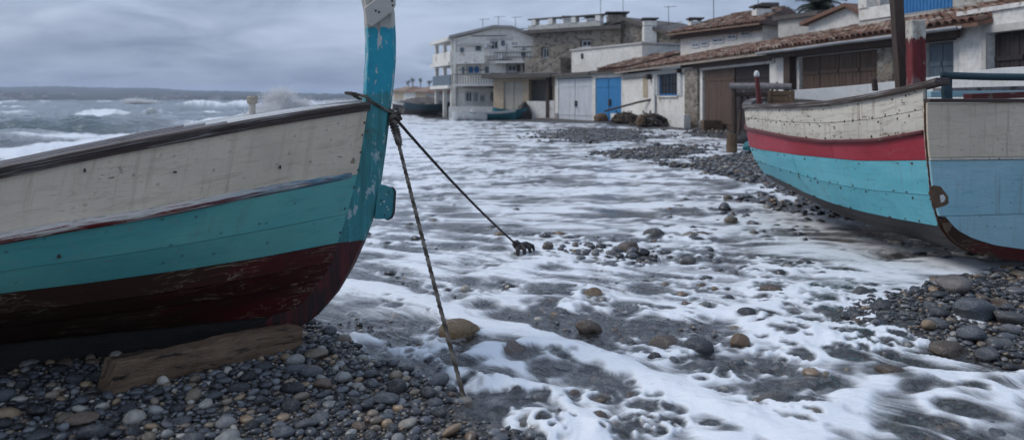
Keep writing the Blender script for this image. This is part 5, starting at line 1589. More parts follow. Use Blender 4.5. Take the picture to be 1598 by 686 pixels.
def antenna(parent, p, h, arms=True):
    m = MB(); p = Vector(p); m.tube([p, p + Vector((0, 0, h))], 0.022, 5)
    if arms:
        m.tube([p + Vector((-0.35, 0.05, h * 0.96)), p + Vector((0.6, -0.05, h * 0.98))], 0.015, 4)
        for k in range(5): 
            c = p + Vector((-0.25 + 0.19 * k, 0.03 - 0.02 * k, h * 0.965)); m.tube([c + Vector((0.0, -0.25, 0)), c + Vector((0.0, 0.25, 0))], 0.009, 4)
    return m.build('antenna', M_IRON, parent)
def hroot(fac, name, label, cat='house', u=None):
    q = fac.p(fac.L / 2 if u is None else u, 0, 0); return root(name, q, label, cat)
def fpx(fac, px): return fac.u(px)

VPX, CC = 640.0, 31.2 * (1147 - 640)
rowY = lambda px: CC / (px - VPX)

# --- white boathouse at the right edge
f = Fac(1497, rowY(1497) - 0.25, 1760, rowY(1760) - 0.2)
h = hroot(f, 'boathouse', 'peeling white boathouse with a dark boarded door at the right edge', u=1.5)
d0 = (f.u(1541), f.u(1640), -0.3, f.z(1570, 49))
f.wall('wall', M_PLASTER_OLD, h, 0, f.L, -0.45, 0, -0.3, 3.26, [d0])
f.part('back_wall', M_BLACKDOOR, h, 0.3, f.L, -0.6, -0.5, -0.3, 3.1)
f.part('parapet', M_PLASTER_OLD, h, -0.02, f.L, -0.5, 0.06, 3.262, 3.36)
f.part('lintel', M_PLASTER_GREY, h, d0[0] - 0.12, d0[1] + 0.1, 0.003, 0.05, d0[3] + 0.002, d0[3] + 0.16)
f.part('door_jamb', M_PLASTER_GREY, h, d0[0] - 0.14, d0[0] - 0.003, 0.003, 0.04, -0.3, d0[3])
wm = (d0[0] + d0[1]) / 2
f.planks(h, M_BLACKDOOR, d0[0] + 0.01, wm - 0.01, -0.22, -0.28, d0[3] - 0.02, 6)
f.planks(h, M_BLACKDOOR, wm + 0.01, d0[1] - 0.01, -0.22, -0.28, d0[3] - 0.02, 6)
f.part('upper_storey', M_PLASTER_GREY, h, f.u(1560), f.L, -4.5, -1.2, 3.36, 6.2)
f.window(h, M_BLUEPAINT, f.u(1575), f.u(1640), 4.3, 5.4, w=-1.19, nx=2, sill=False)

# --- long garage with gutter
f = Fac(1212, rowY(1212), 1497, rowY(1497))
h = hroot(f, 'garage', 'long garage with brown boarded doors, grey gutter and clay tile roof')
zt = 2.86
dA = (f.u(1247), f.u(1372), -0.2, f.z(1300, 84)); dB = (f.u(1444), f.u(1488), -0.2, f.z(1466, 66))
f.wall('wall', M_PLASTER_OLD, h, 0, f.L, -0.35, 0, -0.3, zt, [dA, dB])
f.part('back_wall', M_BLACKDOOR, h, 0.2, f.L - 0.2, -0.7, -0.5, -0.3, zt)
f.part('lintel_beam', M_DARKWOOD, h, f.u(1236), f.u(1492), 0.003, 0.10, dA[3] + 0.01, zt - 0.02, bevel=0.01)
n = 4
for k in range(n):
    a, b = dA[0] + (dA[1] - dA[0]) * k / n, dA[0] + (dA[1] - dA[0]) * (k + 1) / n
    f.planks(h, M_BROWNDOOR, a + 0.012, b - 0.012, -0.16, -0.2, dA[3] - 0.01, 6)
for k in range(2):
    a, b = dB[0] + (dB[1] - dB[0]) * k / 2, dB[0] + (dB[1] - dB[0]) * (k + 1) / 2
    f.planks(h, M_GREYBLUEDOOR, a + 0.012, b - 0.012, -0.14, -0.2, dB[3] - 0.01, 5)
f.part('timber_post', M_DARKWOOD, h, f.u(1233), f.u(1243), 0.02, 0.26, -0.3, zt - 0.02, bevel=0.02)
f.part('stone_pier', M_STONE, h, f.u(1374), f.u(1398), 0.004, 0.10, -0.3, dA[3])
rf = tiled_roof(f, h, -0.1, f.L + 1.3, 0.55, -3.6, 3.02, 4.05, singles=290)
f.part('fascia', M_DARKWOOD, h, -0.1, f.L + 0.4, 0.30, 0.36, 2.74, 2.93)
m = MB(); g = []
for k in range(13):
    u = -0.15 + (f.L + 1.0) * k / 12; g.append([f.p(u, 0.66 + 0.085 * math.cos(t), 2.965 + 0.010 * math.sin(k * 1.3) + 0.085 * math.sin(t)) for t in np.linspace(math.pi, 2 * math.pi, 7)] + [f.p(u, 0.66 + 0.065 * math.cos(t), 2.972 + 0.065 * math.sin(t)) for t in np.linspace(2 * math.pi, math.pi, 7)])
m.grid(g, closed_v=True); m.build('gutter', M_GUTTER, h, smooth=True)
# blue railing of the terrace behind, with its wall
f2 = Fac(1340, rowY(1340) + 3.5, 1560, rowY(1560) + 3.6)
t2 = hroot(f2, 'terrace_house', 'white rear house with a bright blue slatted balcony rail above the tile roof')
f2.wall('wall', M_PLASTER_GREY, t2, 0, f2.L, -4, 0, 0.0, 3.95)
f2.part('parapet', M_PLASTER, t2, f2.u(1342), f2.u(1400), -0.3, 0.05, 3.952, 4.35)
br = f2.part('balcony_rail', M_BLUEPAINT, t2, f2.u(1405), f2.u(1485), 0.02, 0.07, 4.72, 4.80)
for k in range(16):
    u = f2.u(1405) + (f2.u(1485) - f2.u(1405)) * k / 15; f2.part('slat', M_BLUEPAINT, br, u - 0.06, u + 0.05, 0.01, 0.045, 3.97, 4.715)
f2.part('upper_wall', M_PLASTER_GREY, t2, f2.u(1345), f2.L, -4, -1.6, 3.952, 6.0)
f2.part('pier', M_PLASTER, t2, f2.u(1343), f2.u(1356), -0.3, 0.1, 4.352, 5.3)

# --- white house with barred window and brown garage doors
f = Fac(972, rowY(972), 1212, rowY(1212))
h = hroot(f, 'white_cottage', 'low white cottage with barred blue window and weathered brown double doors')
zt = 2.82
dA = (f.u(1096), f.u(1201), -0.2, f.z(1150, 101)); wA = (f.u(1028), f.u(1058), f.z(1043, 150), f.z(1043, 113))
nA = (f.u(1003), f.u(1012), f.z(1007, 152), f.z(1007, 116))
f.wall('wall', M_PLASTER, h, 0, f.L - 0.01, -0.35, 0, -0.3, zt, [dA, wA])
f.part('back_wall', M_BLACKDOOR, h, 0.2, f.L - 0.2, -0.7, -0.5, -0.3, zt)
f.window(h, M_BLUEPAINT, wA[0] + 0.02, wA[1] - 0.02, wA[2] + 0.02, wA[3] - 0.02, nx=2, ny=2, bars=6, fw=0.1)
mid = (dA[0] + dA[1]) / 2
f.planks(h, M_BROWNDOOR, dA[0] + 0.01, mid - 0.02, -0.14, -0.2, dA[3] - 0.02, 7)
f.planks(h, M_BLACKDOOR, mid + 0.02, dA[1] - 0.01, -0.18, -0.2, dA[3] - 0.02, 7)
f.part('lintel_beam', M_DARKWOOD, h, f.u(1084), f.u(1207), 0.003, 0.14, dA[3] + 0.01, dA[3] + 0.22, bevel=0.02)
f.part('stone_pier', M_STONE, h, f.u(1072), f.u(1092), 0.004, 0.12, -0.3, f.z(1082, 107))
f.part('ochre_panel', M_OCHRE, h, f.u(1004), f.u(1011), 0.003, 0.03, f.z(1007, 152), f.z(1007, 116))
f.part('render_band', M_PLASTER_GREY, h, 0.05, f.L - 0.1, 0.003, 0.05, zt - 0.22, zt - 0.02)
f.part('wall_lamp', M_IRON, h, f.u(1064) - 0.1, f.u(1064) + 0.1, 0.003, 0.25, f.z(1064, 114), f.z(1064, 107))
f.part('wall_lamp', M_IRON, h, f.u(1016) - 0.15, f.u(1016) + 0.15, 0.003, 0.25, f.z(1016, 124), f.z(1016, 116))
tiled_roof(f, h, -0.4, f.L - 0.12, 0.45, -4.6, 2.98, 4.15, singles=290)
for a_, b_ in ((1021, 1027.5), (1058.5, 1065)): 
    sh_ = f.part('shutter', M_WHITEDOOR, h, f.u(a_), f.u(b_), 0.003, 0.06, wA[2] + 0.02, wA[3] - 0.02)
    for q_ in range(7): f.part('louvre', M_PLASTER, sh_, f.u(a_) + 0.08, f.u(b_) - 0.08, 0.063, 0.085, wA[2] + 0.12 + q_ * (wA[3] - wA[2] - 0.2) / 7, wA[2] + 0.22 + q_ * (wA[3] - wA[2] - 0.2) / 7)
f.part('damp_plinth', M_CONCRETE, h, 0.02, dA[0] - 0.02, 0.003, 0.07, -0.3, 0.35)
f.part('downpipe', M_GUTTER, h, f.u(1016) + 0.9, f.u(1016) + 1.0, 0.003, 0.11, 0.3, zt - 0.25)
f.part('cable', M_IRON, h, 0.2, dA[0] - 0.3, 0.052, 0.08, zt - 0.30, zt - 0.27)
# low masonry in front
f.part('garden_wall', M_PLASTER_OLD, h, f.u(1060), f.u(1094), 0.5, 0.8, -0.3, f.z(1077, 178))
f.part('plinth', M_PLASTER, h, f.u(978), f.u(1010), 0.3, 1.0, -0.3, f.z(994, 178))

# --- blue garage and white garage
f = Fac(866, 56.0, 972, rowY(972))
hb = hroot(f, 'blue_door_garage', 'white garage with bright blue double doors', u=f.u(950))
dA = (f.u(929), f.u(973) - 0.25, -0.35, f.z(950, 121))
ub = f.u(925.5)
zt = 2.95
f.wall('wall', M_PLASTER, hb, ub, f.L - 0.01, -0.35, 0, -0.45, zt, [dA])
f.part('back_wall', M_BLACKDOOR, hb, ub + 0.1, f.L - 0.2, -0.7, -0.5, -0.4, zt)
mid = (dA[0] + dA[1]) / 2
f.planks(hb, M_BLUEDOOR, dA[0] + 0.01, mid - 0.03, -0.1, -0.3, dA[3] - 0.02, 6)
f.planks(hb, M_BLUEDOOR, mid + 0.03, dA[1] - 0.01, -0.1, -0.3, dA[3] - 0.02, 6, handle=(mid + 0.05, mid + 0.3, -0.05, 0.03, 0.9, 1.3))
f.part('roof_slab', M_SLAB, hb, ub - 0.05, f.L - 0.1, -3, 0.25, zt + 0.002, zt + 0.22)
tiled_roof(f, hb, f.u(938), f.L + 1.2, 0.3, -4.0, zt + 0.26, zt + 1.35, singles=0)
hw = hroot(f, 'white_door_garage', 'white garage with peeling white double doors left of the blue one', u=f.u(895))
dA = (f.u(871), f.u(924), -0.35, f.z(897, 121))
f.wall('wall', M_PLASTER, hw, 0, ub - 0.01, -0.35, 0, -0.45, zt - 0.02, [dA])
f.part('back_wall', M_BLACKDOOR, hw, 0.1, ub - 0.2, -0.7, -0.5, -0.4, zt - 0.02)
mid = (dA[0] + dA[1]) / 2
f.planks(hw, M_WHITEDOOR, dA[0] + 0.01, mid - 0.03, -0.1, -0.3, dA[3] - 0.02, 6)
f.planks(hw, M_WHITEDOOR, mid + 0.03, dA[1] - 0.01, -0.1, -0.3, dA[3] - 0.02, 6, handle=(mid + 0.05, mid + 0.3, -0.05, 0.03, 0.8, 1.2))
f.part('damp_plinth', M_CONCRETE, hw, 0.02, dA[0] - 0.02, 0.003, 0.07, -0.45, 0.3); f.part('cable', M_IRON, hw, 0.1, ub - 0.1, 0.003, 0.04, zt - 0.2, zt - 0.17)
f.part('roof_slab', M_SLAB, hw, -0.3, ub - 0.06, -3, 0.35, zt - 0.018, zt + 0.18)
# upper white terrace box
f3 = Fac(892, 58.0, 1002, 50.5)
h3 = hroot(f3, 'roof_terrace', 'white walled roof terrace above the blue and white garages')
zb, z1 = 2.9, f3.z(930, 76)
f3.wall('wall', M_PLASTER, h3, 0, f3.L, -4.5, 0, zb, z1, [])
f3.part('coping', M_PLASTER_GREY, h3, -0.1, f3.L + 0.1, -4.6, 0.1, z1 + 0.002, z1 + 0.12)
f3.part('slot_window', M_GLASS, h3, f3.u(907), f3.u(910.5), 0.003, 0.03, f3.z(908, 92), f3.z(908, 84))

# --- stone house
f = Fac(832, 62.0, 968, 57.5)
h = hroot(f, 'stone_house', 'rubble stone house with roof terrace, gable and several chimneys')
zt = f.z(890, 50)
ws = [(f.u(844), f.u(856), f.z(850, 92), f.z(850, 74)), (f.u(905), f.u(922), f.z(913, 74), f.z(913, 62))]
f.wall('wall', M_STONE, h, 0, f.L, -0.5, 0, -0.5, zt, ws)
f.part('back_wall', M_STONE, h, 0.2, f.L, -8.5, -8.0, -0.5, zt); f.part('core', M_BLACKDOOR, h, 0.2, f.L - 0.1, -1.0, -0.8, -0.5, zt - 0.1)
for w_ in ws: f.window(h, M_WHITEDOOR, w_[0] + 0.03, w_[1] - 0.03, w_[2] + 0.03, w_[3] - 0.03, w=-0.3, nx=2, fw=0.12)
f.part('roof_slab', M_SLAB, h, -0.5, f.L + 0.3, -8.5, 0.55, zt + 0.002, zt + 0.28)
f.part('parapet', M_PLASTER_GREY, h, -0.3, f.u(940), -0.2, 0.30, zt + 0.282, zt + 0.66)
for px in (836, 862, 898, 936): f.part('parapet_post', M_PLASTER, h, f.u(px) - 0.2, f.u(px) + 0.2, -0.25, 0.35, zt + 0.662, zt + 1.10)
f.part('terrace_rail', M_SLAB, h, -0.3, f.u(944), -0.25, 0.35, zt + 1.102, zt + 1.20)
f.part('balcony', M_STONE, h, f.u(834), f.u(889), 0.0, 1.4, f.z(860, 114), f.z(860, 92))
f.part('balcony_slab', M_CONCRETE, h, f.u(830), f.u(892), 0.0, 1.6, f.z(860, 117.5), f.z(860, 114) - 0.004)
for px, y0 in ((862, 20), (899, 20), (938, 14)):
    chimney(h, f.p(f.u(px), -2.5, 0)[:2], 0.45 if px != 938 else 0.7, zt + 0.28, f.z(px, y0 + 6), M_STONE if px == 938 else M_PLASTER)
for px in (898.5, 935): antenna(h, f.p(f.u(px), -4, zt), 5.0 if px > 930 else 4.2, False)
# gable wing to the right
f4 = Fac(945, 59.0, 1057, 54.0)
zt4 = f4.z(1000, 62)
f4.wall('gable_wing_wall', M_STONE, h, 0.3, f4.L, -0.5, 0, -0.4, zt4, [(f4.u(951), f4.u(972), f4.z(961, 77), f4.z(961, 61) - 0.0)])
f4.window(h, M_PLASTER, f4.u(951) + 0.04, f4.u(972) - 0.04, f4.z(961, 77) + 0.04, f4.z(961, 61) - 0.04, w=-0.25, nx=2, fw=0.16)
m = MB(); pk = (f4.u(978), f4.z(978, 33))
m.prism([(f4.u(945), zt4 + 0.002), (f4.u(1056), zt4 + 0.002), (f4.u(1040), f4.z(1040, 55)), pk, (f4.u(945), f4.z(945, 44))], lambda u, z, w: f4.p(u, w, z), -0.45, -0.02); m.build('gable', M_STONE, h)
m = MB()
def roof_strip(ua, za, ub_, zb_, mat=M_SLAB, name='roof_edge'):
    m = MB(); m.hexa([f4.p(ua, 0.4, za), f4.p(ub_, 0.4, zb_), f4.p(ub_, -7, zb_), f4.p(ua, -7, za), f4.p(ua, 0.4, za + 0.28), f4.p(ub_, 0.4, zb_ + 0.28), f4.p(ub_, -7, zb_ + 0.28), f4.p(ua, -7, za + 0.28)]); m.build(name, mat, h)
roof_strip(f4.u(943), f4.z(943, 44), pk[0], pk[1] + 0.0); roof_strip(pk[0], pk[1] + 0.001, f4.u(1060), f4.z(1060, 60))
f4.part('cable', M_IRON, h, 0.5, f4.L - 0.3, 0.003, 0.05, f4.z(1000, 84), f4.z(1000, 83)); f4.part('stone_buttress', M_STONE, h, f4.u(1000), f4.u(1012), 0.003, 0.6, -0.3, f4.z(1006, 66))
chimney(h, f4.p(f4.u(1016), 0.2, 0)[:2], 0.45, -0.3 + 4.0, f4.z(1016, 34), M_PLASTER)
antenna(h, f4.p(f4.u(1004), -3, f4.z(1004, 45)), 1.9)

# --- low porch house
f = Fac(770, 60.5, 866, 56.5)
h = hroot(f, 'porch_house', 'low ochre house with cream door and shaded porch beside the stone house')
zt = f.z(820, 122)
dA = (f.u(786), f.u(816), -0.4, f.z(800, 128)); dP = (f.u(825), f.u(862), -0.4, f.z(840, 124))
f.wall('wall', M_OCHRE, h, 0, f.L, -0.35, 0, -0.6, zt, [dA, dP])
f.planks(h, M_CREAMDOOR, dA[0], (dA[0] + dA[1]) / 2 - 0.03, -0.15, -0.4, dA[3], 6); f.planks(h, M_CREAMDOOR, (dA[0] + dA[1]) / 2 + 0.03, dA[1], -0.15, -0.4, dA[3], 6)
f.part('porch_back', M_PLASTER_GREY, h, 0.2, f.L, -2.2, -2.0, -0.5, zt)
f.window(h, M_GREYBLUEDOOR, f.u(832), f.u(846), f.z(838, 158), f.z(838, 132), w=-1.98, nx=2, sill=False)
f.part('porch_wall', M_PLASTER, h, f.u(826), f.u(856), 0.05, 0.3, -0.6, f.z(840, 158))
f.part('porch_wall', M_PLASTER, h, f.u(861), f.u(869), 0.05, 0.3, -0.6, f.z(865, 157))
f.part('porch_post', M_DARKWOOD, h, f.u(856) + 0.01, f.u(861) - 0.01, 0.0, 0.35, -0.6, zt)
f.part('roof_slab', M_SLAB, h, -0.6, f.L + 0.2, -6, 0.8, zt + 0.002, zt + 0.32)

# --- white three storey house
f = Fac(708, 64.0, 834, 62.5)
h = hroot(f, 'apartment_house', 'white three storey house with blue shutters and sea side balconies')
z0 = -0.6
eL, pkx, eR = f.z(708, 61), 772, f.z(834, 60)
wb = (f.u(728), f.u(750), f.z(739, 117), f.z(739, 101)); wt = (f.u(765), f.u(778), f.z(771, 78), f.z(771, 63)); ws_ = (f.u(792), f.u(806), f.z(799, 112), f.z(799, 101)); wt2 = (f.u(799), f.u(807), f.z(803, 70.5), f.z(803, 66.5))
w1 = (f.u(726), f.u(737), f.z(731, 160), f.z(731, 143)); w2 = (f.u(739), f.u(747), f.z(743, 160), f.z(743, 144)); w3 = (f.u(749), f.u(757), f.z(753, 160), f.z(753, 148)); w4 = (f.u(765), f.u(776), f.z(770, 160), f.z(770, 142))
zt = f.z(770, 62)
f.wall('wall', M_PLASTER, h, 0, f.L, -0.4, 0, z0, zt, [wb, wt, ws_, wt2, w1, w2, w3, w4])
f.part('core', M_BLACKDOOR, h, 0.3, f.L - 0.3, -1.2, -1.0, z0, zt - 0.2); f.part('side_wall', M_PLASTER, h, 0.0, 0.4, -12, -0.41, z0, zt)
f.window(h, M_PLASTER, *[wb[0] + 0.05, wb[1] - 0.05, wb[2] + 0.05, wb[3] - 0.05], nx=2, glass=M_BLUEPAINT, fw=0.1)
for w_ in (wt, ws_, wt2, w1, w2, w3, w4): f.window(h, M_WHITEDOOR, w_[0] + 0.03, w_[1] - 0.03, w_[2] + 0.03, w_[3] - 0.03, nx=2, fw=0.08, sill=w_ is not wt2)
m = MB(); m.prism([(0, zt + 0.002), (f.L, zt + 0.002), (f.L, f.z(834, 59)), (f.u(800), f.z(800, 45)), (f.u(772), f.z(772, 44)), (f.u(735), f.z(735, 54)), (0, f.z(708, 60))], lambda u, z, w: f.p(u, w, z), -0.4, -0.0); m.build('gable', M_PLASTER, h)
def slope(ua, za, ub_, zb_):
    m = MB(); m.hexa([f.p(ua, 0.35, za), f.p(ub_, 0.35, zb_), f.p(ub_, -12, zb_), f.p(ua, -12, za), f.p(ua, 0.35, za + 0.22), f.p(ub_, 0.35, zb_ + 0.22), f.p(ub_, -12, zb_ + 0.22), f.p(ua, -12, za + 0.22)]); m.build('roof_slab', M_CONCRETE, h)
slope(-0.3, f.z(708, 60), f.u(772), f.z(772, 44)); slope(f.u(772), f.z(772, 44) + .002, f.u(800), f.z(800, 45)); slope(f.u(800), f.z(800, 45) + .004, f.L + 0.2, f.z(834, 59))
def balcony(u0, u1, wd, zf, hh=1.0, rail=M_PLASTER, solid=True):
    b = f.part('balcony', M_PLASTER, h, u0, u1, 0.003, wd, zf - 0.18, zf)
    if solid: f.part('balustrade', rail, b, u0, u1, wd - 0.12, wd - 0.003, zf + 0.002, zf + hh)
    else:
        f.part('handrail', M_IRON, b, u0, u1, wd - 0.08, wd - 0.03, zf + hh - 0.05, zf + hh)
        k = int((u1 - u0) / 0.22)
        for i in range(k + 1): f.part('baluster', M_IRON, b, u0 + (u1 - u0) * i / k - 0.015, u0 + (u1 - u0) * i / k + 0.015, wd - 0.07, wd - 0.04, zf + 0.002, zf + hh - 0.052)
balcony(f.u(714), f.u(762), 1.2, f.z(735, 97), 0.75)
balcony(f.u(713), f.u(790), 1.3, f.z(750, 131.5), 0.8, solid=False)
balcony(f.u(770), f.u(815), 1.1, f.z(790, 128), 0.7, solid=False)
f.part('awning', M_SLAB, h, f.u(733), f.u(772), 0.003, 1.9, f.z(750, 137) - 0.05, f.z(750, 134.5) - 0.05)
f.part('garden_wall', M_PLASTER, h, f.u(713), f.u(792), 2.0, 2.3, z0, f.z(750, 166))
for (a, b, py) in ((722, 790, 88), (712, 832, 99), (760, 800, 60), (770, 830, 81), (716, 770, 70)): f.part('string_course', M_PLASTER_GREY, h, f.u(a), f.u(b), 0.003, 0.12, f.z(760, py) - 0.08, f.z(760, py) + 0.08)
f.part('pipe', M_PLASTER_GREY, h, f.u(711), f.u(713), 0.003, 0.15, z0, zt)
f.part('plinth', M_PLASTER_GREY, h, -0.02, f.L - 0.02, 0.003, 0.06, z0, z0 + 0.9)
f.part('air_conditioner', M_WHITEDOOR, h, f.u(780), f.u(786), 0.003, 0.4, f.z(783, 92), f.z(783, 86)); f.part('air_conditioner', M_WHITEDOOR, h, f.u(757), f.u(762), 0.003, 0.4, f.z(760, 75), f.z(760, 70))
f.part('downpipe', M_GUTTER, h, f.u(790), f.u(791), 0.003, 0.12, z0 + 1, zt - 0.3); f.part('downpipe', M_SLAB, h, f.u(817), f.u(818), 0.003, 0.12, z0 + 1, zt - 0.6)
for (x0_, x1_, y_) in ((716, 760, 109), (760, 800, 94), (790, 832, 90), (800, 832, 74), (735, 790, 56)): f.part('cable', M_IRON, h, f.u(x0_), f.u(x1_), 0.003, 0.05, f.z(770, y_) - 0.02, f.z(770, y_) + 0.03)
f.part('shutter', M_BROWNDOOR, h, f.u(806.5), f.u(812), 0.003, 0.06, f.z(809, 112), f.z(809, 101)); f.part('ground_door', M_GREYBLUEDOOR, h, f.u(780), f.u(786), 0.003, 0.06, z0 + 0.91, z0 + 2.9)
f.part('roof_tank', M_CONCRETE, h, f.u(806), f.u(814), -4, -3, f.z(810, 52), f.z(810, 44))
for (x0_, x1_, y0_, y1_) in ((718, 724, 74, 85), (742, 751, 68, 79), (782, 788, 64, 72), (813, 821, 78, 88), (757, 763, 104, 114), (816, 822, 100, 110), (721, 725, 104, 115)):
    f.window(h, M_GREYBLUEDOOR, f.u(x0_), f.u(x1_), f.z(770, y1_), f.z(770, y0_), w=0.004, nx=2, fw=0.09, sill=False)
balcony(f.u(776), f.u(831), 1.0, f.z(800, 96), 0.7, solid=False)
# sea side balcony stack
f5 = Fac(682, 69.5, 708, 64.3)
g0, g1, g2, g3 = -0.6, f5.z(695, 136), f5.z(695, 101), f5.z(695, 64)
f5.wall('balcony_tower_wall', M_PLASTER, h, 0.2, f5.L, -2.0, -1.6, -0.6, g3, [])
for i, (zf, mat) in enumerate(((g1, M_IRON), (g2, M_PLASTER), (g3, None))):
    f5.part('floor_slab', M_PLASTER, h, -0.6, f5.L - 0.01, -1.59, 0.5, zf - 0.16, zf + 0.12)
    if mat: 
        b = f5.part('balustrade', M_GREYBLUEDOOR if i == 0 else M_PLASTER, h, -0.4, f5.L - 0.1, 0.2, 0.3, zf + 0.122, zf + 1.0)
for u in (0.0, f5.L * 0.5, f5.L - 0.35):
    f5.part('pillar', M_PLASTER, h, u, u + 0.3, -0.1, 0.2, -0.6, g1 - 0.162); f5.part('pillar', M_PLASTER, h, u, u + 0.25, -0.1, 0.19, g1 + 0.122, g2 - 0.162); f5.part('pillar', M_PLASTER, h, u, u + 0.25, -0.1, 0.19, g2 + 0.122, g3 - 0.162)
for zf in (-0.4, g1 + 0.15, g2 + 0.15):
    f5.part('balcony_door', M_GREYBLUEDOOR, h, f5.L * 0.35, f5.L * 0.75, -1.597, -1.5, zf, zf + 1.9)
f5.part('recess_shade', M_BROWNDOOR, h, 0.3, f5.L * 0.345, -1.597, -1.3, g1 + 0.13, g2 - 0.17); f5.part('recess_shade', M_BROWNDOOR, h, f5.L * 0.755, f5.L - 0.1, -1.597, -1.3, g1 + 0.13, g2 - 0.17)  # dark brown slabs standing in for the shade inside the middle balcony recess
for px, y0, hh in ((734, 52, 1.6), (760, 46, 1.5), (788, 45, 1.4)): antenna(h, f.p(f.u(px), -4, f.z(px, y0)), hh)
f.part('roof_rail', M_IRON, h, f.u(735), f.u(828), -3.05, -3.0, f.z(780, 41), f.z(780, 40)); f.part('stair_head', M_PLASTER, h, f.u(724), f.u(742), -6, -3.1, f.z(733, 58), f.z(733, 41))
for px in (742, 756, 770, 785, 800, 815): f.part('rail_post', M_IRON, h, f.u(px) - 0.03, f.u(px) + 0.03, -3.05, -3.0, f.z(px, 52), f.z(780, 41) - 0.003)
for px in (822, 828): chimney(h, f.p(f.u(px), -2, 0)[:2], 0.2, f.z(px, 60), f.z(px, 46), M_PLASTER_GREY)

# --- hip roofed white house behind the cottage
f = Fac(1062, 46.0, 1190, 40.0)
h = hroot(f, 'hip_roof_house', 'white house with low brown hip roof rising behind the cottage')
zt = f.z(1120, 46)
ww = [(f.u(a), f.u(b), f.z(1130, y + 9), f.z(1130, y)) for a, b, y in ((1080, 1092, 62), (1094, 1106, 61), (1112, 1130, 58), (1136, 1150, 55), (1156, 1172, 52))]
f.wall('wall', M_PLASTER, h, 0, f.L, -0.4, 0, 0.0, zt, [])
f6 = Fac(1190, 40.0, 1262, 42.5); zt6 = zt
f6.wall('side_wall', M_PLASTER, h, 0.01, f6.L, -0.4, 0, 0.0, zt - 0.01)
for (a, b, c, d) in ww: f.window(h, M_WHITEDOOR, a, b, c, d, w=0.004, nx=2, fw=0.1, sill=False, glass=M_GREYBLUEDOOR)
ctr = f.p(f.L * 0.62, -3.4, f.z(1165, 12) + 0.35)
rf_m = MB(); c = [f.p(-0.6, 0.6, zt - 0.05), f.p(f.L + 0.4, 0.6, zt - 0.05), f6.p(f6.L + 0.3, 0.3, zt - 0.05), f.p(-0.6, -7.5, zt - 0.05)]
ra, rb_ = f.p(f.L * 0.45, -3.4, f.z(1150, 13) + 0.2), f.p(f.L * 0.8, -3.2, f.z(1150, 13) + 0.2)
rf_m.add(c + [ra, rb_], [(0, 1, 5, 4), (1, 2, 5), (2, 3, 4, 5), (3, 0, 4), (0, 3, 2, 1)]); rfo = rf_m.build('roof', M_TILE, h)
L_r2 = math.hypot(4.0, ra[2] - zt)
tiled_roof(f, h, -0.6, f.L + 0.4, 0.62, -3.3, zt, ra[2] + 0.03, singles=0, name='front_slope', hip=f.L * 0.30, pitch_u=0.26)
f.part('fascia', M_DARKWOOD, h, -0.55, f.L + 0.3, 0.3, 0.36, zt - 0.35, zt - 0.12)
chimney(h, f6.p(f6.u(1219), -1.2, 0)[:2], 0.42, zt - 0.5, f.z(1150, 3) - 1.6 + 1.2, M_PLASTER); chimney(h, f.p(f.u(1064), -1, 0)[:2], 0.35, zt - 1.5, f.z(1064, 33), M_PLASTER)
chimney(h, f.p(f.L * 0.55, -3.3, 0)[:2], 0.5, ra[2] - 0.3, ra[2] + 0.35, M_SLAB, cap=False)
antenna(h, f.p(f.u(1103), -0.5, zt), 1.9); antenna(h, f.p(f.u(1140), -2, zt), 3.2, False)
# --- gabled white house further right
f = Fac(1262, 36.0, 1350, 33.0)
h = hroot(f, 'gable_house', 'small white gabled house beside the palm behind the garage roof')
zt = f.z(1300, 34)
f.wall('wall', M_PLASTER, h, 0, f.L, -5, 0, 0.0, zt)
m = MB(); m.prism([(0, zt + 0.002), (f.L, zt + 0.002), (f.u(1325), f.z(1325, 11))], lambda u, z, w: f.p(u, w, z), -5, 0); m.build('gable', M_PLASTER, h)
for (ua, za, ub_, zb_) in ((-0.3, zt - 0.05, f.u(1325), f.z(1325, 11)), (f.u(1325), f.z(1325, 11) + .002, f.L + 0.3, zt - 0.1)):
    m = MB(); m.hexa([f.p(ua, 0.3, za), f.p(ub_, 0.3, zb_), f.p(ub_, -5.2, zb_), f.p(ua, -5.2, za), f.p(ua, 0.3, za + 0.16), f.p(ub_, 0.3, zb_ + 0.16), f.p(ub_, -5.2, zb_ + 0.16), f.p(ua, -5.2, za + 0.16)]); m.build('roof', M_TILE, h)
f.part('side_extension', M_PLASTER_GREY, h, f.u(1190), -0.31, -6, -1.0, 0, f.z(1230, 26))
f.part('extension_roof', M_SLAB, h, f.u(1186), -0.30, -6.2, -0.8, f.z(1230, 26) + 0.002, f.z(1230, 26) + 0.2)
chimney(h, f.p(f.u(1352), -1, 0)[:2], 0.32, zt - 1, f.z(1350, 2) + 0.6, M_PLASTER_GREY)

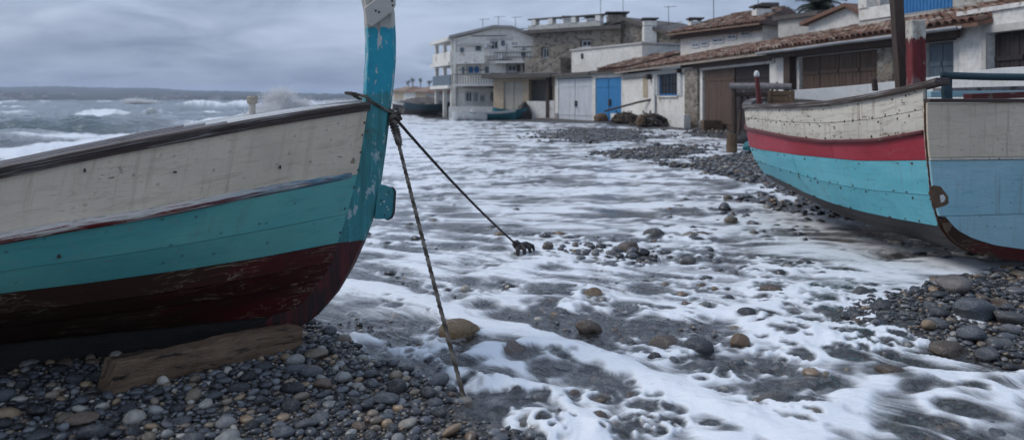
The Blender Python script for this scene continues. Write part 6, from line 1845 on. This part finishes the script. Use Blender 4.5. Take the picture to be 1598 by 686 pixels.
# ------------------------------------------------------------------ palm tree
def leaf_mat():
    t = NT('palm_leaf'); r = t.n('ShaderNodeNewGeometry').outputs['Random Per Island']
    return t.done(t.pbr(t.ramp(r, [(0.0, (0.018, 0.026, 0.016)), (0.6, (0.038, 0.050, 0.028)), (1.0, (0.075, 0.075, 0.045))]), 0.6, None, 0.3))
M_PALM = leaf_mat()
def palm(px, py, Y, rad, label, name='palm_tree', nf=34, seed=1, group=None, ground=0.0):
    r = random.Random(seed); top = Vector(at(px, py, Y))
    p = root(name, (top.x, top.y, ground), label, 'palm tree', group)
    m = MB(); m.tube([(top.x, top.y, ground - 0.3), (top.x + 0.06, top.y, top.z * 0.5), (top.x, top.y, top.z)], [rad * 0.15, rad * 0.11, rad * 0.13], 9, wob=0.2); m.build('trunk', M_LOG, p)
    m = MB()
    for k in range(nf):
        a = 2 * math.pi * k * 0.382 + r.uniform(-0.2, 0.2); el = r.uniform(-0.5, 1.35); L = rad * r.uniform(0.8, 1.1)
        pts = []
        for i in range(9):
            s_ = i / 8 * L; e2 = el - 1.5 * (i / 8) ** 1.5
            pts.append((pts[-1] + Vector((math.cos(a) * math.cos(e2), math.sin(a) * math.cos(e2), math.sin(e2))) * (L / 8)) if pts else top.copy())
        for i in range(1, 9):
            d = (pts[i] - pts[i - 1]).normalized(); sd = d.cross(Vector((0, 0, 1)))
            sd = sd.normalized() if sd.length > 1e-3 else Vector((1, 0, 0))
            for sgn in (-1, 1):
                for q in (0.0, 0.5):
                    b = pts[i - 1].lerp(pts[i], q); ll = rad * 0.30 * math.sin(math.pi * (i + q + 0.6) / 10)
                    tip = b + sd * (sgn * ll) + d * ll * 0.55 - Vector((0, 0, ll * 0.35)); wv = d * (rad * 0.022)
                    m.add([b - wv, b + wv, tip], [(0, 1, 2)])
        m.tube(pts, [rad * 0.018] * 9, 4)
    m.build('crown', M_PALM, p)
palm(1279, 14, 46, 1.75, 'dark palm tree rising behind the roofs at upper right', seed=4, nf=64)

# ------------------------------------------------------------------ things on the beach by the houses
f = Fac(972, rowY(972), 1212, rowY(1212))
ICO4 = ico(4)
def heap(name, cxy, rx, ry, hgt, mat, label, cat, seed, ang=0.0, lumps=0.45):
    V, F = ICO4; V = V.copy(); F_ = F
    n = fbm(V[:, 0] * 2.2 + seed * 3.1, V[:, 1] * 2.2 + V[:, 2] * 1.7, 5, 0.62)
    V = V * (1 + lumps * n)[:, None]; V[:, 2] = np.maximum(V[:, 2], -0.25)
    V = V * (rx, ry, hgt); ca, sa = math.cos(ang), math.sin(ang)
    V = np.stack([V[:, 0] * ca - V[:, 1] * sa, V[:, 0] * sa + V[:, 1] * ca, V[:, 2]], 1)
    me = bpy.data.meshes.new(name); me.from_pydata(V.tolist(), [], F_.tolist()); me.polygons.foreach_set('use_smooth', [True] * len(F_)); me.materials.append(mat)
    o = bpy.data.objects.new(name, me); COL.objects.link(o); o.location = cxy
    return tag(o, label, cat)
ra_ = math.atan2(f.d[1], f.d[0])
def net_heap(pxc, w, rx, ry, hgt, mat, label, seed, n):
    c = Vector(f.p(f.u(pxc), w, 0.0)); r = random.Random(seed)
    nh = root('net_pile', tuple(c), label, 'nets')
    hp = heap('netting', (0, 0, 0.12), rx, ry, hgt, mat, 'x', 'x', seed, ra_, 0.6); del hp['label']; del hp['category']; hp.parent = nh
    m = MB(); ca, sa = math.cos(ra_), math.sin(ra_)
    for k in range(n):
        u, v = r.uniform(-1, 1), r.uniform(-1, 1); pts = []
        for i in range(7):
            u += r.uniform(-0.22, 0.22); v += r.uniform(-0.25, 0.25); q = max(0.0, 1 - 0.8 * (u * u + v * v)) ** 0.5
            pts.append(c + Vector(((u * rx) * ca - (v * ry) * sa, (u * rx) * sa + (v * ry) * ca, 0.08 + hgt * q * r.uniform(0.85, 1.25))))
        m.tube(pts, r.uniform(0.02, 0.05), 5)
    m.build('tangled_cord', M_NET if k % 2 else M_ROPE_DK, nh, smooth=True)
    for k in range(5):
        m = MB(); u = r.uniform(-0.8, 0.8); p0 = c + Vector((u * rx * ca, u * rx * sa, 0.1)); m.tube([p0, p0 + Vector((r.uniform(-0.5, 0.5), r.uniform(-0.6, 0.6), hgt * r.uniform(1.0, 1.7)))], 0.035, 5); m.build('stake', M_DARKWOOD, nh)
net_heap(1018, 1.5, 1.3, 0.6, 0.42, M_NET, 'dark brown heap of fishing nets under the barred window', 3, 70)
net_heap(1056, 1.3, 1.4, 0.6, 0.42, M_IRON, 'black heap of nets and gear right of the brown one', 9, 60)
heap('sack', f.p(f.u(1063), 2.0, 0.12), 0.25, 0.25, 0.40, M_LOG, 'brown sack leaning on the low wall by the brown doors', 'sack', 5, 0)
heap('sack', f.p(f.u(984), 1.8, 0.1), 0.4, 0.35, 0.36, M_LOG, 'brown sack beside the blue doors at the net heap', 'sack', 6, 0)
m = MB(); a0 = Vector(f.p(f.u(985), 1.6, 0.6)); m.tube([a0, a0 + Vector((1.6, -2.6, 0.55)), a0 + Vector((2.9, -5.0, 0.9))], 0.06, 7, wob=0.2); o = m.build('pole', M_DARKWOOD, None); tag(o, 'dark pole lying slanted over the net heap', 'pole')
# rough wooden rack before the brown doors
rk = root('timber_rack', f.p(f.u(1190), 2.3, 0), 'rough timber rack of beams standing before the brown doors', 'rack')
Yr = rowY(1190) - 3.0
def bar(name, p0, p1, r, mat=M_GREYWOOD, parent=rk):
    m = MB(); p0, p1 = Vector(p0), Vector(p1); m.tube([p0, p0.lerp(p1, 0.5) + Vector((0, 0, 0.01)), p1], [r, r * 1.08, r], 8, wob=0.15); return m.build(name, mat, parent)
bar('top_beam', at(1139, 134.5, Yr), at(1236, 135.5, Yr - 1.0), 0.10)
bar('lower_beam', at(1146, 147, Yr + 0.1), at(1236, 149, Yr - 0.9), 0.07, M_DARKWOOD)
bar('leg', at(1146, 212, Yr), at(1145, 139, Yr), 0.085, M_DARKWOOD); bar('leg', at(1230, 220, Yr - 0.9), at(1229, 140, Yr - 0.9), 0.085, M_DARKWOOD)
for px in (1165, 1185, 1205): bar('board', at(px, 205, Yr + 0.2), at(px, 150, Yr + 0.2), 0.09, M_DARKWOOD)
for k_, (px_, lean) in enumerate(((1152, 0.25), (1176, -0.2), (1198, 0.3), (1213, 0.12))):
    p0_ = Vector(at(px_, 210 + k_, Yr - 0.3)); bar('leaning_plank', p0_, p0_ + Vector((lean, 0.4, 1.35 + 0.15 * k_)), 0.05, M_GREYWOOD if k_ % 2 else M_DARKWOOD)
for k_, (px_, py_, mt_, lab_) in enumerate(((1110, 203, M_LOG, 'brown wooden box standing before the brown door leaf'), (1214, 222, M_GREYWOOD, 'grey wooden box under the right end of the timber rack'))):
    q_ = Vector((*gx(px_, py_), 0.0)); bx_ = root('wooden_box', tuple(q_), lab_, 'box')
    for zz in (0.0, 0.16, 0.32):
        for (ax0, ax1, ay0, ay1) in ((-0.35, 0.35, -0.25, -0.22), (-0.35, 0.35, 0.22, 0.25), (-0.38, -0.355, -0.25, 0.25), (0.355, 0.38, -0.25, 0.25)):
            m = MB(); m.box(q_.x + ax0, q_.x + ax1, q_.y + ay0, q_.y + ay1, zz - 0.05, zz + 0.09); m.build('slat', mt_, bx_)
# stump, tyre, teal bundle
sx, sy = gx(1142, 236); m = MB(); m.tube([(sx, sy, -0.1), (sx, sy, 0.2), (sx + 0.01, sy, 0.43)], [0.135, 0.135, 0.13], 12, wob=0.08); o = m.build('stump', M_LOG, None); tag(o, 'short weathered wooden stump standing on the shingle', 'stump')
sx, sy = gx(1163, 226); m = MB()
rr_ = [[(sx + (0.30 + 0.11 * math.cos(b)) * math.cos(a), sy + (0.30 + 0.11 * math.cos(b)) * math.sin(a), 0.15 + 0.12 * math.sin(b)) for b in np.linspace(0, 2 * math.pi, 10, endpoint=False)] for a in np.linspace(0, 2 * math.pi, 22, endpoint=False)]
m.grid(rr_, closed_u=True, closed_v=True); o = m.build('tyre', M_RUBBER, None, smooth=True); tag(o, 'black rubber tyre lying on the shingle beside the stump', 'tyre')
sx, sy = gx(1180, 238); heap('tarp_bundle', (sx, sy, 0.10), 0.32, 0.26, 0.20, M_TARP, 'teal tarpaulin bundle beside the bow of the right boat', 'bundle', 8)
# kerb of timber and stones along the house fronts
f = Fac(866, 55.0, 1010, rowY(1010) - 1.0)
o = f.part('quay_step', M_SLAB, None, 0, f.L, 0.5, 1.6, -0.5, -0.02); tag(o, 'low dark stone step along the garage doors', 'step')

def cable(p0, p1, sag, label):
    p0, p1 = Vector(p0), Vector(p1); m = MB(); m.tube([p0.lerp(p1, k / 16) - Vector((0, 0, sag * 4 * (k / 16) * (1 - k / 16))) for k in range(17)], 0.018, 4); o = m.build('power_cable', M_IRON, None); tag(o, label, 'cable')
cable(at(863, 27, 60), at(937, 22, 59), 0.35, 'thin cable slung between the left chimneys of the stone house')
cable(at(938, 24, 59), at(1064, 34, 47), 0.5, 'thin cable from the stone house chimney to the hip roofed house')
cable(at(1219, 12, 42), at(1352, 6, 34), 0.25, 'thin cable running past the palm to the right chimney')
# small boats hauled out before the white house
def small_boat(name, px, py, Y, length, beam, hgt, yaw, mats, label, zoff=None):
    c = Vector(at(px, py, Y)); 
    b = root(name, tuple(c), label, 'boat')
    ca, sa = math.cos(yaw), math.sin(yaw)
    def P(t, v, s_):                 # t -1..1 along, v 0 keel..1 gunwale
        w = beam / 2 * max(1 - abs(t) ** 2.3, 0.0) ** 0.75 * (0.25 + 0.75 * v ** 0.6) * s_
        x = length / 2 * t; z = hgt * (v * (1 + 0.28 * t * t) + 0.12 * t * t * (1 - v))
        return (c.x + x * ca - w * sa, c.y + x * sa + w * ca, c.z + z)
    ts = np.linspace(-1, 1, 17)
    for k, (v0, v1, mt) in enumerate(((0, 0.45, mats[0]), (0.45, 0.78, mats[1]), (0.78, 1.0, mats[2]))):
        for s_ in (-1, 1):
            m = MB(); m.grid([[P(t, v, s_ * q) for v, q in ((v0, 1), ((v0 + v1) / 2, 1), (v1, 1), (v1, 0.9), (v0, 0.9))] for t in ts], closed_v=True); m.build('hull_plank', mt, b, smooth=False)
    m = MB(); m.grid([[P(t, 0.8, -0.92), P(t, 0.8, 0.92)] for t in ts]); m.build('deck', M_GREYWOOD, b)
    for t in (-0.4, 0.1, 0.5):
        m = MB(); m.hexa([P(t, 0.85, -0.95), P(t + 0.07, 0.85, -0.95), P(t + 0.07, 0.85, 0.95), P(t, 0.85, 0.95), P(t, 0.92, -0.95), P(t + 0.07, 0.92, -0.95), P(t + 0.07, 0.92, 0.95), P(t, 0.92, 0.95)]); m.build('thwart', M_GREYWOOD, b)
    return b
TRIO = (M_DARK_BOT, M_TARP, M_WHITE)
small_boat('rowing_boat', 769, 188, 56, 3.4, 1.4, 0.62, 0.10, (M_TARP, M_TARP, M_WHITE), 'small teal rowing boat hauled out before the white house')
small_boat('rowing_boat', 797, 187, 57.5, 2.8, 1.3, 0.75, -0.15, (M_TARP, M_TARP, M_TARP), 'teal covered dinghy beside the cream garage door')
small_boat('rowing_boat', 733, 189, 55, 2.6, 1.2, 0.55, 0.3, (M_WHITE, M_WHITE, M_WHITE), 'small white dinghy before the garden wall of the white house')
small_boat('fishing_boat', 668, 179, 68, 4.2, 1.6, 0.9, 0.2, (M_DARK_BOT, M_BLUEBAR, M_BLUEBAR), 'dark blue boat moored left of the white house')
small_boat('fishing_boat', 637, 174, 88, 3.6, 1.5, 0.9, 0.0, (M_DARK_BOT, M_DARK_BOT, M_WHITE), 'dark far boat in the surf beyond the bow rope')
heap('oil_drum_cover', at(818, 183, 57.5), 0.5, 0.5, 1.1, M_IRON, 'dark covered barrel at the porch corner', 'barrel', 2)
# rocks and low shrubs at the point
for k, (px, py, Y, rr) in enumerate(((655, 176, 78, 1.3), (676, 177, 72, 1.2), (648, 174, 86, 1.5), (690, 178, 69, 1.0), (664, 171, 92, 1.9), (640, 170, 110, 1.7))):
    heap('breakwater_rock', at(px, py, Y), rr * 1.3, rr, rr * 0.8, M_SLAB, ['dark breakwater rock nearest the dark blue boat', 'dark breakwater rock right of the dark blue boat', 'dark breakwater rock behind the far dark boat', 'dark breakwater rock at the foot of the balconies', 'tall breakwater rock rising behind the dark blue boat', 'farthest breakwater rock at the end of the point'][k], 'rock', 20 + k, k * 0.7, 0.5)

# ------------------------------------------------------------------ far town on the point
towns = [(623, 139, 16, 150, M_OCHRE), (640, 141, 20, 140, M_PLASTER), (657, 140, 18, 130, M_OCHRE), (673, 142, 16, 120, M_PLASTER_GREY), (612, 141, 14, 165, M_PLASTER)]
for k, (px, pt, w, Y, mt) in enumerate(towns):
    ff = Fac(px - w / 2, Y, px + w / 2, Y - 2); q = ff.p(ff.L / 2, 0, -0.5)
    hh = root('far_house', q, ['ochre far house left of the palms on the point', 'long white far house in the middle of the point', 'ochre far house right of the middle on the point', 'grey far house close to the balcony stack', 'white far house nearest the stem of the left boat'][k], 'house')
    zt = ff.z(px, pt + 3)
    hs = [(ff.L * a, ff.L * (a + 0.12), z_, z_ + 1.1) for a in (0.15, 0.45, 0.72) for z_ in (0.4,)]
    ff.wall('wall', mt, hh, 0, ff.L, -6, 0, -1.2, zt)
    for a, b, c, d in hs: ff.window(hh, M_WHITEDOOR, a, b, c, d, w=0.003, nx=1, fw=0.12, sill=False)
    m = MB(); m.hexa([ff.p(-0.4, 0.5, zt), ff.p(ff.L + 0.4, 0.5, zt), ff.p(ff.L + 0.4, -6.4, zt), ff.p(-0.4, -6.4, zt), ff.p(0.3, -2.6, zt + 0.9), ff.p(ff.L - 0.3, -2.6, zt + 0.9), ff.p(ff.L - 0.3, -3.4, zt + 0.9), ff.p(0.3, -3.4, zt + 0.9)]); m.build('roof', M_TILE, hh)
for k, (px, py, Y) in enumerate(((637, 128, 170), (644, 124, 175), (656, 124, 180), (670, 127, 165))):
    palm(px, py, Y, 0.85, ['leftmost tiny palm on the far point', 'second tiny palm from the left on the far point', 'third tiny palm from the left on the far point', 'tiny palm on the far point nearest the white house'][k], nf=14, seed=30 + k, ground=0.0)

# ------------------------------------------------------------------ far hills
def hill_mat():
    t = NT('wooded_hill'); c = t.coord('Position', (1, 1, 1))
    base = t.mix(t.ramp(t.noise(c, 0.02, 5), [(0.4, 0.0), (0.62, 1.0)]), (0.028, 0.038, 0.026), (0.075, 0.072, 0.055))
    return t.done(t.pbr(base, 0.95, t.bump(t.noise(c, 0.08, 4), 1.0, 6.0), 0.1))
M_HILL = hill_mat()
def hill(name, Yb, Yr, crest, label, rough):
    pxs = np.linspace(crest[0][0], crest[-1][0], 260); ys = np.interp(pxs, [c[0] for c in crest], [c[1] for c in crest])
    V, n = [], 12
    for px, py in zip(pxs, ys):
        zc_ = CAM_H + (HZ - py) / FPX * Yr
        for j in range(n):
            t = j / (n - 1); Y = Yb + (Yr - Yb) * t
            if j == n - 1: Y = Yr
            x = (px - CX) / FPX * Y
            z = -2 + (zc_ + 2) * (t ** 0.8) + rough * (t > 0) * float(noise2(np.array(x / 18), np.array(Y / 40)) + 0.6 * noise2(np.array(x / 7), np.array(Y / 20)))
            V.append((x, Y, z))
    o = fast_mesh(name, V, sheet_faces(260, n), M_HILL); tag(o, label, kind='structure')
hill('hill', 1500, 2600, [(-400, 139), (-100, 137), (0, 136), (90, 134.5), (150, 136.5), (240, 137.5), (290, 141), (350, 142), (420, 144), (500, 146), (560, 146.5), (640, 148), (700, 152)], 'long low wooded hill across the bay', 2.2)
hill('headland', 1250, 1500, [(-400, 148), (-50, 146), (40, 145), (90, 147.5), (130, 151), (220, 152), (300, 150), (380, 150), (460, 152), (560, 154), (640, 155)], 'nearer wooded shore with scattered villas across the bay', 1.2)
hr_ = random.Random(8)
spots_h = []
for k in range(38):
    if k < 15: px = hr_.uniform(-10, 115)
    elif k < 30: px = hr_.uniform(240, 420)
    else: px = hr_.uniform(115, 560)
    py = hr_.uniform(148, 156) if px > 130 else hr_.uniform(143, 156)
    spots_h.append((px, py))
spots_h.sort()
m0 = MB(); m0.box(-6, 6, -4, 4, -6, 5); wall0 = m0.build('wall', M_PLASTER_GREY, None)
m0 = MB(); m0.hexa([(-6.6, -4.6, 5.01), (6.6, -4.6, 5.01), (6.6, 4.6, 5.01), (-6.6, 4.6, 5.01), (-5, -0.3, 7.2), (5, -0.3, 7.2), (5, 0.3, 7.2), (-5, 0.3, 7.2)]); roof0 = m0.build('roof', M_TILE, None)
m0 = MB()
for xx in (-4, -1, 2): m0.box(xx, xx + 1.4, -4.06, -4.01, 1.4, 3.2)
win0 = m0.build('windows', M_GLASS, None)
proto = [wall0, roof0, win0]
for k, (px, py) in enumerate(spots_h):
    Y = 1235 + hr_.uniform(-30, 60) if px > 130 else 1240 + hr_.uniform(0, 120)
    p = at(px, py, Y); s_ = hr_.uniform(0.30, 0.66)
    side = 'left end of the far shore' if px < 116 else ('middle of the far shore' if px < 240 else 'right part of the far shore')
    hh = root('villa', p, 'tiny pale villa with tiled roof on the ' + side, 'house', 'villas on the ' + side)
    hh.rotation_euler.z = hr_.uniform(-0.5, 0.5); hh.scale = (s_ * hr_.uniform(0.8, 1.6), s_, s_)
    for q in proto:
        cpy = q.copy(); COL.objects.link(cpy); cpy.parent = hh
for q in proto: bpy.data.objects.remove(q)

# ------------------------------------------------------------------ spray thrown up by the breakers
def spray_mat():
    t = NT('sea_spray')
    d = t.n('ShaderNodeBsdfDiffuse'); d.inputs['Color'].default_value = (0.97, 0.97, 0.97, 1)
    tr = t.n('ShaderNodeBsdfTranslucent'); tr.inputs['Color'].default_value = (0.97, 0.97, 0.97, 1)
    m = t.n('ShaderNodeMixShader'); m.inputs[0].default_value = 0.4; t.l(d.outputs[0], m.inputs[1]); t.l(tr.outputs[0], m.inputs[2])
    return t.done(m.outputs[0])
M_SPRAY = spray_mat()
def spray(pts, n, size, label, seed, rise):
    """droplets: pts [(px, py_base, py_top, Y, half width px)]"""
    r = np.random.RandomState(seed)
    Vb = np.array([(1, 1, 1), (-1, -1, 1), (-1, 1, -1), (1, -1, -1)], float) * 0.8
    Fb = np.array([(0, 2, 1), (0, 1, 3), (0, 3, 2), (1, 2, 3)])
    VV, FF, nn = [], [], 0
    tot = sum((b - t) * w for _, b, t, _, w in pts)
    for (px, pb, ptop, Y, hw) in pts:
        # a handful of jets per plume
        cnt = int(n * (pb - ptop) * hw / tot)
        jets = [(r.normal(0, hw * 0.35), r.uniform(0.35, 1.0), r.normal(0, 0.35)) for _ in range(9)]
        for _ in range(cnt):
            jx, jh, lean = jets[r.randint(9)]
            hq = r.beta(0.9, 2.4) * jh
            spread = hw * (0.22 + 0.34 * hq)
            x = px + jx + lean * hw * hq + r.normal(0, spread); y = pb - (pb - ptop) * hq + r.normal(0, 1.2)
            s_ = size * r.uniform(0.4, 1.3) * (1 - 0.5 * hq)
            c = at(x, y, Y + r.normal(0, 0.35))
            VV.append(Vb * s_ * r.uniform(0.7, 1.3, 3) + c); FF.append(Fb + nn); nn += 4
    o = fast_mesh('spray', np.concatenate(VV), np.concatenate(FF), M_SPRAY); tag(o, label, 'spray', kind='stuff')
spray([(265, 216, 200, 21.5, 30), (240, 218, 206, 21, 30), (300, 215, 206, 22.5, 26), (205, 220, 212, 20.6, 30)], 30000, 0.011, 'white spray bursting from the nearest breaker behind the left boat', 1, 1)
spray([(442, 174, 112, 39, 24), (420, 176, 152, 38, 22), (465, 172, 146, 40, 20), (400, 180, 166, 37.5, 24)], 72000, 0.021, 'tall plume of spray behind the mooring post of the left boat', 2, 1)
spray([(535, 168, 150, 42, 30), (560, 166, 156, 43, 24), (500, 170, 160, 41, 30)], 30000, 0.020, 'low white spray just left of the tall stem', 3, 1)
spray([(210, 160, 152, 64, 22), (225, 160, 154, 64, 26)], 6000, 0.028, 'small white burst on the far breaker toward the left', 4, 1)

# ------------------------------------------------------------------ sea haze
t = NT('sea_haze')
pv = t.n('ShaderNodeVolumePrincipled'); pv.inputs['Color'].default_value = (0.72, 0.83, 1.0, 1); pv.inputs['Density'].default_value = HAZE_D if 'HAZE_D' in globals() else 0.00030; pv.inputs['Anisotropy'].default_value = 0.2
t.l(pv.outputs[0], t.out.inputs['Volume'])
m = MB(); m.box(-6000, 6000, -60, 6000, -5, 75); o = m.build('haze', t.m, None); tag(o, 'thin bluish sea haze filling the bay', 'haze', kind='stuff')
